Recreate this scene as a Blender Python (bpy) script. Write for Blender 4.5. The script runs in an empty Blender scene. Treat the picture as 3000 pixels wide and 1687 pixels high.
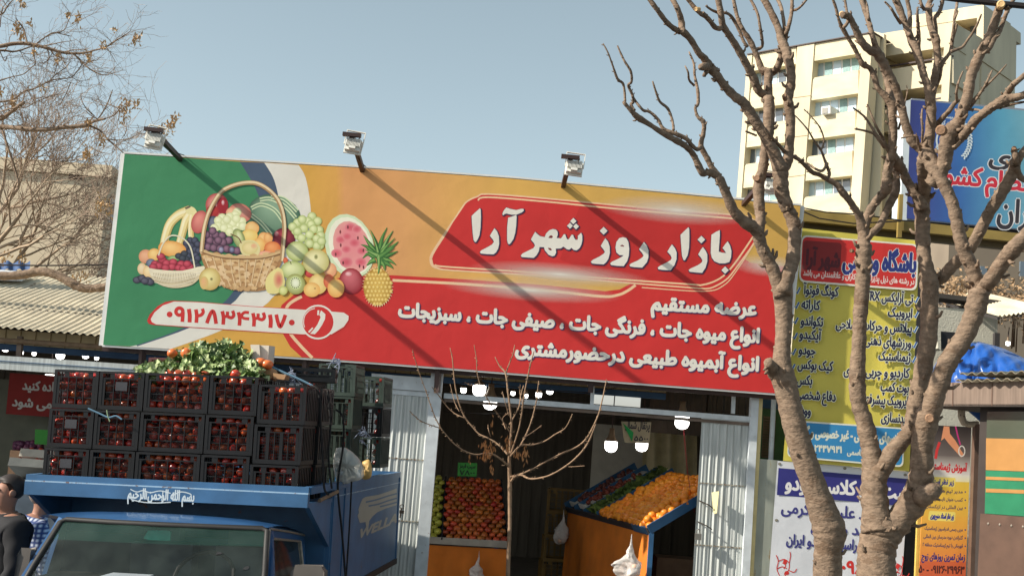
import bpy, bmesh, math, random
from mathutils import Vector, Matrix
from mathutils.geometry import tessellate_polygon, delaunay_2d_cdt
import numpy as np
random.seed(7)
SC = bpy.context.scene
COL = SC.collection
rad = math.radians

# ------------------------------------------------------------------ camera
F_PX, PITCH, ROLL, CAM_H = 3600.0, rad(6.4), rad(4.4), 2.4
cam = bpy.data.cameras.new('camera'); cam.sensor_width = 36; cam.lens = F_PX / 3000 * 36
cam.clip_start = 0.05; cam.clip_end = 3000
CAM = bpy.data.objects.new('camera', cam); COL.objects.link(CAM)
_u0 = Vector((0, -math.sin(PITCH), math.cos(PITCH))); _f = Vector((0, math.cos(PITCH), math.sin(PITCH)))
_x0 = Vector((1, 0, 0))
RC = _x0 * math.cos(ROLL) + _u0 * math.sin(ROLL)
UC = -_x0 * math.sin(ROLL) + _u0 * math.cos(ROLL)
CP = Vector((0, 0, CAM_H))
CAM.matrix_world = Matrix(((RC.x, UC.x, -_f.x, CP.x), (RC.y, UC.y, -_f.y, CP.y), (RC.z, UC.z, -_f.z, CP.z), (0, 0, 0, 1)))
SC.camera = CAM

# ------------------------------------------------------------------ sky, sun, exposure
SUN_DIR = Vector((4, 1, -2.78)).normalized()          # the way the light travels
SUN_EL = math.asin(-SUN_DIR.z); SUN_AZ = math.atan2(-SUN_DIR.x, -SUN_DIR.y)
W = bpy.data.worlds.new('World'); SC.world = W; W.use_nodes = True
wn = W.node_tree.nodes; wl = W.node_tree.links
sky = wn.new('ShaderNodeTexSky'); sky.sky_type = 'NISHITA'; sky.sun_disc = False
sky.sun_elevation = SUN_EL; sky.sun_rotation = SUN_AZ % (2 * math.pi)
sky.air_density = 1.0; sky.dust_density = 3.2; sky.ozone_density = 1.1; sky.altitude = 1200
hsv = wn.new('ShaderNodeHueSaturation'); hsv.inputs['Saturation'].default_value = .56; hsv.inputs['Hue'].default_value = .462; hsv.inputs['Value'].default_value = 1.12
wl.new(sky.outputs[0], hsv.inputs['Color']); wl.new(hsv.outputs[0], wn['Background'].inputs[0]); wn['Background'].inputs[1].default_value = 0.10
sun = bpy.data.lights.new('sun', 'SUN'); sun.energy = 5.0; sun.angle = rad(0.55); sun.color = (1, .93, .82)
SUN = bpy.data.objects.new('sun', sun); COL.objects.link(SUN)
SUN.rotation_euler = SUN_DIR.to_track_quat('-Z', 'Y').to_euler()
SC.view_settings.view_transform = 'Standard'; SC.view_settings.look = 'None'
SC.view_settings.exposure = 0.55; SC.view_settings.gamma = 1

# ------------------------------------------------------------------ helpers
def ray(px, py):
    return RC * ((px - 1500) / F_PX) - UC * ((py - 843.5) / F_PX) + _f
def at(px, py, Y):                                     # point of the world seen at a photo pixel, on the plane y = Y
    d = ray(px, py); return CP + d * (Y / d.y)
def onplane(px, py, o, n):
    d = ray(px, py); return CP + d * ((o - CP).dot(n) / d.dot(n))
def pxm(Y): return Y / F_PX                            # metres per photo pixel at depth Y

def lin(c):
    c = c / 255.0
    return c / 12.92 if c <= .04045 else ((c + .055) / 1.055) ** 2.4
def S(r, g, b, k=1.0): return (min(1, lin(r) * k), min(1, lin(g) * k), min(1, lin(b) * k))
def INK(r, g, b): return S(r, g, b, 1.12)              # printed ink: what the sign shows in the sun -> its own colour

MATS = {}
def mat(name, col=(.5, .5, .5), rough=.6, var=.12, scale=6, bump=0., bscale=40, metal=0, spec=.4, rust=None, rustamt=.5, rustscale=5,
        rand=0., attr=False, stretch=None, emit=0, alpha=False, trans=0, coat=0):
    if name in MATS: return MATS[name]
    m = bpy.data.materials.new(name); m.use_nodes = True
    n = m.node_tree.nodes; l = m.node_tree.links; p = n['Principled BSDF']
    p.inputs['Roughness'].default_value = rough; p.inputs['Metallic'].default_value = metal
    p.inputs['Specular IOR Level'].default_value = spec
    if coat: p.inputs['Coat Weight'].default_value = coat
    tc = n.new('ShaderNodeTexCoord'); mp = n.new('ShaderNodeMapping'); l.new(tc.outputs['Object'], mp.inputs[0])
    if stretch: mp.inputs['Scale'].default_value = stretch
    if attr:
        a = n.new('ShaderNodeAttribute'); a.attribute_name = 'Col'; base = a.outputs['Color']
    else:
        r = n.new('ShaderNodeRGB'); r.outputs[0].default_value = (*col, 1); base = r.outputs[0]
    if var:
        nz = n.new('ShaderNodeTexNoise'); nz.inputs['Scale'].default_value = scale; nz.inputs['Detail'].default_value = 6
        l.new(mp.outputs[0], nz.inputs['Vector'])
        mr = n.new('ShaderNodeMapRange'); mr.inputs[1].default_value = .3; mr.inputs[2].default_value = .7
        mr.inputs[3].default_value = 1 - var; mr.inputs[4].default_value = 1 + var
        l.new(nz.outputs[0], mr.inputs[0])
        mx = n.new('ShaderNodeMix'); mx.data_type = 'RGBA'; mx.blend_type = 'MULTIPLY'; mx.inputs[0].default_value = 1
        l.new(base, mx.inputs[6]); l.new(mr.outputs[0], mx.inputs[7]); base = mx.outputs[2]
    if rand:
        oi = n.new('ShaderNodeObjectInfo'); hs = n.new('ShaderNodeHueSaturation')
        m1 = n.new('ShaderNodeMapRange'); m1.inputs[3].default_value = .5 - rand * .02; m1.inputs[4].default_value = .5 + rand * .12
        m2 = n.new('ShaderNodeMapRange'); m2.inputs[3].default_value = 1 - rand; m2.inputs[4].default_value = 1 + rand
        mm = n.new('ShaderNodeMath'); mm.operation = 'FRACT'; mq = n.new('ShaderNodeMath'); mq.operation = 'MULTIPLY'; mq.inputs[1].default_value = 17.3
        l.new(oi.outputs['Random'], m1.inputs[0]); l.new(oi.outputs['Random'], mq.inputs[0]); l.new(mq.outputs[0], mm.inputs[0]); l.new(mm.outputs[0], m2.inputs[0])
        l.new(m1.outputs[0], hs.inputs['Hue']); l.new(m2.outputs[0], hs.inputs['Value']); l.new(base, hs.inputs['Color']); base = hs.outputs[0]
    if rust:
        nz = n.new('ShaderNodeTexNoise'); nz.inputs['Scale'].default_value = rustscale; nz.inputs['Detail'].default_value = 9; nz.inputs['Roughness'].default_value = .7
        l.new(mp.outputs[0], nz.inputs['Vector'])
        mr = n.new('ShaderNodeMapRange'); mr.inputs[1].default_value = 1 - rustamt; mr.inputs[2].default_value = 1 - rustamt + .06
        l.new(nz.outputs[0], mr.inputs[0])
        mx = n.new('ShaderNodeMix'); mx.data_type = 'RGBA'; l.new(mr.outputs[0], mx.inputs[0]); l.new(base, mx.inputs[6])
        mx.inputs[7].default_value = (*rust, 1); base = mx.outputs[2]
    l.new(base, p.inputs['Base Color'])
    if bump:
        nz = n.new('ShaderNodeTexNoise'); nz.inputs['Scale'].default_value = bscale; nz.inputs['Detail'].default_value = 5
        l.new(mp.outputs[0], nz.inputs['Vector'])
        b = n.new('ShaderNodeBump'); b.inputs['Strength'].default_value = 1; b.inputs['Distance'].default_value = bump
        l.new(nz.outputs[0], b.inputs['Height']); l.new(b.outputs[0], p.inputs['Normal'])
    if emit:
        l.new(base, p.inputs['Emission Color']); p.inputs['Emission Strength'].default_value = emit
    if trans: p.inputs['Transmission Weight'].default_value = trans
    if alpha:
        l.new(a.outputs['Alpha'], p.inputs['Alpha'])
    MATS[name] = m; return m

class MB:                                              # a mesh under construction, in world coordinates
    def __init__(s): s.v = []; s.f = []; s.c = None; s.sm = False
    def add(s, vs, fs, col=None):
        b = len(s.v); s.v += [Vector(v) for v in vs]; s.f += [tuple(i + b for i in f) for f in fs]
        if col is not None:
            if s.c is None: s.c = []
            s.c += list(col)
        return s
    def box(s, x0, x1, y0, y1, z0, z1, M=None):
        vs = [Vector((x, y, z)) for z in (z0, z1) for x, y in ((x0, y0), (x1, y0), (x1, y1), (x0, y1))]
        if M: vs = [M @ v for v in vs]
        return s.add(vs, [(3, 2, 1, 0), (4, 5, 6, 7), (0, 1, 5, 4), (1, 2, 6, 5), (2, 3, 7, 6), (3, 0, 4, 7)])
    def bar(s, p, q, w, h=None, up=Vector((0, 0, 1))):  # square bar from p to q
        p = Vector(p); q = Vector(q); h = h or w; d = (q - p).normalized()
        a = d.cross(up)
        if a.length < 1e-4: a = d.cross(Vector((1, 0, 0)))
        a.normalize(); b = a.cross(d)
        vs = [o + a * i * w / 2 + b * j * h / 2 for o in (p, q) for i, j in ((-1, -1), (1, -1), (1, 1), (-1, 1))]
        return s.add(vs, [(0, 1, 2, 3), (7, 6, 5, 4), (0, 4, 5, 1), (1, 5, 6, 2), (2, 6, 7, 3), (3, 7, 4, 0)])
    def tube(s, pts, rs, seg=8, cap=True):
        pts = [Vector(p) for p in pts]
        if not hasattr(rs, '__len__'): rs = [rs] * len(pts)
        b = len(s.v); a = None
        for i, p in enumerate(pts):
            d = (pts[min(i + 1, len(pts) - 1)] - pts[max(i - 1, 0)])
            if d.length < 1e-9: d = Vector((0, 0, 1))
            d.normalize()
            if a is None:
                a = d.cross(Vector((.3, .9, .2))); a.normalize()
            else:
                a = a - d * a.dot(d)
                if a.length < 1e-6: a = d.orthogonal()
                a.normalize()
            c = d.cross(a)
            for k in range(seg):
                t = 2 * math.pi * k / seg; s.v.append(p + (a * math.cos(t) + c * math.sin(t)) * rs[i])
        for i in range(len(pts) - 1):
            for k in range(seg):
                k2 = (k + 1) % seg; s.f.append((b + i * seg + k, b + i * seg + k2, b + (i + 1) * seg + k2, b + (i + 1) * seg + k))
        if cap:
            s.f.append(tuple(b + k for k in reversed(range(seg)))); s.f.append(tuple(b + (len(pts) - 1) * seg + k for k in range(seg)))
        return s
    def lathe(s, o, prof, seg=16, ax=Vector((0, 0, 1))):  # prof: (radius, height) along ax
        o = Vector(o); ax = ax.normalized(); a = ax.orthogonal().normalized(); c = ax.cross(a); b = len(s.v)
        for r, h in prof:
            for k in range(seg):
                t = 2 * math.pi * k / seg; s.v.append(o + ax * h + (a * math.cos(t) + c * math.sin(t)) * r)
        for i in range(len(prof) - 1):
            for k in range(seg):
                k2 = (k + 1) % seg; s.f.append((b + i * seg + k, b + i * seg + k2, b + (i + 1) * seg + k2, b + (i + 1) * seg + k))
        s.f.append(tuple(b + k for k in reversed(range(seg)))); s.f.append(tuple(b + (len(prof) - 1) * seg + k for k in range(seg)))
        return s
    def grid(s, fn, nu, nv):                            # surface fn(u, v), u and v in 0..1
        vs = [fn(i / nu, j / nv) for j in range(nv + 1) for i in range(nu + 1)]
        return s.add(vs, [(j * (nu + 1) + i, j * (nu + 1) + i + 1, (j + 1) * (nu + 1) + i + 1, (j + 1) * (nu + 1) + i) for j in range(nv) for i in range(nu)])
    def quad(s, a, b, c, d): return s.add([a, b, c, d], [(0, 1, 2, 3)])
    def slab(s, pts, off):                              # a flat polygon given thickness along off
        n = len(pts); off = Vector(off); pts = [Vector(p) for p in pts]
        tri = tessellate_polygon([pts]); b = [p + off for p in pts]
        return s.add(pts + b, [tuple(t) for t in tri] + [tuple(i + n for i in reversed(t)) for t in tri] + [(i, (i + 1) % n, n + (i + 1) % n, n + i) for i in range(n)])
    def build(s, name, m, parent=None, smooth=False, origin=None):
        me = bpy.data.meshes.new(name)
        if origin is None:
            if parent is not None: origin = WPOS.get(parent.name, Vector((0, 0, 0)))
            else:
                xs = [v.x for v in s.v]; ys = [v.y for v in s.v]; zs = [v.z for v in s.v]
                origin = Vector(((min(xs) + max(xs)) / 2, (min(ys) + max(ys)) / 2, min(zs)))
        me.from_pydata([v - origin for v in s.v], [], s.f); me.update()
        me.materials.append(m)
        if s.c is not None:
            ca = me.color_attributes.new('Col', 'FLOAT_COLOR', 'POINT')
            for i, c in enumerate(s.c): ca.data[i].color = (c[0], c[1], c[2], c[3] if len(c) > 3 else 1)
        if smooth:
            for p in me.polygons: p.use_smooth = True
        o = bpy.data.objects.new(name, me); COL.objects.link(o)
        if parent is not None:
            o.parent = parent; o.location = origin - WPOS.get(parent.name, Vector((0, 0, 0)))
        else: o.location = origin
        WPOS[o.name] = Vector(origin)
        return o
WPOS = {}
def tag(o, label=None, cat=None, group=None, kind=None):
    if label: o['label'] = label
    if cat: o['category'] = cat
    if group: o['group'] = group
    if kind: o['kind'] = kind
    return o
def thing(name, label, cat, base, group=None):
    o = bpy.data.objects.new(name, None); COL.objects.link(o); o.location = base; o.empty_display_size = .1
    WPOS[o.name] = Vector(base); return tag(o, label, cat, group)
def dup(src, M, label=None, group=None):                # a copy of a thing and of its parts and sub-parts
    c = src.copy(); COL.objects.link(c); c.matrix_world = M; WPOS[c.name] = M.translation.copy()
    if label: c['label'] = label
    if group: c['group'] = group
    for ch in list(src.children):
        k = ch.copy(); COL.objects.link(k); k.parent = c
        for g in list(ch.children):
            q = g.copy(); COL.objects.link(q); q.parent = k
    return c
def uvsphere(r, seg=12, rings=8, sq=1.0, dimple=0.):
    m = MB(); vs = []; fs = []
    for i in range(rings + 1):
        t = math.pi * i / rings
        for k in range(seg):
            a = 2 * math.pi * k / seg; rr = r * math.sin(t); z = r * sq * math.cos(t)
            if dimple: z -= dimple * r * math.copysign(math.exp(-(math.sin(t) / .35) ** 2), z)
            vs.append((rr * math.cos(a), rr * math.sin(a), z))
    for i in range(rings):
        for k in range(seg): fs.append((i * seg + k, (i + 1) * seg + k, (i + 1) * seg + (k + 1) % seg, i * seg + (k + 1) % seg))
    return m.add(vs, fs)

# ------------------------------------------------------------------ print on flat boards, drawn with photo pixels
class Ink:
    """flat layers of ink on the plane y = Y (each layer a fraction of a millimetre proud of the last)"""
    def __init__(s, Y, step=.0001, o=None, n=None): s.m = MB(); s.Y = Y; s.k = 0; s.step = step; s.o = o; s.n = n; s.layer = 1; s.base = 1; s.bb = []; s.m.c = []
    def put(s, pts, lay, w=0):                          # next free layer above whatever it overlaps
        x0 = min(p[0] for p in pts) - w; x1 = max(p[0] for p in pts) + w; y0 = min(p[1] for p in pts) - w; y1 = max(p[1] for p in pts) + w
        if lay is None:
            lay = s.base
            for a0, a1, b0, b1, l in s.bb:
                if a0 < x1 and x0 < a1 and b0 < y1 and y0 < b1 and l >= lay: lay = math.floor(l) + 1
        s.bb.append((x0, x1, y0, y1, lay)); s.layer = lay
    def P(s, p):
        k = s.layer * s.step
        if s.n is not None: return onplane(p[0], p[1], s.o - s.n * k, s.n)
        return at(p[0], p[1], s.Y - k)
    def poly(s, pts, col, lay=None):
        s.put(pts, lay)
        tri = tessellate_polygon([[Vector((x, y, 0)) for x, y in pts]])
        ok = [t for t in tri]
        s.m.add([s.P(p) for p in pts], ok, [col] * len(pts)); return s
    def blob(s, cx, cy, rx, ry, ci, co, rot=0, hx=-.25, hy=-.3, lay=None, seg=20, wob=0, fall=1.6):
        r_ = max(rx, ry) if rot else 0; s.put([(cx - (r_ or rx), cy - (r_ or ry)), (cx + (r_ or rx), cy + (r_ or ry))], lay)
        vs = [s.P((cx + hx * rx, cy + hy * ry))]; cs = [ci]; fs = []; R = (.3, .6, .82, 1.) if fall > 1 else (.12, .3, .58, 1.); ca, sa = math.cos(rad(rot)), math.sin(rad(rot))
        for q, r in enumerate(R):
            for k in range(seg):
                t = 2 * math.pi * k / seg; w = 1 + wob * math.sin(3 * t + cx)
                ex = math.cos(t) * rx * r * w + hx * rx * (1 - r); ey = math.sin(t) * ry * r * w + hy * ry * (1 - r)
                vs.append(s.P((cx + ex * ca - ey * sa, cy + ex * sa + ey * ca)))
                f = r ** fall; cs.append(tuple(ci[i] * (1 - f) + co[i] * f for i in range(len(ci))))
        for k in range(seg): fs.append((0, 1 + k, 1 + (k + 1) % seg))
        for q in range(3):
            for k in range(seg): fs.append((1 + q * seg + k, 1 + (q + 1) * seg + k, 1 + (q + 1) * seg + (k + 1) % seg, 1 + q * seg + (k + 1) % seg))
        s.m.add(vs, fs, cs); return s
    def stroke(s, pts, w, col, lay=None, w2=None, smooth=0):
        s.put(pts, lay, w / 2)
        pts = [Vector((p[0], p[1])) for p in pts]
        if smooth: pts = smooth2(pts, smooth)
        L = []; n = len(pts)
        for i, p in enumerate(pts):
            d = (pts[min(i + 1, n - 1)] - pts[max(i - 1, 0)]).normalized(); q = Vector((-d.y, d.x))
            ww = w if w2 is None else w + (w2 - w) * i / (n - 1)
            L += [s.P(p + q * ww / 2), s.P(p - q * ww / 2)]
        s.m.add(L, [(2 * i, 2 * i + 1, 2 * i + 3, 2 * i + 2) for i in range(n - 1)], [col] * len(L)); return s
    def text(s, t, A, B, h, col, bold=0., lay=None, up=None):
        """one line of writing from A (left end of the baseline) to B, alef height h, all in photo pixels"""
        vs, fs = glyphs(t); x0 = min(v[0] for v in vs); x1 = max(v[0] for v in vs)
        A = Vector(A); B = Vector(B); ex = (B - A) / (x1 - x0); up = Vector(up) if up else Vector((.075, -1)); ey = up * (h / .70)
        s.put([(A.x, A.y + h * .4), (B.x, B.y - h * 1.2), (A.x, A.y - h * 1.2), (B.x, B.y + h * .4)], lay)
        offs = [(0, 0)] if not bold else [(0, 0)] + [(bold * math.cos(k * math.pi / 3), bold * math.sin(k * math.pi / 3)) for k in range(6)]
        b = s.layer
        for i, (ox, oy) in enumerate(offs):
            s.layer = b + i * .06
            P = [A + ex * (v[0] - x0) + ey * v[1] + Vector((ox, oy)) for v in vs]
            s.m.add([s.P(p) for p in P], fs, [col] * len(P))
        s.layer = b; return s
    def build(s, name, m, parent): return s.m.build(name, m, parent)
def smooth2(pts, k):
    out = []; n = len(pts)
    for i in range(n - 1):
        p0, p1, p2, p3 = pts[max(i - 1, 0)], pts[i], pts[i + 1], pts[min(i + 2, n - 1)]
        for j in range(k):
            t = j / k; out.append(.5 * ((2 * p1) + (p2 - p0) * t + (2 * p0 - 5 * p1 + 4 * p2 - p3) * t * t + (3 * p1 - p0 - 3 * p2 + p3) * t ** 3))
    return out + [pts[-1]]
FORMS = {'ا': (0xFE8D, 2), 'آ': (0xFE81, 2), 'ب': (0xFE8F, 4), 'پ': (0xFB56, 4), 'ت': (0xFE95, 4), 'ث': (0xFE99, 4), 'ج': (0xFE9D, 4), 'چ': (0xFB7A, 4), 'ح': (0xFEA1, 4),
         'خ': (0xFEA5, 4), 'د': (0xFEA9, 2), 'ذ': (0xFEAB, 2), 'ر': (0xFEAD, 2), 'ز': (0xFEAF, 2), 'ژ': (0xFB8A, 2), 'س': (0xFEB1, 4), 'ش': (0xFEB5, 4), 'ص': (0xFEB9, 4),
         'ض': (0xFEBD, 4), 'ط': (0xFEC1, 4), 'ظ': (0xFEC5, 4), 'ع': (0xFEC9, 4), 'غ': (0xFECD, 4), 'ف': (0xFED1, 4), 'ق': (0xFED5, 4), 'ک': (0xFB8E, 4), 'گ': (0xFB92, 4),
         'ل': (0xFEDD, 4), 'م': (0xFEE1, 4), 'ن': (0xFEE5, 4), 'ه': (0xFEE9, 4), 'و': (0xFEED, 2), 'ی': (0xFBFC, 4), '\x01': (0xFEFB, 2)}
def shape_text(t):
    t = t.replace('لا', '\x01'); o = []
    for i, c in enumerate(t):
        if c not in FORMS: o.append(c); continue
        b, n = FORMS[c]; p = i > 0 and t[i - 1] in FORMS and FORMS[t[i - 1]][1] == 4; q = n == 4 and i + 1 < len(t) and t[i + 1] in FORMS
        o.append(chr(b + ((1 if p else 0) if n == 2 else (3 if p and q else 1 if p else 2 if q else 0))))
    o.reverse(); r = ''.join(o)
    out = ''; run = ''                                   # digits keep their own left-to-right order
    for ch in r + '\0':
        if ch in '۰۱۲۳۴۵۶۷۸۹' or 'A' <= ch <= 'z': run = ch + run
        else: out += run + ch; run = ''
    return out.rstrip('\0')
GCACHE = {}
def glyphs(t):
    if t in GCACHE: return GCACHE[t]
    cu = bpy.data.curves.new('lettering', 'FONT'); cu.body = shape_text(t); cu.resolution_u = 3; cu.fill_mode = 'NONE'
    o = bpy.data.objects.new('lettering', cu); COL.objects.link(o)
    e = o.evaluated_get(bpy.context.evaluated_depsgraph_get()); me = e.to_mesh()
    V = [v.co.copy() for v in me.vertices]; E = [tuple(k.vertices) for k in me.edges]; e.to_mesh_clear()
    bpy.data.objects.remove(o); bpy.data.curves.remove(cu)
    nxt = {}
    for a, b in E: nxt.setdefault(a, []).append(b); nxt.setdefault(b, []).append(a)
    seen = set(); loops = []
    for s0 in range(len(V)):                             # chain the outline edges into loops, in vertex order so the winding is kept
        if s0 in seen or s0 not in nxt: continue
        L = [s0]; seen.add(s0); c = s0 + 1 if s0 + 1 in nxt[s0] else nxt[s0][0]
        while c not in seen:
            L.append(c); seen.add(c); k = [q for q in nxt[c] if q not in seen]
            if not k: break
            c = k[0]
        loops.append(L)
    eds = [(L[i], L[(i + 1) % len(L)]) for L in loops for i in range(len(L))]
    P = [Vector((v.x, v.y)) for v in V]
    vo, _, fo, _, _, _ = delaunay_2d_cdt(P, eds, [], 0, 1e-6)
    A = np.array([P[a] for a, b in eds]); B = np.array([P[b] for a, b in eds])
    C = np.array([[sum(vo[i].x for i in f) / 3, sum(vo[i].y for i in f) / 3] for f in fo])
    up = (A[None, :, 1] <= C[:, 1, None]) & (B[None, :, 1] > C[:, 1, None]); dn = (B[None, :, 1] <= C[:, 1, None]) & (A[None, :, 1] > C[:, 1, None])
    cr = (B[:, 0] - A[:, 0]) * (C[:, None, 1] - A[:, 1]) - (C[:, None, 0] - A[:, 0]) * (B[:, 1] - A[:, 1])
    wn_ = (up & (cr > 0)).sum(1) - (dn & (cr < 0)).sum(1)
    r = ([(v.x, v.y) for v in vo], [tuple(f) for f, w in zip(fo, wn_) if w != 0]); GCACHE[t] = r; return r
# ------------------------------------------------------------------ the market signboard
FY = 12.0
M_INK = mat('printed_banner', attr=True, rough=.45, var=.05, scale=2.2, spec=.3, bump=.012, bscale=1.6)
M_INKA = mat('printed_glow', attr=True, rough=.45, var=0, spec=.3, alpha=True)
M_STEELW = mat('white_trim', S(225, 225, 220), rough=.5, var=.08)
M_DARKST = mat('dark_brown_steel', S(62, 44, 40), rough=.55, var=.2)
WHT = INK(219, 214, 202); RED = INK(196, 50, 48); RED2 = INK(180, 48, 44); GRN = INK(62, 130, 88); NVY = INK(72, 88, 108); YEL = INK(206, 160, 82); CRM = INK(228, 190, 150)
TOP = [(365, 452), (700, 472), (1100, 495.5), (1500, 524), (1900, 561), (2176, 587), (2345, 604)]
BOT = [(302, 1010), (640, 1031), (1100, 1061), (1500, 1092), (1900, 1124), (2264, 1151), (2290, 1153)]
sign = thing('market_signboard', 'long red, orange and green printed fruit market signboard over the shop gates', 'signboard', at(1300, 1080, FY))
mb = MB()
back = [at(x, y, FY + .004) for x, y in TOP + BOT[::-1]]
mb.slab(back, (0, .05, 0)); mb.build('panel', mat('sign_back', S(150, 148, 142), rough=.6), sign)
mb = MB()
for L, dy in ((TOP, -3), (BOT, 3)):
    for a, b in zip(L, L[1:]): mb.bar(at(a[0], a[1] + dy, FY + .034), at(b[0], b[1] + dy, FY + .034), .06, .018)
mb.bar(at(363, 450, FY + .034), at(299, 1012, FY + .034), .014, .06); mb.bar(at(2348, 603, FY + .034), at(2293, 1154, FY + .034), .014, .06)
mb.build('edge_trim', M_STEELW, sign)
mb = MB()
for a, b in zip(BOT, BOT[1:]): mb.bar(at(a[0], a[1] + 12, FY + .1), at(b[0], b[1] + 12, FY + .1), .05, .04)
for x in (420, 900, 1290, 1740, 2150): mb.bar(at(x, 1000, FY + .08), at(x - 10, 1150, FY + .1), .05)
mb.build('rear_frame', M_DARKST, sign)
# --- background of the print: columns of colour between the edges
def edge(L, x):
    for (x0, y0), (x1, y1) in zip(L, L[1:]):
        if x <= x1 or (x1, y1) == L[-1]: return y0 + (y1 - y0) * (x - x0) / (x1 - x0)
ink = Ink(FY, .0001)
GR = [(365, INK(208, 158, 72)), (900, INK(208, 158, 72)), (985, INK(212, 158, 80)), (1010, INK(212, 152, 96)), (1180, INK(213, 155, 98)), (1330, INK(214, 162, 92)), (1500, INK(212, 166, 86)), (1800, INK(204, 162, 84)), (2345, INK(196, 156, 80))]
vs = []; cs = []
for x, c in GR:
    for t in range(2):
        xb = x if x > 400 else (365, 302)[t]
        if x > 2300: xb = (2345, 2290)[t]
        vs.append(ink.P((xb, edge(TOP, xb) if t == 0 else edge(BOT, xb)))); cs.append(c)
ink.base = 2
ink.m.add(vs, [(2 * i, 2 * i + 2, 2 * i + 3, 2 * i + 1) for i in range(len(GR) - 1)], cs)
G1 = [(702, 474), (731, 520), (757, 573), (773, 640), (770, 720), (735, 800), (687, 850), (650, 890), (545, 957), (400, 1011)]
G2 = [(774, 477), (800, 520), (815, 573), (823, 640), (815, 720), (780, 800), (712, 855), (675, 892), (560, 958), (402, 1014)]
G3 = [(875, 484), (895, 520), (908, 590), (910, 650), (895, 740), (850, 830), (803, 867), (770, 898), (655, 965), (500, 1022)]
def sm(L, k=4): return [(p.x, p.y) for p in smooth2([Vector(q) for q in L], k)]
ink.poly([(365, 452), (500, 460)] + sm(G1) + [(380, 1014.5), (302, 1010)], GRN)
ink.poly(sm(G1) + sm(G2)[::-1], NVY)
ink.poly(sm(G2) + sm(G3)[::-1], WHT)
ink.poly([(400, 1011), (402, 1014), (500, 1022), (380, 1015)], WHT)
# red field, its pale line and the outer red band
RF = [(859, 865), (905, 838), (1000, 812), (1147, 806), (1359, 818), (1600, 836), (1773, 853), (1815, 848), (1845, 832), (1870, 800), (2120, 770), (2200, 770), (2325, 783), (2290, 1153), (1900, 1124), (1500, 1092), (1100, 1061), (884, 1046), (850, 1015), (828, 976), (815, 930), (825, 893)]
ink.poly(RF, RED)
ink.stroke([(884, 868), (845, 893), (835, 930), (848, 972), (880, 1012), (915, 1048)], 9, CRM, smooth=6)
ink.stroke([(1150, 821), (1359, 832), (1600, 851), (1760, 868), (1810, 864), (1838, 852), (1862, 835)], 8, CRM, smooth=6)
ink.poly([(1870, 800), (1900, 832), (2000, 850), (2110, 842), (2200, 770), (2150, 740)], RED)
PL = [(1262, 758), (1275, 730), (1350, 618), (1370, 592), (1400, 578), (1431, 571), (1600, 584), (1800, 603), (2000, 620), (2170, 634), (2205, 645), (2222, 665), (2214, 700), (2150, 790), (2125, 818), (2095, 836), (2070, 843), (2020, 840), (1800, 823), (1600, 806), (1330, 790), (1282, 784), (1266, 775)]
ink.stroke(sm(PL + [PL[0]], 3), 9, CRM)
ink.poly([(x + (4 if x < 1300 else 0), y) for x, y in sm(PL, 3)], RED)
ink.poly([(1700, 600), (2170, 637), (2203, 647), (2214, 668), (2205, 700), (2130, 803), (2090, 828), (2060, 833), (1750, 805), (1640, 760)], INK(184, 46, 44))
ink.stroke([(1400, 587), (1430, 578), (1600, 591), (1800, 611), (2000, 628), (2170, 642)], 5, CRM, smooth=5)
ink.stroke([(1275, 775), (1300, 781), (1500, 794), (1700, 810), (2010, 832), (2060, 834), (2110, 815), (2150, 775), (2206, 694)], 5, CRM, smooth=5)
ink.stroke([(1880, 842), (2060, 853), (2120, 836), (2160, 790), (2218, 700)], 3, CRM, smooth=5)
b = max(l[4] for l in ink.bb) + 1
ink.build('background_print', M_INK, sign)
# --- soft white glows in the print
gl = Ink(FY, .0001); gl.base = b + 8
for cx, cy, rx, ry in ((1985, 616, 235, 42), (1640, 803, 270, 34), (1555, 850, 270, 34), (2250, 778, 110, 34)):
    gl.blob(cx, cy, rx, ry, (*WHT, .95), (*WHT, 0.), rot=4.6, hx=0, hy=0, seg=28, fall=.62)
gl.build('glow_print', M_INKA, sign)
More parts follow.
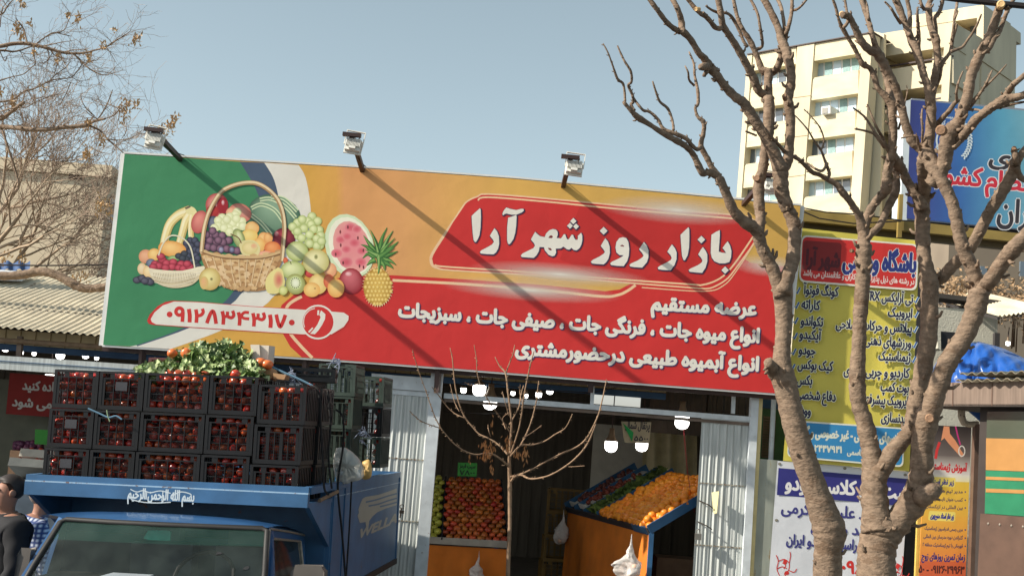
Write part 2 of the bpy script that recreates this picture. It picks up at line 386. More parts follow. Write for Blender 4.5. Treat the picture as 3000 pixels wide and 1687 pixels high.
# --- big title, traced letter by letter
ZA = (1340, 560, 5.573); ZB = (1720, 600, 4.954)
def Z(z, L): return [(z[0] + x / z[2], z[1] + y / z[2]) for x, y in L]
def dia(x, y, r): return [(x, y - r), (x + r, y), (x, y + r), (x - r, y)]
LET = [Z(ZA, L) for L in (
 [(232,405),(300,340),(368,280),(380,300),(385,420),(378,600),(360,720),(335,780),(305,828),(285,830),(265,800),(250,680),(238,520)],
 [(605,605),(650,660),(678,740),(682,860),(665,940),(630,1000),(590,1032),(480,1028),(385,1018),(368,1000),(385,970),(480,920),(560,875),(598,828),(580,790),(530,730),(565,670)],
 [(800,268),(860,290),(960,310),(1040,290),(1080,292),(1085,320),(1050,350),(960,385),(880,385),(800,365),(770,375),(750,395),(735,380),(745,340),(770,300)],
 [(828,435),(960,390),(968,420),(960,560),(945,680),(915,780),(870,850),(845,870),(825,855),(812,800),(812,600)],
 [(1270,665),(1310,705),(1350,735),(1425,750),(1450,690),(1500,640),(1560,618),(1610,630),(1635,660),(1640,710),(1620,765),(1690,772),(1715,740),(1735,705),(1760,705),(1775,750),(1790,785),(1820,785),(1845,745),(1865,712),(1890,715),(1905,760),(1930,795),(1960,795),(1970,770),(1965,730),(2020,680),(2038,720),(2040,800),(2025,870),(1995,930),(1945,968),(1900,960),(1862,925),(1830,955),(1790,950),(1730,905),(1690,935),(1605,938),(1612,1000),(1590,1050),(1550,1065),(1490,1040),(1430,970),(1415,915),(1340,912),(1330,980),(1290,1050),(1245,1090),(1100,1080),(1050,1075),(1035,1050),(1060,1020),(1160,970),(1240,930),(1268,890),(1250,850),(1200,790),(1240,715)],
 dia(1893,490,52), dia(1838,566,48), dia(1937,577,48))]
LET += [Z(ZB, L) for L in (
 dia(240,378,57), [(265,485),(305,535),(328,610),(330,700),(310,780),(280,830),(240,865),(130,858),(70,850),(55,825),(80,800),(180,750),(240,710),(258,685),(240,650),(198,598),(230,540)],
 [(520,470),(570,485),(600,540),(612,640),(605,740),(580,820),(530,890),(430,885),(350,875),(335,850),(360,825),(450,785),(510,750),(530,732),(470,730),(425,690),(412,620),(425,540),(465,485)],
 [(825,540),(870,600),(892,660),(890,760),(870,830),(800,912),(690,905),(625,895),(615,870),(640,850),(740,805),(805,760),(820,735),(800,700),(755,645),(790,590)],
 [(1232,575),(1275,630),(1300,690),(1298,790),(1270,870),(1215,950),(1100,945),(1035,935),(1025,910),(1050,890),(1150,840),(1215,800),(1228,770),(1210,730),(1165,680),(1200,620)],
 [(1355,435),(1415,378),(1470,325),(1482,350),(1485,470),(1480,620),(1460,730),(1420,805),(1398,800),(1378,740),(1365,580)],
 dia(1658,505,55), [(1680,612),(1720,665),(1745,720),(1745,820),(1720,910),(1670,988),(1560,980),(1485,970),(1475,945),(1500,925),(1600,880),(1660,840),(1675,810),(1655,770),(1612,720),(1645,660)],
 [(1805,435),(1865,395),(1925,368),(1928,440),(1915,600),(1912,680),(1960,695),(2018,700),(1990,655),(1965,628),(2005,570),(2040,530),(2075,590),(2095,670),(2090,760),(2065,830),(2000,850),(1920,850),(1850,820),(1810,770),(1795,700),(1798,560)],
 dia(2003,948,54))]
DNV = INK(58, 44, 72)
ti = Ink(FY, .0001); q = b + 14
for i in range(8):
    dx, dy = 2.6 * math.cos(i * math.pi / 4) + 1.2, 2.6 * math.sin(i * math.pi / 4) + 1.6
    for L in LET: ti.poly([(x + dx, y + dy) for x, y in L], DNV, q + i * .1)
for L in LET: ti.poly(L, WHT, q + 1.2)
for L in (Z(ZA, [(1485,765),(1510,725),(1540,722),(1562,745),(1540,768)]), Z(ZA, [(1475,925),(1520,930),(1545,955),(1525,970),(1495,955)]), Z(ZB, [(480,592),(510,578),(540,598),(535,607),(490,602)])):
    ti.poly(L, INK(110, 40, 44), q + 2)
ti.build('title_lettering', M_INK, sign)
tl = Ink(FY, .0001); q = b + 14
for t, A, B in (("عرضه مستقیم", (1909, 906), (2214, 923)), ("انواع میوه جات ، فرنگی جات ، صیفی جات ، سبزیجات", (1168, 926), (2222, 1003)), ("انواع آبمیوه طبیعی درحضورمشتری", (1511, 1036), (2220, 1086))):
    tl.text(t, (A[0] + 1.5, A[1] + 2), (B[0] + 1.5, B[1] + 2), 40, INK(70, 58, 96), bold=4.6, lay=q)
    tl.text(t, A, B, 40, WHT, bold=3.0, lay=q + 1)
tl.build('tagline_lettering', M_INK, sign)
# --- telephone strip
ZP = (400, 860, 3.903)
ph = Ink(FY, .0001); ph.base = b + 4
ph.poly(Z(ZP, [(120,310),(150,240),(240,145),(330,95),(420,80),(700,92),(1300,142),(1930,178),(2235,198),(2375,210),(2432,250),(2430,305),(2375,385),(2235,472),(1900,472),(1200,427),(600,387),(200,358),(140,345)]), RED)
ph.poly(Z(ZP, [(162,290),(205,215),(300,135),(430,90),(700,99),(1300,149),(1930,185),(2230,205),(2370,217),(2425,255),(2422,302),(2370,378),(2230,464),(1900,464),(1200,419),(600,379),(225,352),(175,325)]), WHT)
c = Z(ZP, [(2075, 325)])[0]; R = 1 / 3.903
ph.poly([(c[0] + 196 * R * math.cos(t * math.pi / 16), c[1] + 198 * R * math.sin(t * math.pi / 16)) for t in range(32)], WHT)
ph.poly([(c[0] + 176 * R * math.cos(t * math.pi / 16), c[1] + 178 * R * math.sin(t * math.pi / 16)) for t in range(32)], RED)
ph.stroke(Z(ZP, [(2040,168),(1980,190),(1925,250),(1910,330),(1922,385)]), 2.5, WHT, smooth=4, lay=ph.layer + 1)
for L in ([(2110,190),(2160,235),(2155,290),(2120,360),(2080,420),(2040,462),(1985,458),(2035,400),(2070,350),(2105,270),(2090,240)], [(2070,190),(2090,190),(2085,245),(2065,245)], [(1960,435),(2010,385),(2022,395),(1977,447)]): ph.poly(Z(ZP, L), WHT, ph.layer)
k = ph.layer + 1
for x, y in ((378, 237), (1775, 330)): ph.poly([(400 + (x + 33 * math.cos(t * math.pi / 9)) / 3.903, 860 + (y + 33 * math.sin(t * math.pi / 9)) / 3.903) for t in range(18)], RED, k)
def dig(L, w, j=0): ph.stroke(Z(ZP, L), w / 3.903, RED, k + j * .2, smooth=5)
dig([(490 + 40 * math.cos(t * math.pi / 8), 205 + 40 * math.sin(t * math.pi / 8)) for t in range(17)], 40); dig([(530,205),(528,260),(523,322)], 42, 1)
dig([(598,175),(608,250),(606,328)], 46)
dig([(678,180),(688,250),(683,333)], 42); dig([(690,252),(735,245),(762,212),(752,172)], 38, 1)
dig([(803,338),(840,240),(870,200),(892,240),(910,345)], 42)
for dx, dy in ((0, 0), (350, 22)):
    dig([(980+dx,200+dy),(994+dx,270+dy),(990+dx,353+dy)], 42); dig([(1000+dx,265+dy),(1035+dx,252+dy),(1040+dx,205+dy)], 36, 1); dig([(1042+dx,262+dy),(1085+dx,275+dy),(1112+dx,245+dy),(1098+dx,195+dy)], 38, 2)
dig([(1165,212),(1180,290),(1175,365)], 42); dig([(1285,217),(1235,215),(1200,250),(1225,280),(1288,288)], 34, 1)
dig([(1524,240),(1535,310),(1530,390)], 46)
dig([(1598,238),(1615,320),(1642,378),(1675,320),(1702,242)], 42)
ph.build('phone_strip_print', M_INK, sign)
# --- the fruit picture
fr = Ink(FY, .00005); fr.base = (b + 6) * 2
Z3 = (380, 500, 3.622); Z4 = (780, 580, 4.262)
def B3(x, y, rx, ry, ci, co, z=Z3, **k):
    fr.blob(z[0] + x / z[2], z[1] + y / z[2], rx / z[2], ry / z[2], INK(*ci), INK(*co), **k)
def P3(L, c, z=Z3, s=3): fr.poly(sm(Z(z, L + [L[0]]), s)[:-1] if s else Z(z, L), INK(*c))
def S3(L, w, c, z=Z3, w2=None): fr.stroke(Z(z, L), w / z[2], INK(*c), smooth=5, w2=None if w2 is None else w2 / z[2])
YB = (238, 218, 160); YB2 = (196, 172, 104)
# water melon and its cut half
B3(1535, 480, 290, 222, (140, 168, 140), (62, 98, 76), rot=18, hx=-.3, hy=-.4)
for L in ([(1290,400),(1400,360),(1540,420),(1640,560)], [(1380,310),(1500,300),(1650,380),(1760,500)], [(1500,280),(1640,300),(1780,430)], [(1290,470),(1400,560),(1500,680)]): S3(L, 42, (206, 216, 176)); S3(L, 16, (120, 150, 120))
B3(1040, 600, 300, 410, (226, 232, 206), (206, 220, 180), z=Z4, rot=-18, hx=0, hy=0); B3(1050, 600, 262, 372, (240, 236, 214), (236, 232, 208), z=Z4, rot=-18, hx=0, hy=0)
B3(1070, 610, 225, 330, (222, 130, 136), (226, 158, 150), z=Z4, rot=-18, hx=.1, hy=-.5)
for x, y, r in ((1050,370,70),(1130,390,60),(930,520,60),(880,690,70),(1010,480,60),(1000,800,80),(1190,660,60),(1180,800,70),(1100,560,70),(1000,640,60)): B3(x, y, r, r * .8, (206, 88, 102), (222, 134, 140), z=Z4, hx=0, hy=0)
for x, y in ((1020,365),(925,425),(1145,500),(868,705),(1213,655),(960,810),(1165,850),(1215,865),(930,590)): B3(x, y, 11, 24, (86, 40, 44), (150, 70, 76), z=Z4)
# bananas
for L, w in (([(640,420),(520,470),(430,560),(385,680),(360,790)], 105), ([(650,440),(600,520),(570,620),(540,730),(520,790)], 92), ([(670,450),(655,560),(650,660),(660,740)], 70)):
    S3(L, w, YB2, w2=w * .8); S3([(x - 8, y) for x, y in L], w * .78, (232, 212, 150), w2=w * .55); S3([(x - 18, y) for x, y in L], w * .3, (242, 230, 188), w2=w * .2)
P3([(585,395),(630,375),(690,400),(712,450),(660,470),(600,450)], (226, 214, 156)); P3([(585,395),(630,375),(648,386),(600,410)], (110, 96, 78))
# big fruit behind the basket
B3(740, 545, 85, 125, (222, 140, 126), (178, 78, 76), rot=18); B3(925, 365, 120, 125, (226, 150, 140), (176, 70, 70)); B3(985, 375, 60, 90, (160, 30, 40), (150, 40, 50)); B3(990, 340, 18, 30, (230, 190, 190), (170, 60, 70))
B3(880, 430, 70, 60, (190, 60, 56), (160, 40, 44)); B3(1170, 450, 125, 100, (222, 160, 140), (196, 110, 96), rot=20); B3(1080, 450, 60, 60, (240, 190, 150), (220, 150, 120))
B3(885, 560, 65, 80, (120, 124, 140), (58, 60, 80)); B3(1640, 715, 120, 110, (170, 60, 72), (84, 22, 38)); B3(1560, 670, 26, 30, (216, 150, 150), (150, 50, 60))
def grapes(L, r, ci, co, z=Z3):
    for x, y in L: B3(x, y, r, r, ci, co, z=z, seg=12)
grapes([(1140,440),(1120,470),(1060,490),(980,500),(940,530),(1190,540),(1150,590),(1010,550),(1090,560),(940,590),(900,610),(1050,610),(1200,590),(1120,630),(1000,610),(1060,650),(1130,510),(1030,520)], 47, (240, 240, 200), (206, 208, 150))
grapes([(1760,640),(1800,560),(1740,600),(1790,690)], 46, (226, 230, 180), (178, 190, 116))
grapes([(570,230),(640,290),(520,290),(390,310),(330,360),(450,270),(560,330),(470,380),(390,420),(660,400),(590,390),(680,470),(540,460),(440,500),(630,510),(670,590),(530,560),(630,600),(540,570),(690,540)], 56, (226, 230, 176), (164, 178, 104), Z4)
B3(1300, 610, 75, 72, (246, 206, 140), (228, 166, 96)); B3(1270, 690, 90, 68, (246, 218, 140), (232, 190, 100)); B3(1420, 720, 60, 68, (246, 196, 130), (226, 156, 90)); B3(1470, 715, 48, 60, (244, 190, 124), (222, 150, 84)); B3(1375, 790, 65, 80, (246, 206, 130), (230, 166, 90))
B3(1160, 720, 62, 110, (196, 200, 140), (130, 140, 84), rot=-20); B3(1165, 700, 32, 70, (222, 224, 176), (170, 180, 110), rot=-20)
B3(1515, 825, 88, 75, (238, 160, 100), (206, 106, 56)); B3(1430, 890, 90, 40, (240, 180, 150), (226, 150, 120))
# black and red grapes
grapes([(640,740),(690,740),(600,770),(720,780),(650,800),(590,820),(690,840),(640,860),(730,850),(560,900),(620,910),(700,900),(660,960),(720,930)], 38, (84, 88, 108), (30, 32, 46))
grapes([(860,690),(910,680),(980,690),(800,720),(780,780),(850,740),(920,760),(1050,740),(990,760),(830,810),(890,820),(960,830),(1030,830),(1085,840),(1140,850),(940,740),(880,640),(810,680)], 44, (150, 110, 130), (56, 34, 54))
B3(970, 840, 30, 34, (170, 166, 190), (70, 60, 90)); B3(1085, 840, 28, 32, (150, 150, 176), (60, 56, 84))
P3([(1160,790),(1190,750),(1260,735),(1330,745),(1378,800),(1382,860),(1350,900),(1250,905),(1190,880)], (222, 208, 150)); B3(1275, 820, 85, 68, (236, 216, 160), (214, 196, 130)); B3(1320, 800, 36, 30, (228, 170, 130), (226, 200, 146)); S3([(1185,770),(1150,710),(1070,672)], 12, (120, 90, 60))
# oranges, peaches and berries on the left
B3(450, 830, 150, 85, (246, 200, 130), (220, 150, 72), rot=8); B3(170, 910, 75, 75, (236, 180, 140), (210, 140, 104)); B3(260, 890, 70, 66, (244, 206, 136), (224, 166, 90)); B3(130, 1040, 48, 62, (242, 220, 180), (224, 186, 140)); B3(200, 1070, 58, 70, (244, 220, 170), (228, 186, 130)); B3(225, 980, 52, 46, (130, 140, 156), (80, 88, 110))
B3(470, 930, 70, 30, (160, 190, 130), (96, 130, 76))
for x, y in ((520,905),(580,880),(600,940),(560,930),(660,1000),(700,980),(720,1010)): B3(x, y, 40, 34, (74, 80, 90), (30, 34, 44))
for x, y in ((270,990),(345,945),(330,910),(310,1010),(390,980),(460,970),(450,1020),(545,990),(380,1030),(520,1030),(570,1040),(635,1020),(610,990),(250,1020)): B3(x, y, 46, 38, (206, 84, 100), (128, 24, 44), seg=14)
# white bowl with its thin handle
S3([(305,900),(350,780),(420,700),(490,690),(580,730),(650,830),(690,1030)], 15, (222, 214, 186))
P3([(195,1030),(330,1052),(560,1060),(785,1010),(770,1090),(700,1180),(600,1230),(460,1245),(320,1210),(230,1130)], (226, 214, 184)); P3([(210,1110),(440,1170),(740,1110),(690,1190),(600,1230),(460,1245),(320,1210),(240,1150)], (206, 190, 156))
for i in range(26): S3([(250+18*i,1085),(262+17*i,1130+10*math.sin(i)),(290+15*i,1195)], 5, (172, 154, 122))
for i in range(4): S3([(215+i*12,1060+40*i),(450,1095+42*i),(765-i*25,1040+40*i)], 5, (238, 228, 204))
for x, y in ((105,1150),(75,1160),(130,1140),(190,1160),(215,1180),(160,1170)): B3(x, y, 44, 36, (100, 98, 112), (44, 42, 56))
# wicker basket
P3([(745,830),(900,880),(1100,905),(1400,905),(1620,850),(1610,980),(1530,1140),(1440,1265),(1250,1278),(1050,1255),(930,1190),(830,1080),(770,960)], (168, 124, 80), s=2)
for j in range(9):
    y0 = 900 + 42 * j; xl = 755 + 26 * j; xr = 1618 - 20 * j
    for i in range(13):
        x = xl + (xr - xl) * i / 13; w = (xr - xl) / 13; dy = 58 * math.sin(math.pi * (x - xl + w / 2) / (xr - xl)); o = (i + j) % 2 * 14
        S3([(x - 8, y0 + dy - 40 + o), (x + w * .5, y0 + dy - 52 + o), (x + w * 1.05, y0 + dy - 34 + o)], 36, random.choice(((214, 178, 128), (196, 156, 108), (222, 190, 146), (186, 144, 98))))
for i in range(9): S3([(790+92*i,900+28*math.sin(i*.37)),(860+75*i,1080),(960+54*i,1225)], 9, (226, 196, 152))
S3([(750,840),(900,890),(1100,915),(1400,912),(1612,860)], 26, (206, 172, 124)); S3([(752,860),(900,908),(1100,935),(1400,930),(1610,885)], 10, (140, 100, 64))
S3([(762,860),(790,620),(850,420),(960,240),(1080,165),(1230,130),(1360,140),(1480,210),(1570,310),(1620,440),(1640,600),(1630,760),(1612,960)], 46, (168, 134, 94)); S3([(758,860),(784,620),(846,416),(956,236),(1078,160),(1230,124),(1362,134),(1486,206),(1576,308),(1628,440),(1648,600),(1638,760),(1620,960)], 22, (226, 204, 164))
# loose fruit in front
B3(850, 1150, 115, 120, (226, 214, 150), (190, 160, 90)); B3(790, 1190, 46, 70, (220, 170, 120), (206, 180, 110)); B3(868, 1150, 18, 18, (96, 84, 56), (206, 196, 130), hx=0, hy=0)
GA = (228, 230, 176); GB = (160, 172, 96)
B3(385, 665, 138, 125, GA, GB, z=Z4); B3(240, 780, 30, 40, (226, 120, 80), (190, 80, 50), z=Z4); B3(330, 900, 150, 115, GA, GB, z=Z4); S3([(300,790),(312,830)], 9, (90, 80, 50), Z4); B3(540, 940, 60, 50, (220, 90, 80), (170, 50, 50), z=Z4)
B3(800, 900, 80, 90, (240, 190, 140), (224, 150, 110), z=Z4); B3(620, 795, 165, 158, (236, 228, 176), (190, 180, 110), z=Z4); B3(622, 735, 26, 34, (110, 110, 60), (214, 210, 150), z=Z4, hx=0, hy=0)
P3([(150,865),(200,900),(225,1000),(235,1060),(190,1160),(110,1198),(20,1180),(-10,1100),(0,1010),(60,920)], (224, 210, 140), Z4); B3(150, 1020, 62, 110, (206, 110, 96), (226, 196, 136), z=Z4, hx=.2, hy=0)
B3(1060, 1040, 150, 165, (206, 110, 116), (140, 24, 36), z=Z4, hx=-.1, hy=-.55, rot=-8); B3(1030, 950, 50, 34, (236, 190, 190), (190, 84, 92), z=Z4)
B3(365, 1075, 122, 130, (210, 216, 160), (150, 150, 80), z=Z4, rot=-20); B3(365, 1060, 84, 92, (238, 240, 214), (180, 192, 112), z=Z4, hx=0, hy=0, rot=-20)
for i in range(14): B3(365 + 54 * math.cos(i * .449), 1060 + 62 * math.sin(i * .449), 6, 9, (60, 64, 40), (120, 130, 80), z=Z4, seg=8)
B3(645, 1075, 118, 128, (242, 216, 150), (214, 180, 104), z=Z4); B3(570, 1145, 105, 92, (246, 208, 134), (226, 168, 92), z=Z4); B3(610, 1130, 14, 12, (130, 84, 50), (236, 190, 116), z=Z4)
B3(780, 1040, 66, 90, (228, 130, 90), (200, 90, 60), z=Z4); B3(870, 1125, 106, 118, (246, 206, 130), (226, 160, 86), z=Z4); B3(212, 1155, 55, 58, (228, 228, 160), (180, 184, 100), z=Z4)
# pineapple
B3(1390, 1110, 178, 235, (226, 190, 96), (176, 132, 56), z=Z4, hx=0, hy=0)
for j in range(9):
    for i in range(7):
        x = 1390 + (i - 3 + (j % 2) * .5) * 50 * (1 - .06 * abs(j - 4)); y = 905 + j * 52
        if ((x - 1390) / 172) ** 2 + ((y - 1110) / 228) ** 2 < 1: B3(x, y, 24, 26, (240, 214, 130), (190, 144, 64), z=Z4, seg=8)
for i in range(40):
    t = i * .157; x = 1390 + 176 * math.cos(t); y = 1110 + 232 * math.sin(t); fr.poly(Z(Z4, [(x - 9, y), (x + 9, y - 8), (x + 26 * math.cos(t), y + 26 * math.sin(t))]), INK(232, 210, 160))
for L in ([(1400,720),(1370,560),(1300,400)], [(1410,720),(1440,520),(1510,370)], [(1420,720),(1500,540),(1585,410)], [(1380,700),(1280,560),(1215,470)], [(1430,720),(1560,620),(1650,545)], [(1370,720),(1270,620),(1180,580)], [(1440,740),(1560,700),(1645,665)], [(1360,740),(1270,700),(1205,755)], [(1440,760),(1540,780),(1620,835)],
          [(1360,770),(1300,800),(1255,845)], [(1440,790),(1530,830),(1585,880)], [(1425,790),(1470,840),(1480,905)], [(1400,740),(1390,640),(1340,480)], [(1420,740),(1470,640),(1610,500)], [(1400,700),(1410,820),(1400,950)], [(1395,720),(1330,690),(1230,640)], [(1420,730),(1500,680),(1600,620)]):
    S3(L, 84, random.choice(((60, 108, 52), (48, 92, 44))), Z4, 4); S3([(x - 5, y - 3) for x, y in L], 36, random.choice(((118, 160, 84), (96, 142, 72), (138, 172, 100))), Z4, 2)
fr.build('fruit_picture', M_INK, sign)

# ------------------------------------------------------------------ floodlights on their arms above the sign
M_WMET = mat('white_lamp_paint', S(224, 222, 212), rough=.45, var=.1, rust=S(150, 110, 70), rustamt=.34, rustscale=30)
def floodlight(bx, by, tip, lamp, tilt, label):
    """arm from the sign's top edge out towards the street, crossbar on its end, lamp hanging in a bracket"""
    A = at(bx, by + 14, FY - .02); T = at(tip[0], tip[1], FY - .84)
    t = thing('floodlight', label, 'floodlight', A, 'floodlights along the top of the signboard')
    MB().bar(A + Vector((0, .1, -.02)), T, .043).build('arm', M_DARKST, t)
    MB().bar(T + Vector((-.085, 0, .01)), T + Vector((.085, 0, .006)), .05, .035).build('crossbar', M_DARKST, t)
    L = at(lamp[0], lamp[1], FY - .80); R = Matrix.Translation(L) @ Matrix.Rotation(tilt, 4, 'Y') @ Matrix.Rotation(rad(-14), 4, 'X')
    hw, hh = .070, .056
    m = MB(); m.box(-hw, hw, -.03, .02, -hh, hh, R); m.box(-hw - .012, hw + .012, .02, .035, -hh - .014, hh + .012, R)
    hou = m.build('housing', M_WMET, t)
    m = MB()
    for i in range(11): m.box(-.062 + i * .0124 - .0035, -.062 + i * .0124 + .0035, -.052, -.03, -.02, .056, R)
    m.box(-.03, .03, -.06, -.03, -.05, -.026, R); m.build('cooling_fins', M_WMET, hou)
    m = MB()
    for s_ in (-1, 1): m.box(s_ * (hw + .016) - .004, s_ * (hw + .016) + .004, -.02, .0, 0, .14, R)
    m.box(-hw - .02, hw + .02, -.02, 0, .14, .147, R); m.build('bracket', M_WMET, t)
    MB().tube([L + Vector((.02, .02, .03)), L + Vector((.05, .06, .10)), T.lerp(A, .25) + Vector((0, -.03, -.05)), T.lerp(A, .6) + Vector((0, -.03, -.04)), A + Vector((.03, .02, .03))], .005, 5).build('cable', mat('lamp_cable', S(40, 36, 34), rough=.6), t)
    return t
floodlight(528, 448, (450, 383), (452, 413), rad(8), 'white floodlight on a brown arm above the green end of the signboard')
floodlight(1062, 482, (1031, 398), (1035, 428), rad(6), 'white floodlight on a brown arm above the orange part of the signboard')
floodlight(1650, 526, (1671, 463), (1682, 492), rad(4), 'white floodlight on a brown arm above the red title plate')
floodlight(2178, 580, (2252, 515), (2262, 545), rad(4), 'white floodlight half hidden behind the forked tree')
# ------------------------------------------------------------------ ground
def struct(mb, name, m, smooth=False): return tag(mb.build(name, m, smooth=smooth), kind='structure')
M_ASPH = mat('asphalt', (.05, .05, .052), rough=.9, var=.25, scale=3, bump=.004, bscale=300)
M_PAVE = mat('paving', S(150, 145, 135), rough=.85, var=.2, scale=5, bump=.003, bscale=120)
mb = MB(); mb.box(-900, 900, -300, 1500, -.3, 0); struct(mb, 'road', M_ASPH)
mb = MB(); mb.box(-1.2, 40, 8.2, 12.05, .004, .13); struct(mb, 'pavement', M_PAVE)
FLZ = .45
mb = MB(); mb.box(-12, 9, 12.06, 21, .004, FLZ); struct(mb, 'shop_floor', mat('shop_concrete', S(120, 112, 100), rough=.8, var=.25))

# ------------------------------------------------------------------ painted steel front of the market hall
GY = 12.2
M_PALE = mat('pale_blue_paint', S(188, 192, 188), rough=.55, var=.2, scale=9, stretch=(5, 5, .25), rust=S(128, 96, 70), rustamt=.33, rustscale=9)
M_PALE2 = mat('worn_pale_paint', S(206, 212, 214), rough=.5, var=.14, scale=9, rust=S(120, 84, 60), rustamt=.36, rustscale=14)
M_BLUEB = mat('blue_beam_paint', S(52, 86, 122), rough=.55, var=.2, scale=5)
M_CREAM = mat('cream_panel', S(206, 190, 150), rough=.6, var=.15, scale=4)
M_CORR = mat('old_corrugated_sheet', S(202, 190, 164), rough=.65, var=.22, scale=5, stretch=(1, .25, 1), rust=S(120, 92, 62), rustamt=.36, rustscale=3)
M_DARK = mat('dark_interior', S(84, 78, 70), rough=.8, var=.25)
def down(p, z): return Vector((p.x, p.y, z))
def vpost(px, py, Y, w, z0, m, name, parent=None, d=.06):
    p = at(px, py, Y); mb = MB(); mb.box(p.x - w / 2, p.x + w / 2, Y, Y + d, z0, p.z); return mb.build(name, m, parent)
def beam(p, q, h, d, m, name, parent=None):
    up = Vector((0, 0, h)); mb = MB(); mb.slab([p, q, q + up, p + up], (0, d, 0)); return mb.build(name, m, parent)
hall = thing('market_hall', 'open market hall with pale steel front, dark inside, below the signboard', 'market hall', Vector((0, 12.3, FLZ)))
p = vpost(1281, 1088, GY - .03, .118, FLZ, M_PALE2, 'gate_post', hall, .1)
p = vpost(2214, 1150, GY - .03, .075, FLZ, M_PALE2, 'gate_post', hall, .1)
p = vpost(2230, 1152, GY - .01, .04, FLZ, mat('cream_pipe_paint', S(214, 196, 140), rough=.5, rust=S(120, 84, 60), rustamt=.36), 'gate_post', hall, .05)  # yellowish sunlit tone of this edge post put into its colour, plus rust
beam(at(1300, 1166, GY), at(2203, 1235, GY), .05, .06, M_PALE2, 'door_beam', hall)
beam(at(1300, 1176, GY + .02), at(2203, 1247, GY + .02), .03, .03, mat('rusty_track', S(112, 96, 84), rough=.7, var=.3), 'door_track', hall)
for px, py in ((1737, 1120), (2150, 1145)):
    p = at(px, py, GY + .02); q = at(px - 3, py + 66, GY + .02); MB().bar(p, q, .035).build('hanger', M_PALE2, hall)
bp = beam(at(-80, 1076, GY), at(1112, 1155, GY), .135, .05, M_PALE, 'shutter_beam', hall)
MB().bar(at(-80, 1051, GY - .004), at(1112, 1131, GY - .004), .008, .006).build('groove', M_BLUEB, bp)
beam(at(-120, 1015, 12.75), at(1950, 1170, 12.75), .062, .06, M_BLUEB, 'blue_beam', hall)
mb = MB(); A = at(-120, 1014, 12.79) + Vector((0, 0, .062)); B = at(1950, 1168, 12.79) + Vector((0, 0, .062))
mb.slab([A, B, B + Vector((0, 0, .15)), A + Vector((0, 0, .15))], (0, .02, 0)); mb.build('cream_fascia', M_CREAM, hall)
mb = MB(); mb.bar(A + Vector((0, -.003, .148)), B + Vector((0, -.003, .148)), .004)
for i in range(48):
    q = A.lerp(B, i / 47); mb.bar(q + Vector((0, -.004, 0)), q + Vector((0, -.004, .15)), .012, .006)
mb.build('fascia_seams', mat('seam_brown', S(140, 120, 84), rough=.7), hall)
MB().tube([at(-60, 992, 12.4), at(330, 1018, 12.4), at(700, 1040, 12.4), at(1250, 1080, 12.4)], .026, 10).build('pipe', mat('rusty_pipe', S(120, 98, 76), rough=.7, var=.3, scale=14), hall)
for x in (60, 660, 1000): MB().bar(at(x, 985, 12.45), at(x - 4, 1050 if x < 100 else 1085, 12.45), .05).build('hanger', mat('rusty_track'), hall)
# roof over the hall: corrugated, falling towards the street
E0, E1 = at(-700, 898, 12.25), at(2220, 1150, 12.25); K0, K1 = E0 + Vector((0, 3.05, .86)), E1 + Vector((0, 3.05, .86))
E1.z = E0.z - .08; K1.z = K0.z - .08
n = int((E1 - E0).length / .0762 * 6)
mb = MB()
mb.grid(lambda u, v: E0.lerp(E1, u).lerp(K0.lerp(K1, u), v) + Vector((0, 0, .011 * math.sin(u * n / 6 * 2 * math.pi) - .008 * math.sin(v * 9))), n, 6)
rf = mb.build('corrugated_roof', M_CORR, hall, smooth=True)
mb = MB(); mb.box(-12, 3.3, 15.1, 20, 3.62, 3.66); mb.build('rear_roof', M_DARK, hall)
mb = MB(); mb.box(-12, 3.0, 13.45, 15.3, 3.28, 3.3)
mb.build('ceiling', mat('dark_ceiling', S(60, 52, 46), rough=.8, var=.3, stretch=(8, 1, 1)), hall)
for i in range(9):
    y = 13.2 + i * .72; MB().bar((-10, y, 3.24 - .0 * i), (2.9, y, 3.18), .05, .07).build('rafter', mat('dark_steel', S(58, 54, 52), rough=.7), hall)
# rear and side walls
mb = MB()
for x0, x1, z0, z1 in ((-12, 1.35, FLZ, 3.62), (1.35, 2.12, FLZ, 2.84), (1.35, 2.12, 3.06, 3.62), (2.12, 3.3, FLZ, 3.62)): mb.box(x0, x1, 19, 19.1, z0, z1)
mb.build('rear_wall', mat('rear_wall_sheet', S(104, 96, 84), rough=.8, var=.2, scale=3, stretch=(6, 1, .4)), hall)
mb = MB()
for i in range(70): mb.bar((-8 + i * .155, 18.99, FLZ), (-8 + i * .155, 18.99, 2.8), .02, .02)
mb.build('wall_ribs', mat('rear_wall_sheet'), hall)
mb = MB(); mb.box(3.2, 3.26, 12.5, 19, FLZ, 3.3); mb.build('side_wall', mat('side_wall_sheet', S(150, 146, 136), rough=.8, var=.15), hall)
mb = MB(); mb.box(-12.1, -12, 12.5, 20, FLZ, 3.6); mb.build('side_wall', mat('side_wall_sheet'), hall)
a, b = at(1741, 1240, 17.2), at(1895, 1252, 17.2); mb = MB(); mb.box(a.x, b.x, 17.2, 17.24, FLZ, a.z); mb.build('white_partition', mat('white_partition', S(196, 192, 178), rough=.7, var=.12), hall)
# dark boards with daylight between them, high on the right
mb = MB(); r2 = random.Random(3); x = at(1905, 1180, 13.6).x
while x < at(2215, 1180, 13.6).x:
    w = r2.uniform(.03, .075); mb.box(x, x + w, 13.6, 13.62, 2.45, 3.3); x += w + (r2.choice((0.004, .004, .012, .02)) if x > at(2040, 1180, 13.6).x else .002)
tag(mb.build('slatted_screen', mat('dark_boards', S(70, 62, 54), rough=.8, var=.3)), 'dark upright boards with strips of daylight between them over the right gate', 'screen')

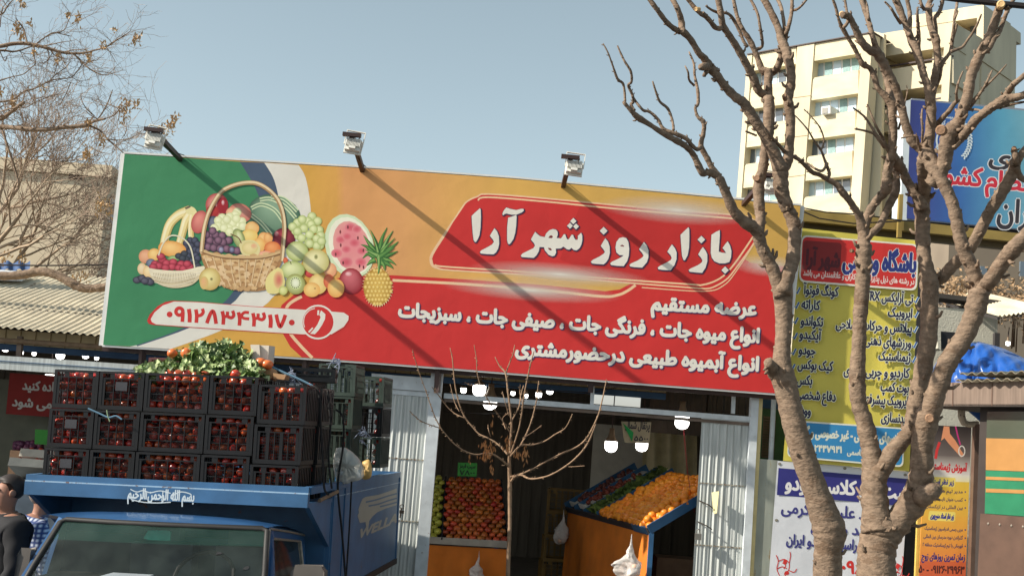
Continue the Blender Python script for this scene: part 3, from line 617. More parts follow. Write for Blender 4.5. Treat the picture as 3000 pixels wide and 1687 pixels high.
# ------------------------------------------------------------------ folding gates
def gate(xa, xb, ytop, Y, label, lock=None):
    a, b = at(xa, ytop[0], Y), at(xb, ytop[1], Y); t = thing('folding_gate', label, 'gate', Vector(((a.x + b.x) / 2, Y, FLZ)), 'folding metal gates of the market')
    n = max(6, round((b.x - a.x) / .036)); zt = min(a.z, b.z); vs = []; fs = []
    for i in range(2 * n + 1):
        x = a.x + (b.x - a.x) * i / (2 * n); y = Y + (.007 if i % 2 else 0) + .004 * math.sin(i * 1.7)
        vs += [(x, y, FLZ + .02), (x, y, zt)]
    fs = [(2 * i, 2 * i + 2, 2 * i + 3, 2 * i + 1) for i in range(2 * n)]
    m = MB(); m.add(vs, fs); m.add([(v[0], v[1] + .004, v[2]) for v in vs], [f[::-1] for f in fs]); m.build('pleated_leaf', M_PALE, t)
    m = MB(); m.box(a.x, b.x, Y - .008, Y + .03, zt + .002, zt + .05); m.build('top_rail', M_PALE2, t)
    for z in (zt - .62, zt - 1.22, zt - 1.85):
        m = MB()
        for i in range(n): m.box(a.x + (b.x - a.x) * (i + .5) / n - .012, a.x + (b.x - a.x) * (i + .5) / n + .012, Y - .003, Y + .001, z - .006, z + .006)
        m.bar((a.x, Y + .006, z), (b.x, Y + .006, z), .004); m.build('rivet_row', mat('worn_rivets', S(170, 164, 146), rough=.6, rust=S(110, 80, 60), rustamt=.5, rustscale=60), t)
    return t, a, b, zt
g, a, b, zt = gate(1085, 1258, (1150, 1163), GY + .03, 'pleated pale blue folding gate beside the rear of the truck')
m = MB(); m.box(a.x, b.x, GY, GY + .05, zt + .055, zt + .19); m.build('header_panel', M_PALE2, g)
g, a, b, zt = gate(2056, 2202, (1228, 1238), GY + .03, 'pleated pale grey folding gate right of the orange stand, with a paper stuck on it')
for z in (.62, .78): MB().tube([(a.x + .02, GY + .03, zt - z * 1.28), (a.x + .10, GY - .05, zt - z * 1.28 - .03), (a.x + .15, GY - .04, zt - z * 1.28 - .06)], .006, 6).build('latch_rod', mat('dark_iron', S(70, 62, 56), rough=.5, metal=.6), g)
q = at(2045, 1571, GY - .04); mb = MB(); mb.box(q.x - .03, q.x + .03, GY - .06, GY - .02, q.z - .03, q.z + .03); t = thing('padlock', 'grey padlock hanging on the edge of the right folding gate', 'padlock', q)
mb.build('body', mat('padlock_steel', S(150, 146, 138), rough=.35, metal=.7), t); MB().tube([q + Vector((-.018, 0, .03)), q + Vector((-.016, 0, .06)), q + Vector((0, 0, .072)), q + Vector((.016, 0, .06)), q + Vector((.018, 0, .03))], .006, 8).build('shackle', mat('padlock_steel'), t)
mb = MB(); P = [at(2085, 1442, GY - .01), at(2106, 1438, GY - .07), at(2100, 1502, GY - .06), at(2090, 1504, GY - .01)]; mb.slab(P, (.001, .002, 0))
tag(mb.build('paper_notice', mat('yellowed_paper', S(226, 214, 160), rough=.8)), 'small yellowed paper curling off the right folding gate', 'notice')

# ------------------------------------------------------------------ electric bulbs
M_BULB = mat('lit_bulb', (1, .97, .9), rough=.3, emit=5, var=0); M_CAP = mat('bulb_cap', S(120, 100, 78), rough=.5, var=.1)
BULBN = {}
def bulb(px, py, w, label, Y=None, group='lit bulbs hanging in the market hall', shade=True):
    D = .135; Y = Y or min(16.8, max(12.7, D * F_PX / w)); r = w * Y / F_PX / 2; p = at(px, py, Y)
    t = thing('hanging_bulb', label, 'light bulb', p + Vector((0, 0, r * 2)), group)
    MB().lathe(p, [(.2 * r, -1.0 * r), (.7 * r, -.8 * r), (.97 * r, -.4 * r), (r, 0), (r, .75 * r)], 16).build('diffuser', M_BULB, t, smooth=True)
    MB().lathe(p, [(r, .76 * r), (.95 * r, 1.0 * r), (.62 * r, 1.5 * r), (.42 * r, 2.2 * r), (.42 * r, 2.9 * r)], 16).build('cap', M_CAP, t, smooth=True)
    MB().tube([p + Vector((0, 0, 2.9 * r)), p + Vector((.01, 0, max(.2, 3.28 - p.z)))], .006, 6).build('flex', M_DARKST, t)
for a_ in ((1404, 1142, 38, 'large lit bulb left of the sapling, just below the signboard'), (1436, 1180, 40, 'large lit bulb half behind the white door beam'), (1998, 1236, 42, 'large lit bulb under the door beam, beside the right gate'),
           (1790, 1306, 36, 'lit bulb in front of the white partition'), (1880, 1304, 36, 'lit bulb half hidden by the handwritten price card'),
           (1358, 1143, 17, 'small far bulb left of the large one under the signboard'), (1578, 1157, 18, 'small far bulb seen through the sapling twigs'), (1611, 1145, 20, 'small far bulb right of the sapling tip'), (1503, 1152, 13, 'tiny far bulb behind the sapling stem'), (1541, 1160, 13, 'tiny far bulb between two sapling twigs'),
           (145, 1106, 25, 'lit bulb in front of the red banner, left of the crates'), (177, 1040, 25, 'lit bulb with a ribbed cap above the white beam'), (16, 1021, 19, 'small lit bulb at the far left under the roof'), (61, 1033, 15, 'small lit bulb beside the rusty hanger'),
           (100, 1036, 12, 'tiny far bulb between two hangers on the left'), (251, 1041, 19, 'small lit bulb above the white beam, below the green end of the sign'), (283, 1049, 12, 'tiny far bulb right of the small one under the sign corner')):
    bulb(*a_)
mb = MB()
for L in ([(1300, 1205), (1420, 1212), (1600, 1206), (1790, 1222), (2050, 1236)], [(1500, 1160), (1640, 1168), (1830, 1130)], [(1300, 1128), (1404, 1118), (1560, 1140), (1740, 1150)]):
    mb.tube([at(x, y, 12.6) for x, y in L], .005, 5)
tag(mb.build('electric_cable', mat('cable_black', S(40, 34, 32), rough=.6)), 'thin dark electric cables strung between the hanging bulbs', 'cable')
# ------------------------------------------------------------------ right of the gate: sheet, banners, posters, kiosk
BY = 12.2
M_GALV = mat('stained_zinc_sheet', S(158, 162, 150), rough=.5, var=.22, scale=3, stretch=(3, 1, .7), rust=S(150, 124, 70), rustamt=.42, rustscale=3, metal=.25)
a, b, c, d = at(2222, 1343, BY), at(2280, 1348, BY), at(2262, 1687, BY), at(2200, 1687, BY)
mb = MB(); mb.slab([a, b, Vector((b.x, BY, .15)), Vector((a.x, BY, .15))], (0, .03, 0)); tag(mb.build('zinc_sheet', M_GALV), 'stained zinc sheet standing between the right gate and the white banner', 'metal sheet')
# narrow green door with a louvre behind the white pipe
t = thing('louvred_door', 'narrow dark green door with a brown louvre behind a white pipe', 'door', at(2260, 1345, 12.6))
a, b = at(2236, 1190, 12.6), at(2322, 1196, 12.6); z0 = at(2260, 1360, 12.6).z - .6
mb = MB(); mb.box(a.x, b.x, 12.6, 12.64, z0, a.z - .02); mb.build('leaf', mat('green_door_paint', S(70, 104, 66), rough=.5, var=.2), t)
mb = MB(); mb.box(a.x - .02, b.x + .02, 12.56, 12.64, a.z - .015, a.z + .07); mb.build('lintel', M_BLUEB, t)
p, q = at(2239, 1216, 12.58), at(2261, 1340, 12.58); mb = MB()
for i in range(16):
    z = p.z + (q.z - p.z) * (i + .5) / 16; mb.slab([(p.x, 12.585, z), (q.x + .02, 12.585, z), (q.x + .02, 12.57, z - .018), (p.x, 12.57, z - .018)], (0, .004, .004))
mb.bar((p.x, 12.59, p.z), (p.x, 12.59, q.z), .008); mb.bar((q.x + .02, 12.59, p.z), (q.x + .02, 12.59, q.z), .008); mb.build('louvre', mat('louvre_brown', S(120, 100, 78), rough=.6), t)
p = at(2268, 1152, 12.3); MB().tube([p, Vector((p.x, p.y, .4))], .025, 10).build('pipe_tmp', M_PALE2); o = bpy.data.objects['pipe_tmp']; o.name = 'drain_pipe'; tag(o, 'white upright pipe beside the narrow green louvred door', 'pipe')
# --- the yellow gym banner, hung a little behind the sign
ban = thing('gym_banner', 'tall yellow hanging cloth banner listing gym classes under a red heading', 'banner', at(2480, 1360, BY - .03))
NB = [(2346, 668), (2695, 706), (2664, 1380), (2294, 1349)]
def bil(L, u, v): (ax, ay), (bx, by), (cx, cy), (dx, dy) = L; return (ax * (1-u) * (1-v) + bx * u * (1-v) + cx * u * v + dx * (1-u) * v, ay * (1-u) * (1-v) + by * u * (1-v) + cy * u * v + dy * (1-u) * v)
YWB = INK(200, 186, 84)
def clothwave(u, v): return .010 * math.sin(u * 9 + v * 5) * (.3 + v) * u + .012 * math.sin(u * 17 - v * 7) * u * .5
m = MB(); NU, NV = 26, 40
def bp_(u, v): q = bil(NB, u, v); return at(q[0], q[1], BY - .045 + clothwave(u, v))
m.grid(bp_, NU, NV); m.c = [YWB] * len(m.v); m.build('cloth', M_INK, ban, smooth=True)
class Cloth(Ink):                                       # ink that follows the folds of the cloth
    def P(s, p):
        q = at(p[0], p[1], BY - .045); u = (p[0] - NB[3][0] - (1349 - p[1]) * .076) / 362; v = (p[1] - 668 - .1 * (p[0] - 2346)) / 680
        return at(p[0], p[1], BY - .052 - .006 + min(0, clothwave(u, v)) * .0 - s.layer * .0002 - .012)
ck = Cloth(BY); ck.base = 1
RB = INK(196, 52, 48); LBL = INK(54, 128, 176); DKB = INK(44, 44, 70); HAL = INK(214, 216, 190)
def rrect(TL, TR, BR, BL, r, n=5):
    P = [Vector(x) for x in (TL, TR, BR, BL)]; out = []
    for i in range(4):
        p, a, b = P[i], P[i - 1], P[(i + 1) % 4]; a = p + (a - p).normalized() * r; b = p + (b - p).normalized() * r
        for k in range(n + 1):
            t = k / n; q = a * (1-t) ** 2 + p * 2 * t * (1-t) + b * t * t; out.append((q.x, q.y))
    return out
ck.poly(rrect((2348, 688), (2692, 716), (2686, 852), (2340, 826), 20), INK(220, 216, 200)); ck.poly(rrect((2352, 693), (2687, 720), (2681, 846), (2345, 821), 18), RB)
ck.poly(rrect((2354, 704), (2466, 712), (2461, 800), (2350, 790), 10), INK(128, 40, 40)); ck.text('شهر آرا', (2362, 775), (2458, 783), 44, INK(84, 34, 40), bold=2.5)
ck.text('باشگاه ورزشی', (2470, 784), (2681, 797), 54, INK(214, 214, 206), bold=5); ck.text('باشگاه ورزشی', (2470, 784), (2681, 797), 54, INK(46, 56, 116), bold=3)
ck.text('در رشته های ذیل پذیرای ورزشکاران و علاقمندان می باشد', (2353, 806), (2678, 833), 17, INK(226, 200, 190), bold=.7)
for t_, A, B in (('تی آرایکس TRX', (2535, 878), (2674, 888)), ('ایروبیک', (2602, 926), (2671, 931)), ('پیلاتس و حرکات اصلاحی', (2449, 960), (2670, 974)), ('ورزشهای ذهنی', (2533, 1008), (2668, 1018)), ('ژیمناستیک', (2574, 1054), (2666, 1059)), ('کاردیو و چربی سوزی', (2472, 1096), (2663, 1106)),
                 ('بوت کمپ', (2580, 1144), (2661, 1149)), ('ایروبیک پیشرفته', (2528, 1180), (2659, 1188)), ('بدنسازی', (2582, 1233), (2652, 1239)), ('کونگ فوتوآ', (2353, 860), (2455, 868)), ('کاراته', (2348, 903), (2401, 908)), ('تکواندو', (2346, 951), (2410, 956)), ('آیکیدو', (2342, 990), (2405, 996)),
                 ('جودو', (2340, 1036), (2388, 1040)), ('کیک بوکس', (2337, 1078), (2439, 1086)), ('بکس', (2334, 1124), (2378, 1127)), ('دفاع شخصی', (2332, 1166), (2447, 1175)), ('ووشو', (2328, 1212), (2374, 1216))):
    ck.text(t_, A, B, 27, HAL, bold=3.2); ck.text(t_, A, B, 27, DKB, bold=1.3)
for x, y in ((2337, 853), (2334, 896), (2331, 941), (2329, 986), (2325, 1032), (2322, 1077), (2320, 1120), (2684, 881), (2683, 924), (2681, 967), (2679, 1012), (2676, 1055)):
    ck.stroke([(x - 6, y), (x - 2, y + 7), (x + 7, y - 11)], 8, HAL); ck.stroke([(x - 6, y), (x - 2, y + 7), (x + 7, y - 11)], 4.5, INK(50, 96, 160))
ck.poly(rrect((2310, 1229), (2652, 1253), (2646, 1368), (2306, 1338), 16), INK(214, 214, 196)); ck.poly(rrect((2313, 1234), (2648, 1257), (2642, 1363), (2309, 1334), 14), LBL)
ck.text('کلاسهای خصوصی - غیر خصوصی و گروهی', (2322, 1274), (2640, 1296), 26, INK(206, 208, 190), bold=1.6)
ck.text('۲۴۴۷۹۴۱ - ۰۹۱۲', (2326, 1318), (2465, 1326), 19, INK(206, 208, 190), bold=1.2); ck.text('مشاوره دکتر قاسمی', (2482, 1330), (2612, 1341), 17, INK(206, 208, 190), bold=.8)
ck.build('lettering', M_INK, ban)
# --- white judo class banner
jud = thing('judo_banner', 'white banner with a dark blue heading strip, fixed below the yellow one', 'banner', at(2470, 1687, BY))
JB = [(2278, 1349), (2664, 1381), (2645, 1687), (2256, 1687)]
m = MB(); m.grid(lambda u, v: at(*bil([(2278, 1349), (2664, 1381), (2632, 1840), (2243, 1808)], u, v), BY - .01 + .003 * math.sin(u * 13 + v * 9) * math.sin(v * 7)), 24, 24)
m.c = [INK(206, 208, 212)] * len(m.v); m.build('cloth', M_INK, jud, smooth=True)
ji = Ink(BY - .0135, .0001); ji.base = 1
ji.poly([(2281, 1370), (2661, 1402), (2655, 1482), (2276, 1449)], INK(52, 52, 118))
ji.text('ثبت نام کلاس جودو', (2301, 1432), (2657, 1462), 40, INK(216, 214, 212), bold=2.2)
NVB = INK(62, 62, 122)
ji.text('استاد علیرضا اکرمی', (2289, 1500), (2600, 1526), 33, NVB, bold=1.4); ji.text('کمربند مشکی', (2376, 1556), (2600, 1572), 28, NVB, bold=1.4); ji.text('مربی فدراسیون جودو ایران', (2304, 1592), (2600, 1618), 29, NVB, bold=1.4)
ji.text('۰۹۸۵', (2466, 1676), (2560, 1684), 36, RB, bold=2)
r2 = random.Random(5)
for cx, cy in ((2302, 1655), (2632, 1668)):               # red ink sketch of two wrestlers
    for L in ([(-28,-30),(-22,-12),(-26,10),(-18,30)], [(-22,-12),(-4,-18),(10,-6),(8,14),(-4,24)], [(10,-6),(14,-28),(12,-40)], [(8,14),(24,20),(32,10)], [(-26,10),(-10,4),(4,10)], [(-4,24),(2,38)], [(-10,-8),(0,0),(-6,10)]):
        ji.stroke([(cx + x, cy + y) for x, y in L], 2.6, RB, smooth=4)
    ji.blob(cx - 2, cy - 10, 6, 7, RB, RB, hx=0, hy=0, seg=10); ji.blob(cx + 3, cy + 22, 7, 6, RB, RB, hx=0, hy=0, seg=10)
for x, y in ((2284, 1358), (2475, 1371), (2275, 1523), (2652, 1390)): ji.blob(x, y, 5, 4, INK(150, 146, 130), INK(90, 84, 74), seg=10)
ji.build('lettering', M_INK, jud)
# --- posts and poster
p = at(2698, 1390, BY - .05); MB().box(p.x - .02, p.x + .02, BY - .06, BY - .02, .1, p.z).build('sign_post', mat('yellow_post_paint', S(206, 178, 92), rough=.5, var=.15)); o = bpy.data.objects['sign_post']; tag(o, 'thin pale yellow post between the white banner and the gymnastics poster', 'post')
pos = thing('gymnastics_poster', 'orange and yellow gymnastics training poster with a gymnast on rings at the top', 'poster', at(2770, 1687, 12.1))
PY = 12.1; pi_ = Ink(PY, .0002); pi_.base = 1
PB = [(2712, 1244), (2846, 1250), (2829, 1687), (2692, 1687)]
m = MB(); m.slab([at(2712, 1244, PY + .002), at(2846, 1250, PY + .002), at(2824, 1820, PY + .002), at(2688, 1820, PY + .002)], (0, .02, 0)); m.c = [INK(222, 150, 72)] * len(m.v); m.build('board', M_INK, pos)
def band(v0, v1, c0, c1):
    L = [bil(PB, 0, v0), bil(PB, 1, v0), bil(PB, 1, v1), bil(PB, 0, v1)]; pi_.put(L, 1)
    pi_.m.add([pi_.P(q) for q in L], [(0, 1, 2, 3)], [c0, c0, c1, c1])
band(0, .2, INK(50, 44, 44), INK(110, 100, 96)); band(.2, .325, INK(120, 110, 104), INK(222, 214, 206)); band(.325, .37, INK(226, 222, 210), INK(230, 220, 170)); band(.37, .6, INK(226, 190, 74), INK(228, 176, 70)); band(.6, .9, INK(228, 172, 70), INK(222, 132, 64)); band(.9, 1, INK(206, 100, 60), INK(200, 92, 58))
pi_.base = 2
ZL = (2200, 1100, 2.469)
pi_.poly(Z(ZL, [(1395,365),(1435,368),(1440,420),(1480,470),(1520,540),(1545,575),(1520,590),(1480,545),(1430,490),(1400,450),(1375,470)]), INK(222, 150, 110)); pi_.stroke(Z(ZL, [(1365,480),(1345,540),(1335,600)]), 8, INK(206, 60, 60))
pi_.stroke(Z(ZL, [(1480,365),(1495,430),(1515,500)]), 4, INK(200, 60, 130)); ctr = Z(ZL, [(1525, 545)])[0]
pi_.stroke([(ctr[0] + 9 * math.cos(t * .4), ctr[1] + 15 * math.sin(t * .4)) for t in range(17)], 3.5, INK(222, 216, 206))
pi_.text('آموزش ژیمناستیک', (2716, 1372), (2832, 1380), 20, INK(200, 54, 60), bold=1.2)
for t_, y in (('زیر نظر استاد', 1417), ('زیر نظر استاد منوچهری', 1517)):
    pi_.poly(rrect((2722, y - 22), (2800, y - 18), (2797, y + 10), (2719, y + 6), 5), INK(236, 214, 110)); pi_.text(t_, (2726, y - 1), (2794, y + 2), 15, INK(58, 62, 140), bold=.8)
for i, (t_, y) in enumerate((('مدیر تیم های ملی', 1442), ('کسب عنوان نایب قهرمانی', 1466), ('بین المللی در ازبکستان', 1489), ('مربی رسمی فدراسیون ژیمناستیک', 1553), ('گذراندن دوره مدرسان بین المللی', 1577), ('قهرمانی با تیم ژیمناستیک منطقه ۲', 1601))):
    pi_.text(t_, (2718 - i * 3, y - 3), (2820, y + 2), 10, INK(92, 74, 90), bold=.4); pi_.blob(2828, y - 2, 2.4, 2.4, INK(80, 60, 110), INK(80, 60, 110), seg=8)
pi_.text('زمان تمرین روزهای زوج', (2700, 1636), (2826, 1640), 19, INK(60, 50, 110), bold=.9); pi_.text('۰۹۱۲۶۰۲۹۹۶۳ - ۵۰', (2692, 1676), (2824, 1680), 22, INK(90, 44, 40), bold=1.2)
pi_.build('print', M_INK, pos)
# --- brown downpipe
t = thing('downpipe', 'brown square downpipe with a pale elbow beside the gymnastics poster', 'drainpipe', at(2850, 1687, 11.95))
p = at(2868, 1243, 11.95); MB().box(p.x - .045, p.x + .035, 11.92, 12.0, .1, p.z).build('pipe', mat('brown_pipe_paint', S(96, 76, 64), rough=.5, var=.2, rust=S(150, 130, 110), rustamt=.34, rustscale=12), t)
MB().tube([at(2817, 1190, 11.95), at(2817, 1220, 11.95), at(2824, 1238, 11.95), at(2840, 1243, 11.95), at(2866, 1241, 11.95)], [.035, .035, .035, .03, .028], 10).build('elbow', mat('pale_pipe', S(170, 158, 140), rough=.5, var=.2, rust=S(96, 76, 64), rustamt=.45, rustscale=12), t)
# --- kiosk: angled, its right end nearer the street
KO = at(2700, 1190, 11.9); KQ = at(3000, 1190, 10.9); kd = (KQ - KO); kd.z = 0; kd.normalize(); kn = Vector((kd.y, -kd.x, 0))
if kn.y > 0: kn = -kn
def kp(x, y, off=0): return onplane(x, y, KO + kn * off, kn)
kio = thing('kiosk', 'brown sheet metal kiosk with a striped green window, at the right edge', 'kiosk', Vector((KO.x + 1.2, KO.y - .2, .13)))
M_CHR_ = mat('screw_steel', S(150, 140, 128), rough=.4, metal=.5)
M_KB = mat('brown_sheet', S(116, 100, 88), rough=.5, var=.22, scale=6, stretch=(8, 8, .5), rust=S(160, 150, 136), rustamt=.34, rustscale=12)
M_KD = mat('brown_wall_paint', S(88, 66, 54), rough=.55, var=.2, scale=5)
def kq(L, off, m, name, parent=kio, th=.03): mb = MB(); mb.slab([kp(x, y, off) for x, y in L], -kn * th); return mb.build(name, m, parent)
kq([(2720, 1122), (3120, 1110), (3120, 1190), (2690, 1188)], .16, M_KB, 'fascia', th=.05)
for x in (2790, 2905, 3010): kq([(x, 1123 - (x - 2720) * .03), (x + 3, 1123 - (x - 2720) * .03), (x + 2, 1189), (x - 1, 1189)], .163, M_KD, 'sheet_seam', th=.002)
for i in range(7):
    q = kp(2895 + i * 34, 1533 + i * 3, .022); MB().lathe(q, [(.011, -.004), (.011, .003), (.006, .006)], 8, kn).build('screw', M_CHR_, kio)
mb = MB(); P = [kp(2690, 1189, .16), kp(3120, 1191, .16)]; mb.slab(P + [P[1] - kn * 2.2, P[0] - kn * 2.2], (0, 0, .02)); mb.build('soffit', mat('dark_steel'), kio)
kq([(2872, 1190), (3120, 1190), (3120, 1950), (2846, 1950)], -.02, mat('dark_kiosk', S(52, 44, 40), rough=.6), 'frame', th=.05)
kq([(2872, 1503), (3120, 1524), (3110, 1950), (2852, 1950)], .02, M_KD, 'lower_panel')
w = kq([(2892, 1205), (3110, 1205), (3110, 1522), (2884, 1506)], .0, mat('window_glass_dark', S(74, 80, 68), rough=.12, var=.15, scale=3, spec=.6), 'window', th=.02)
for L, m_ in (([(2889, 1283), (3110, 1288), (3110, 1384), (2888, 1376)], mat('tan_film', S(166, 122, 72), rough=.25, var=.08)), ([(2888, 1377), (3110, 1385), (3110, 1519), (2885, 1503)], mat('green_film', S(46, 116, 84), rough=.25, var=.1))): kq(L, .006, m_, 'film', w, .003)  # plain tan and green bands laid over the window glass
for y0, y1 in ((1395, 1404), (1430, 1441)): kq([(2888, y0), (3110, y0 + 8), (3110, y1 + 8), (2888, y1)], .011, MATS['tan_film'], 'film_stripe', w, .003)
# corrugated sheets and blue tarpaulin on the kiosk
def corr(A, B, depth, amp, pitch, name, m, label, cat):
    n = int((B - A).length / pitch * 6); k = (B - A).length / pitch
    mb = MB(); f = lambda dz: (lambda u, v: A.lerp(B, u) - kn * depth * v + Vector((0, 0, amp * math.sin(u * k * 2 * math.pi) + .05 * v + dz)))
    mb.grid(f(0), n, 3); mb.grid(f(-.008), n, 3); nn = (n + 1) * 4
    mb.f += [(i, i + 1, nn + i + 1, nn + i) for i in range(n)]
    o = mb.build(name, m, smooth=True); return tag(o, label, cat)
corr(kp(2800, 1114, .24), kp(3140, 1104, .24), 1.6, .014, .105, 'corrugated_sheet', M_CORR, 'lower grey corrugated sheet lying on the kiosk roof', 'roof sheet')
corr(kp(2812, 1094, .18), kp(3140, 1084, .18), 1.6, .014, .105, 'corrugated_sheet', M_CORR, 'upper grey corrugated sheet in front of the blue tarpaulin', 'roof sheet')
M_TARP = mat('blue_tarpaulin', S(34, 82, 156), rough=.3, var=.12, scale=3, bump=.01, bscale=9, coat=.2)
TP = [(2715, 1150), (2724, 1120), (2732, 1078), (2760, 1035), (2800, 1018), (2840, 1003), (2868, 1000), (2905, 1012), (2950, 1035), (2990, 1052), (3040, 1075), (3100, 1100)]
mb = MB(); r2 = random.Random(2)
def tarp(u, v):
    k = u * (len(TP) - 1); i = min(int(k), len(TP) - 2); f = k - i; x = TP[i][0] * (1 - f) + TP[i + 1][0] * f; y = TP[i][1] * (1 - f) + TP[i + 1][1] * f
    yb = 1165; a = v * math.pi * .5; yy = yb + (y - yb) * math.sin(a)
    fold = .12 * abs(math.sin(u * 17 + math.sin(v * 3) * 1.4)) * (1 - v * .5) + .05 * abs(math.sin(u * 37 + v * 7)) * (1 - v * .6) + .02 * math.sin(u * 71 - v * 16)
    return kp(x, yy, -.9 - .9 * (1 - math.cos(a)) * .0 + (math.cos(a)) * .55 + fold)
mb.grid(tarp, 90, 16); top = lambda u, v: tarp(u, 1) - kn * (1.2 * v) - Vector((0, 0, .5 * v * v)); mb.grid(top, 90, 6)
tag(mb.build('blue_tarpaulin', M_TARP, smooth=True), 'crumpled shiny blue tarpaulin heaped on the kiosk roof', 'tarpaulin')
# --- white rendered wall behind, with awning, AC-like black box and dry bush
WY = 15.5
wl_ = thing('rendered_wall', 'cracked off-white rendered wall behind the blue tarpaulin', 'wall', at(2830, 1050, WY))
a, b = at(2700, 880, WY), at(2924, 905, WY); mb = MB(); mb.box(a.x, b.x, WY, WY + .3, FLZ, (a.z + b.z) / 2 - .05); mb.build('masonry', mat('off_white_render', S(190, 186, 170), rough=.85, var=.12, scale=2, rust=S(130, 116, 92), rustamt=.33, rustscale=3, bump=.006), wl_)
mb = MB(); mb.slab([at(2695, 852, WY - .05), at(2932, 880, WY - .05), at(2934, 893, WY - .05), at(2695, 866, WY - .05)], (0, .4, 0)); mb.build('coping', mat('dark_coping', S(66, 62, 58), rough=.8), wl_)
mb = MB(); A, B = at(2926, 926, 14.6), at(3090, 905, 14.2)
mb.slab([A, B, B + Vector((0, 2.5, .25)), A + Vector((0, 2.5, .25))], (0, 0, .015)); t = thing('awning', 'pale corrugated awning sheet at the right edge above the tarpaulin', 'awning', A)
mb = MB(); n = 80; mb.grid(lambda u, v: A.lerp(B, u) + Vector((0, 2.5 * v, .5 * v + .012 * math.sin(u * 12 * 2 * math.pi))), n, 3); mb.build('sheet', M_CORR, t, smooth=True)
for q0 in (A, A.lerp(B, .4), A.lerp(B, .8)): MB().bar(q0 + Vector((0, 0, -.03)), q0 + Vector((0, 2.5, .46)), .03).build('rib', MATS['dark_steel'], t)
MB().bar(A + Vector((0, .05, -.2)), A + Vector((0, .05, -1.8)), .06).build('support', MATS['dark_steel'], t)
bulb(2953, 1006, 13, 'small lit bulb under the awning at the right, above the tarpaulin', 14.9, None)
bx = thing('black_box', 'small black box with a pale side, in front of the rendered wall', 'box', at(2768, 1024, 14.8)); a, b = at(2754, 970, 14.8), at(2800, 1024, 14.8)
mb = MB(); mb.box(a.x, b.x, 14.8, 15.1, b.z, a.z); mb.build('case', mat('black_case', S(34, 34, 36), rough=.6), bx); mb = MB(); mb.slab([at(2745, 966, 14.78), at(2756, 968, 14.78), at(2757, 1026, 14.78), at(2748, 1020, 14.78)], (0, .3, 0)); mb.build('side_panel', mat('off_white_render'), bx)
# dry leafy shrub
def leafball(mb, c, r, n, s, rnd, flat=1.):
    for i in range(n):
        p = c + Vector((rnd.gauss(0, 1), rnd.gauss(0, 1), rnd.gauss(0, flat))) * r * .55
        a = Vector((rnd.gauss(0, 1), rnd.gauss(0, 1), rnd.gauss(0, 1))).normalized(); b = a.orthogonal().normalized(); k = s * rnd.uniform(.6, 1.3)
        mb.add([p - a * k, p + b * k * .45, p + a * k, p - b * k * .45], [(0, 1, 2, 3)])
r2 = random.Random(8); sh = thing('dry_shrub', 'dry shrub with curled tan leaves behind the rendered wall', 'shrub', at(2880, 900, 17)); lv = MB(); st = MB()
for i in range(95):
    px = r2.uniform(2755, 3030); py = 875 + (px - 2880) * .13 + r2.uniform(-52, 46); c = at(px, py, 16.5 + r2.uniform(-.5, .6)); leafball(lv, c, .17, 22, .036, r2)
    if i % 4 == 0: st.tube([at(px, py + 120, 17), at(px + 4, py + 40, 16.8), c], [.012, .008, .004], 5)
lv.build('foliage', mat('dry_leaves', S(150, 122, 90), rough=.8, var=.35, scale=9), sh); st.build('stems', mat('twig_brown', S(110, 86, 66), rough=.8), sh)
# --- olive beam above the banner, cables on it
M_OL = mat('olive_beam_paint', S(146, 124, 66), rough=.55, var=.2, scale=4)
ob = thing('olive_beam', 'long olive steel beam above the yellow banner, carrying the blue billboard', 'beam', at(2680, 690, 12.35))
A, B = at(2340, 612, 12.35), at(3080, 694, 12.35); mb = MB(); mb.slab([A, B, at(3080, 718, 12.35), at(2340, 646, 12.35)], (0, .12, 0)); mb.build('upper_flange', M_OL, ob)
mb = MB(); mb.slab([at(2340, 648, 12.45), at(3080, 720, 12.45), at(3080, 742, 12.45), at(2340, 668, 12.45)], (0, .1, 0)); mb.build('web', mat('dark_olive', S(84, 70, 40), rough=.6), ob)
p = at(2640, 570, 12.3); q = at(2634, 696, 12.3); MB().box(q.x - .02, q.x + .02, 12.28, 12.33, q.z, p.z).build('bracket', M_OL, ob)
for i, L in enumerate(([(2346, 672), (2450, 684), (2640, 704), (2700, 708)], [(2335, 606), (2420, 622), (2520, 628), (2640, 646), (2700, 650)], [(2335, 612), (2400, 640), (2500, 655), (2640, 648)])):
    o = MB().tube([at(x, y, 12.2) for x, y in L], .011 if i == 0 else .007, 6).build('cable' if i else 'banner_rod', mat('pale_pipe') if i == 0 else MATS['cable_black']); tag(o, ('thin pale rod carrying the top of the yellow banner', 'dark cable running along the top of the olive beam', 'dark cable sagging below the top of the olive beam')[i], 'rod' if i == 0 else 'cable')
# --- blue billboard
VY = 13.2; bb = thing('blue_billboard', 'large blue gradient billboard behind the pruned trees at the right', 'billboard', at(2850, 660, VY))
VB = [(2669, 293), (3100, 334), (3090, 680), (2656, 640)]
m = MB(); m.slab([at(x, y, VY + .004) for x, y in VB], (0, .28, 0)); m.build('box', mat('billboard_box', S(214, 220, 222), rough=.5), bb)
mb = MB(); mb.slab([at(2650, 298, VY + .002), at(2668, 292, VY + .002), at(2656, 690, VY + .002), at(2636, 690, VY + .002)], (0, .3, 0)); mb.build('side_post', mat('pale_aluminium', S(206, 214, 216), rough=.4, var=.06), bb)
vi = Ink(VY, .0002); GX = [0, .12, .35, .62, 1]
GC = [INK(52, 58, 110), INK(56, 70, 132), INK(56, 104, 160), INK(84, 146, 170), INK(136, 172, 168)]; GD = [INK(62, 72, 130), INK(60, 78, 140), INK(58, 98, 156), INK(84, 140, 168), INK(116, 162, 172)]
vs = []; cs = []
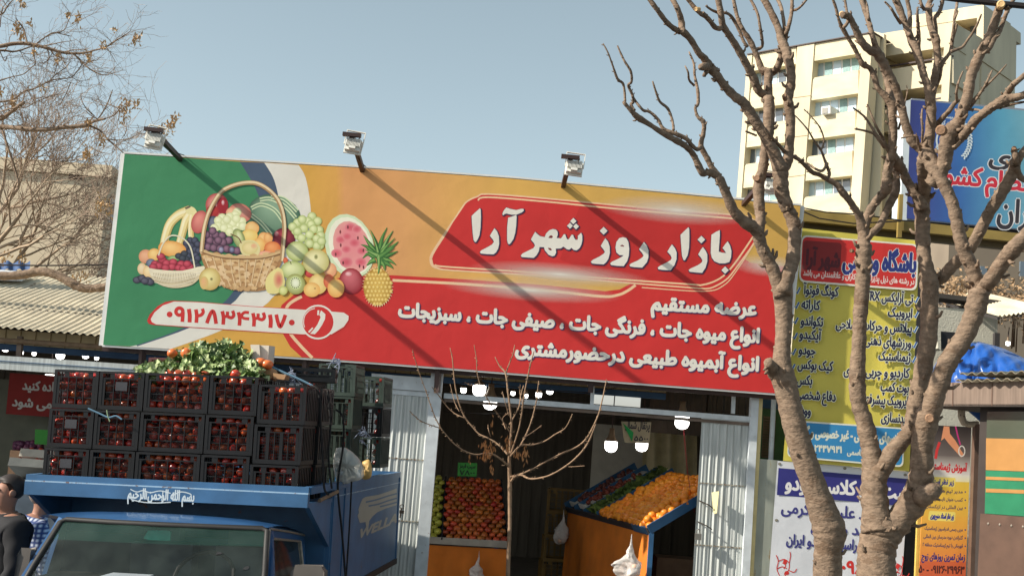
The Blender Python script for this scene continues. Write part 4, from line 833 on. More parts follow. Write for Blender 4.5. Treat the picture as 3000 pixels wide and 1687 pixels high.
for u, c0, c1 in zip(GX, GC, GD): vs += [vi.P(bil(VB, u, 0)), vi.P(bil(VB, u, 1))]; cs += [c0, c1]
vi.m.add(vs, [(2 * i, 2 * i + 2, 2 * i + 3, 2 * i + 1) for i in range(4)], cs); vi.base = 2
PALE = INK(196, 206, 206)
for i in range(14):
    t = -.95 + i * .14; x = 2790 + 52 * math.cos(t); y = 412 + 62 * math.sin(t)
    for s_ in (-1, 1): vi.blob(x + s_ * 4 * math.cos(t), y + s_ * 4 * math.sin(t), 6, 2.6, PALE, PALE, rot=math.degrees(t) + 90 - s_ * 35, seg=8)
vi.stroke([(2790 + 46 * math.cos(2.2 + t * .12), 412 + 46 * math.sin(2.2 + t * .12)) for t in range(14)], 5, PALE)
vi.text('مرکزی', (2742, 432), (2786, 436), 18, PALE, bold=.8); vi.text('کانون کشور', (2742, 364), (2800, 368), 12, PALE, bold=.5); vi.text('موسسه', (2766, 346), (2792, 348), 9, PALE, bold=.4)
RD = INK(190, 48, 62); DK = INK(54, 50, 54)
for t_, A, B, h, c in (('ری', (2898, 480), (2985, 487), 44, DK), ('کشور', (2740, 534), (2876, 546), 52, RD), ('نظام', (2888, 548), (3010, 560), 50, RD), ('ایران', (2922, 646), (3050, 660), 66, DK)):
    vi.text(t_, A, B, h, INK(206, 206, 206), bold=5.5); vi.text(t_, A, B, h, c, bold=2.5)
vi.build('print', M_INK, bb)
mb = MB()
for a_, b_ in zip(VB, VB[1:] + VB[:1]): mb.bar(at(*a_, VY + .02), at(*b_, VY + .02), .03, .03)
mb.build('frame', mat('billboard_frame', S(130, 136, 146), rough=.5), bb)
mb = MB(); mb.slab([at(2690, 645, VY + .05), at(3090, 686, VY + .05), at(3090, 700, VY + .05), at(2690, 660, VY + .05)], (0, .3, 0)); mb.build('lower_rail', MATS['dark_steel'], bb)
for x in (2700, 3160): p = at(x, 660, VY + .2); MB().bar(p, Vector((p.x, p.y, .2)), .1).build('post', MATS['dark_steel'], bb)
# overhead power line
for i, (L, r_) in enumerate((([(2700, -14), (2820, 2), (2940, 14), (3060, 26)], .02), ([(2780, -12), (2900, 5), (3060, 19)], .013))):
    tag(MB().tube([at(x, y, 9.2) for x, y in L], r_, 8).build('power_line', MATS['cable_black']), ('thick black overhead power line crossing the top right corner', 'thinner black overhead line just above the thick one')[i], 'power line')
tag(MB().tube([at(-30, 776, 13), at(120, 778, 13), at(240, 777, 13), at(330, 774, 13)], .008, 6).build('overhead_wire', MATS['cable_black']), 'thin black wire stretched above the corrugated roof on the left', 'wire')
# ------------------------------------------------------------------ the concrete apartment block far behind, at the right
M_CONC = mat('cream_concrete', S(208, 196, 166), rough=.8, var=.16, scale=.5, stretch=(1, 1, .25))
M_CONC2 = mat('cream_spandrel', S(214, 202, 168), rough=.8, var=.14, scale=.5, stretch=(1, 1, 3))
M_FRAME = mat('white_window_frame', S(226, 228, 226), rough=.5, var=.04)
M_GLASS = mat('far_glass', S(96, 108, 118), rough=.08, var=.3, scale=.4, spec=.8)
M_GLASSB = mat('far_glass_blind', S(176, 200, 214), rough=.2, var=.2, scale=.4, spec=.6); M_CURT = mat('far_curtain', S(128, 158, 158), rough=.6, var=.2)
n1 = Vector((-.68, -.733, 0)); O1 = at(2557, 95, 92); n2 = Vector((.733, -.68, 0))
ab = thing('apartment_block', 'cream concrete apartment block with rows of recessed windows, far behind the pruned trees', 'apartment block', Vector((O1.x - 6, O1.y + 8, 0)))
def f1(x, y, off=0): return onplane(x, y, O1 + n1 * off, n1)
def aslab(L, off, th, m, name, parent=ab, pl=f1, nn=n1): mb = MB(); mb.slab([pl(x, y, off) for x, y in L], -nn * th); return mb.build(name, m, parent)
def topy(x): return 95 - (x - 2557) * .176
aslab([(2190, topy(2190) + 4), (2555, topy(2555) + 4), (2500, 1300), (2120, 1300)], -1.15, 9, M_CONC, 'core')
def px_at(x, y): return x - (y - 130) * .075          # verticals of this front lean with the camera
def vband(x0, x1, name):
    aslab([(x0, topy(x0)), (x1, topy(x1)), (px_at(x1, 1300), 1300), (px_at(x0, 1300), 1300)], 0, 1.3, M_CONC, name)
vband(2190, 2204, 'pilaster'); vband(2336, 2386, 'pilaster'); vband(2527, 2557, 'pilaster')
rows = [(179, 226, -.163), (293, 341, -.148), (407, 455, -.128), (527, 573, -.115), (640, 686, -.1), (754, 800, -.085), (866, 912, -.07)]
prev = None; rw = random.Random(11); wi = 0
for bx0, bx1 in ((2386, 2527), (2204, 2336)):
    prev = (topy(2386), -.176)
    for k, (yl, ys, sl) in enumerate(rows):
        yl_ = lambda x, y=yl, s=sl: y + s * (x - 2386) * 1.0; ys_ = lambda x, y=ys, s=sl: y + s * (x - 2386) * .97
        a, b = px_at(bx0, yl), px_at(bx1, yl)
        P0 = prev[0]; s0 = prev[1]; top = lambda x: P0 + s0 * (x - 2386)
        ch = (b - a) * .09; h = 18 if k else 0
        L = [(a + (ch if k else 0), top(a)), (b, top(b)), (b, yl_(b)), (a, yl_(a))]
        if k: L = L + [(a, top(a) + h)]
        aslab(L, -.1, 1.2, M_CONC2, 'spandrel')
        prev = (ys, sl * .97)
        # window strip at the back of the recess
        c, d = px_at(bx0, ys) + 9, px_at(bx1, ys) - 1
        fr_ = aslab([(c, yl_(c) - 2), (d, yl_(d) - 2), (d, ys_(d) + 4), (c, ys_(c) + 4)], -.95, .12, M_FRAME, 'window'); n = 5
        for i in range(n):
            x0 = c + (d - c) * (i + .09) / n; x1 = c + (d - c) * (i + .91) / n
            aslab([(x0, yl_(x0) + 4), (x1, yl_(x1) + 4), (x1, ys_(x1) + 1), (x0, ys_(x0) + 1)], -.9, .03, rw.choice((M_GLASS, M_GLASS, M_GLASS, M_GLASSB, M_GLASSB, M_GLASSB, M_CURT)), 'pane', fr_)
aslab([(2188, topy(2188) - 2), (2559, topy(2559) - 2), (2559, topy(2559) + 1), (2188, topy(2188) + 1)], .1, 3, M_DARKST, 'parapet_cap')
for y in (280, 396, 512, 626): aslab([(px_at(2336, y), y - (2336 - 2386) * .13), (px_at(2386, y), y), (px_at(2386, y), y + 1.4), (px_at(2336, y), y + 1.4 + 6.5)], .02, .05, mat('joint_brown', S(150, 124, 90), rough=.9), 'joint')
t = thing('air_conditioner', 'white air conditioner hung outside a window of the far apartment block', 'air conditioner', f1(2425, 336, .2))
aslab([(2406, 314), (2432, 310), (2432, 332), (2406, 336)], .35, 1.4, M_FRAME, 'case', t); aslab([(2408, 317), (2424, 315), (2424, 331), (2408, 334)], .39, .03, mat('ac_grille', S(150, 146, 136), rough=.6), 'grille', t)
# right wing: balconies in front, blank shaded side
O2 = f1(2585, 97, -3.0); C2 = onplane(2792, 66, O2, n1)
f2 = lambda x, y, off=0: onplane(x, y, O2 + n1 * off, n1); f3 = lambda x, y, off=0: onplane(x, y, C2 + n2 * off, n2)
aslab([(2557, 92), (2590, 100), (2560, 1300), (2510, 1300)], 0, .4, M_CONC, 'return_wall', pl=lambda x, y, o=0: onplane(x, y, O1 + n2 * .02, n2) if False else f1(x, y, -1.5))
aslab([(2588, 98), (2792, 66), (2792, 135), (2592, 166)], 0, 2.6, M_CONC, 'wing_parapet', pl=f2)
yb = 200
for k in range(7):
    y0 = 206 + k * 116; y1 = y0 + 66; s0 = -.16 + .016 * k
    a = 2594 - k * 8; b = 2793 - k * 7
    aslab([(a, y0), (b, y0 + s0 * (b - a)), (b, y1 + s0 * (b - a) * .9), (a, y1)], 0, 2.6, M_CONC, 'balcony_front', pl=f2)
    MB().bar(f2(a, y0 - 9, -.1), f2(b, y0 - 9 + s0 * (b - a), -.1), .12).build('balcony_rail', M_DARKST, ab)
    xs = b - 62; aslab([(xs, y0 - 58 + s0 * (xs - a)), (b, y0 - 58 + s0 * (b - a)), (b, y0 + s0 * (b - a)), (xs, y0 + s0 * (xs - a))], -.6, 2, M_CONC2, 'corner_panel', pl=f2)
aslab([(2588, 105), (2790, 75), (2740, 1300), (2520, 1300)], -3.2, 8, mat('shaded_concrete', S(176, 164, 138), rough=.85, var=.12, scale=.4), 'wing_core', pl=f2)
aslab([(2792, 66), (2962, 160), (2962, 1300), (2720, 1300)], 0, .6, MATS['cream_concrete'], 'side_wall', pl=f3, nn=n2)
sw = aslab([(2890, 195), (2906, 204), (2905, 246), (2888, 240)], .04, .1, M_GLASS, 'side_window', pl=f3, nn=n2)
C3 = onplane(2882, 14, O2 - n1 * 5.5, n1); f4 = lambda x, y, off=0: onplane(x, y, C3, n1); f5 = lambda x, y, off=0: onplane(x, y, C3 + n2 * off, n2)
aslab([(2668, 47), (2882, 14), (2882, 50), (2668, 82)], 0, 8, M_CONC, 'tower_parapet', pl=f4); aslab([(2668, 84), (2800, 64), (2800, 190), (2668, 200)], 0, 7, M_CONC, 'tower_front', pl=f4)
aslab([(2868, 52), (2882, 50), (2880, 180), (2866, 180)], 0, 7, M_CONC, 'tower_corner', pl=f4)
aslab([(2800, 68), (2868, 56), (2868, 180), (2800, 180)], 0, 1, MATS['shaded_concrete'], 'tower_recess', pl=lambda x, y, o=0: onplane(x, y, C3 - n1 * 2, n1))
aslab([(2843, 66), (2868, 62), (2868, 130), (2843, 112)], 0, .1, M_GLASS, 'tower_window', pl=lambda x, y, o=0: onplane(x, y, C3 - n1 * 1.8, n1))
aslab([(2882, 14), (2961, 70), (2961, 420), (2868, 420)], 0, .5, M_CONC, 'tower_side', pl=f5, nn=n2)
aslab([(2962, 186), (2974, 192), (2972, 420), (2962, 420)], 0, .5, M_CONC, 'service_shaft', pl=f5, nn=n2)
# lower neighbour in shade, seen under the olive beam
gb = thing('grey_building', 'shaded grey building with small dark windows, seen below the blue billboard', 'building', at(2900, 900, 40))
a, b = at(2783, 640, 40), at(3120, 640, 40); mb = MB(); mb.box(a.x, b.x + 3, 40, 50, 0, a.z); mb.build('wall', mat('grey_render', S(128, 116, 100), rough=.9, var=.14, scale=.6), gb)
for x0, y0, x1, y1 in ((2872, 780, 2890, 806), (2988, 766, 3010, 812)): a, b = at(x0, y0, 39.95), at(x1, y1, 39.95); mb = MB(); mb.box(a.x, b.x, 39.9, 40.02, b.z, a.z); w_ = mb.build('window', M_GLASS, gb); MB().bar((a.x, 39.88, b.z - .05), (b.x, 39.88, b.z - .05), .1).build('sill', MATS['grey_render'], w_)
# ------------------------------------------------------------------ plain building at the left
LY = 40; lb = thing('plain_building', 'plain beige rendered building behind the brushy tree on the left', 'building', at(150, 1100, LY))
M_BEI = mat('beige_render', S(218, 200, 170), rough=.9, var=.14, scale=.5, rust=S(190, 170, 140), rustamt=.4, rustscale=.5)
c = at(322, 486, LY); l = at(-120, 486, LY); bd = Vector((-.075, 1, 0)).normalized() * 16
def bx(z0, z1, o, m, name):
    mb = MB(); mb.slab([Vector((l.x, LY - o, z0)), Vector((c.x + o, LY - o, z0)), Vector((c.x + o, LY, z0)) + bd, Vector((l.x, LY + 16, z0))], (0, 0, z1 - z0)); return mb.build(name, m, lb)
zc = at(322, 521, LY).z
bx(0, zc - .02, 0, M_BEI, 'wall'); bx(zc, c.z, .12, M_BEI, 'parapet')
def side(px, py, off=0):
    n_ = Vector((bd.y, -bd.x, 0)).normalized(); return onplane(px, py, Vector((c.x, LY, 0)) + n_ * off, n_)
nn_ = Vector((bd.y, -bd.x, 0)).normalized()
mb = MB(); mb.slab([side(x, y, .05) for x, y in ((324, 578), (345, 592), (342, 668), (320, 652))], -nn_ * .1); w_ = mb.build('window', M_FRAME, lb)
for k in range(2):
    mb = MB(); mb.slab([side(x, y, .07) for x, y in ((327 + 9.5 * k, 588 + 6 * k), (334 + 9 * k, 593 + 6 * k), (331 + 9 * k, 655 + 7 * k), (324 + 9.5 * k, 650 + 7 * k))], -nn_ * .02); mb.build('pane', M_GLASS, w_)
a, b = at(203, 512, LY), at(246, 528, LY); mb = MB(); mb.box(a.x, b.x, LY - .04, LY + .02, b.z, a.z); mb.build('vent_hole', mat('soot', S(70, 60, 50), rough=.95, var=.4, scale=3), lb)
mb = MB(); a, b = at(-60, 985, 24), at(330, 770, 24); mb.box(-22, at(330, 800, 24).x, 24, 24.3, 0, at(100, 800, 24).z); tag(mb.build('yard_wall', mat('yard_wall_render', S(150, 132, 106), rough=.9, var=.2)), 'low brown yard wall behind the corrugated roof on the left', 'wall')
# things lying on the left roof
def roofpt(px, py): return onplane(px, py, E0, (E1 - E0).cross(K0 - E0).normalized())
o = MB().slab([roofpt(*q) + Vector((0, 0, .05)) for q in ((-40, 832), (62, 836), (108, 818), (-40, 806))], (0, 0, .03)).build('roof_board', mat('white_board', S(196, 200, 202), rough=.5, rust=S(110, 90, 70), rustamt=.4)); tag(o, 'white board lying on the corrugated roof at the far left', 'board')
mb = MB(); mb.grid(lambda u, v: roofpt(-60 + 145 * u, 806 - 22 * v) + Vector((0, 0, .06 + .05 * math.sin(v * 3.1) + .02 * math.sin(u * 26))), 40, 6); tag(mb.build('roof_tarpaulin', mat('faded_blue_tarpaulin', S(52, 78, 118), rough=.6, var=.2), smooth=True), 'strip of faded blue tarpaulin on the corrugated roof at the far left', 'tarpaulin')
# ------------------------------------------------------------------ trees
M_BARK = mat('tan_bark', S(124, 105, 87), rough=.9, var=.32, scale=17, stretch=(1, 1, 1.7), bump=.012, bscale=30, rust=S(108, 88, 70), rustamt=.46, rustscale=6)
M_TWIG = mat('pale_twig_bark', S(140, 114, 90), rough=.85, var=.25, scale=20, bump=.002, bscale=90)
M_SCAR = mat('greyed_cut', S(138, 108, 84), rough=.9, var=.3, scale=30, bump=.004)
M_CUT = mat('cut_wood', S(214, 178, 126), rough=.8, var=.15, scale=30)
def chain(mb, pts, Y0, Y1, rnd, k=5, seg=9, rough=.06, tip=True):
    """a limb through photo points (x, y, width) whose depth runs from Y0 to Y1"""
    n = len(pts); L = [Vector((p[0], p[1], p[2])) for p in pts]; L = smooth3(L, k); m = len(L); P = []; R = []
    ph = rnd.uniform(0, 9); wob = 0
    for i, q in enumerate(L):
        f = i / (m - 1); Y = Y0 + (Y1 - Y0) * f + .05 * math.sin(f * 5 + ph)
        P.append(at(q.x, q.y, Y)); R.append(max(.0025, q.z * Y / F_PX / 2 * (1 + rough * math.sin(i * 1.9 + ph) + rnd.uniform(-rough, rough) * .7)))
    if tip: P.append(P[-1] + (P[-1] - P[-2]).normalized() * R[-1] * .35); R.append(R[-1] * .55)
    mb.tube(P, R, seg); return P, R
def smooth3(pts, k):
    out = []; n = len(pts)
    for i in range(n - 1):
        p0, p1, p2, p3 = pts[max(i - 1, 0)], pts[i], pts[i + 1], pts[min(i + 2, n - 1)]
        for j in range(k):
            t = j / k; out.append(.5 * ((2 * p1) + (p2 - p0) * t + (2 * p0 - 5 * p1 + 4 * p2 - p3) * t * t + (3 * p1 - p0 - 3 * p2 + p3) * t ** 3))
    return out + [pts[-1]]
def buds(mb, P, R, rnd, every=3, ln=1.6):
    for i in range(2, len(P) - 2):
        if rnd.random() < 1 / every:
            d = (P[i + 1] - P[i]).normalized(); a = Vector((rnd.gauss(0, 1), rnd.gauss(0, 1), rnd.gauss(0, 1))); a = (a - d * a.dot(d)).normalized()
            r = R[i]; b = P[i] + a * r * .8; l = max(.012, r * rnd.uniform(.3, ln) * .7); w = max(.003, min(.014, r * .3))
            mb.tube([b - a * r * .3, b + (a + d * .5) * l * .6, b + (a + d * .9) * l], [w * 1.3, w, w * .6], 6)
def pts(s): return [tuple(float(v) for v in q.split(',')) for q in s.split()]
def tree(name, label, trunk, limbs, Y, seed, cuts=()):
    rnd = random.Random(seed); p0 = pts(trunk[0])[0]; b = at(p0[0], p0[1], Y); t = thing(name, label, 'tree', Vector((b.x, b.y, .13)))
    tm = MB(); bm = MB()
    for s_ in trunk:
        P, R = chain(tm, pts(s_), Y, Y, rnd, 6, 16, .03); buds(tm, P, R, rnd, 5, .7)
    for s_, y0, y1 in limbs:
        q = pts(s_); P, R = chain(bm, q, y0, y1, rnd, 5, 10 if q[0][2] > 18 else 7, .055); buds(bm, P, R, rnd, 3.6 if q[0][2] > 14 else 5)
    tm.build('trunk', M_BARK, t, smooth=True); bm.build('branches', M_BARK, t, smooth=True)
    for x, y, r, y_, dx, dy in cuts:  # old cuts low on the tree have greyed                    # sawn ends
        p = at(x, y, y_); ax = (at(x + dx, y + dy, y_ - .3 * .03) - p).normalized(); ax = (ax + Vector((0, -.5, 0))).normalized()
        MB().lathe(p, [(r * 1.0, -.06), (r * 1.08, 0), (r * .8, .012), (r * .5, .010)], 12, ax).build('sawn_end', M_CUT if y < 200 else M_SCAR, t, smooth=False)
    return t
a0 = 9.3
tree('pruned_tree', 'pruned leafless tree forking low over the right end of the signboard, pale bark', [
 "2400,2250,120 2418,1900,104 2424,1687,84 2426,1610,80 2430,1555,96 2412,1500,86 2384,1420,72 2352,1330,72 2330,1255,70 2312,1180,68 2298,1115,70 2290,1060,56 2294,1000,48 2296,930,50 2293,845,60"], [
 ("2305,1150,60 2285,1110,52 2262,1080,42 2252,1062,30", a0, a0 - .12),
 ("2293,860,50 2308,805,42 2321,770,40 2328,700,38 2327,662,40 2312,620,38 2304,604,40 2290,560,44 2287,520,46 2287,490,50", a0, a0 + .1),
 ("2290,870,44 2272,810,40 2253,766,37 2232,724,36 2218,680,36 2198,660,38 2187,655,36 2152,621,32 2128,569,28 2108,521,26", a0, a0 - .2),
 ("2222,700,34 2228,640,30 2225,610,32 2223,541,34 2235,493,30 2242,440,30 2250,390,34 2253,330,34 2252,290,34", a0, a0 + .25),
 ("2287,500,46 2268,450,36 2249,414,34 2232,385,30 2215,359,32 2195,326,32 2177,300,30 2156,286,28 2127,257,26 2102,224,26 2076,193,30 2062,170,22 2048,157,20 2023,116,20 1998,91,24", a0 + .1, a0 - .3),
 ("2287,500,40 2305,475,34 2311,440,30 2316,369,28 2313,320,30 2309,290,28 2317,249,28 2317,207,27 2309,175,30 2305,157,32 2295,130,28 2288,116,24 2280,83,22 2255,29,22 2230,-15,22", a0 + .1, a0 + .3),
 ("2252,300,32 2240,280,26 2222,265,24 2205,224,25 2185,186,22 2160,141,22 2139,108,20 2118,75,20 2112,41,20 2102,-12,18", a0 + .25, a0),
 ("2252,300,30 2250,249,25 2251,215,28 2232,203,22 2218,166,17 2197,120,18 2176,87,13 2160,50,12 2147,-10,11", a0 + .25, a0 + .4),
 ("2108,521,26 2087,507,24 2070,506,20 2056,504,22 2032,455,18 2010,430,18 1990,417,20 1944,392,17 1906,367,15 1870,345,20 1850,326,13 1828,301,11", a0 - .2, a0 - .5),
 ("2100,512,22 2085,490,17 2073,466,18 2054,428,16 2060,395,14 2063,369,14 2059,355,15 2044,342,10 2037,317,9 2045,304,10 2044,265,10 2035,221,8 2033,188,7 2019,153,5", a0 - .2, a0 - .1),
 ("2054,430,16 2042,438,13 2026,425,13 2011,407,14 1980,393,14 1944,378,11 1928,351,10 1903,328,9 1884,323,9 1859,293,8", a0 - .2, a0 - .4),
 ("1828,301,11 1831,293,8 1826,248,8 1809,232,9 1795,193,6 1781,155,5 1767,129,4", a0 - .5, a0 - .5),
 ("1858,325,12 1848,306,9 1855,300,9 1853,279,9 1841,251,9 1850,240,8 1848,210,8 1828,177,7 1809,135,5", a0 - .5, a0 - .6), ("1853,283,8 1862,296,7 1880,320,7", a0 - .55, a0 - .45),
 ("1973,382,9 1972,365,8 1966,340,8 1955,317,9 1933,298,8 1922,270,7 1912,239,5", a0 - .3, a0 - .3), ("2035,252,8 2019,235,7 2016,213,6 2007,194,4", a0 - .1, a0 - .15),
 ("1998,91,22 1986,91,18 1957,70,16 1928,33,15 1895,-12,14", a0 - .3, a0 - .5), ("1998,91,22 1996,62,20 1986,29,17 1965,-12,17", a0 - .3, a0 - .2),
 ("2085,200,24 2066,196,26 2050,198,18", a0 - .1, a0 - .3), ("2074,205,16 2062,222,12", a0 - .1, a0 - .25),
 ("2118,80,18 2098,83,16 2073,54,15 2044,33,14 2012,-6,13", a0, a0 - .3), ("2075,54,12 2060,38,10", a0 - .1, a0 - .3),
 ("2251,215,24 2272,207,22 2288,170,20 2290,137,18 2292,118,14", a0 + .4, a0 + .3), ("2218,145,12 2230,140,10 2234,128,9 2230,100,10 2226,75,9 2218,37,9 2195,-8,9", a0 + .35, a0 + .4),
 ("2190,138,11 2178,120,10 2168,95,10 2150,60,11 2136,43,9 2122,38,9", a0 + .3, a0 + .1), ("2112,41,11 2085,30,8 2068,18,6", a0, a0 - .1),
 ("2300,120,16 2303,100,14 2309,83,13 2319,40,12 2321,-8,11", a0 + .3, a0 + .2), ("2300,110,12 2296,62,11 2288,20,11 2274,-8,11", a0 + .3, a0 + .5), ("2321,32,9 2335,28,8 2350,16,7 2366,-4,6", a0 + .2, a0 + .1),
 ("2313,470,14 2290,435,11 2258,400,10 2241,376,8", a0 + .2, a0 - .1), ("2215,397,7 2185,385,6", a0, a0 - .05), ("2270,120,8 2300,420,10", a0 + .3, a0 + .3) if False else ("2316,455,12 2345,470,11 2352,470,10", a0 + .2, a0 + .2)],
 9.3, 4, ((2040, 28, .016, a0 - .32, -3, 1), (2303, 132, .02, a0 + .2, 1, 0), (2229, 610, .02, a0 - .05, -2, 0), (2218, 523, .026, a0 - .02, -2, -1), (2425, 1533, .052, a0 - .10, -1, -.6), (2254, 1064, .03, a0 - .14, -1, -2), (2298, 282, .018, a0, -1, -2)))
b0 = 9.7
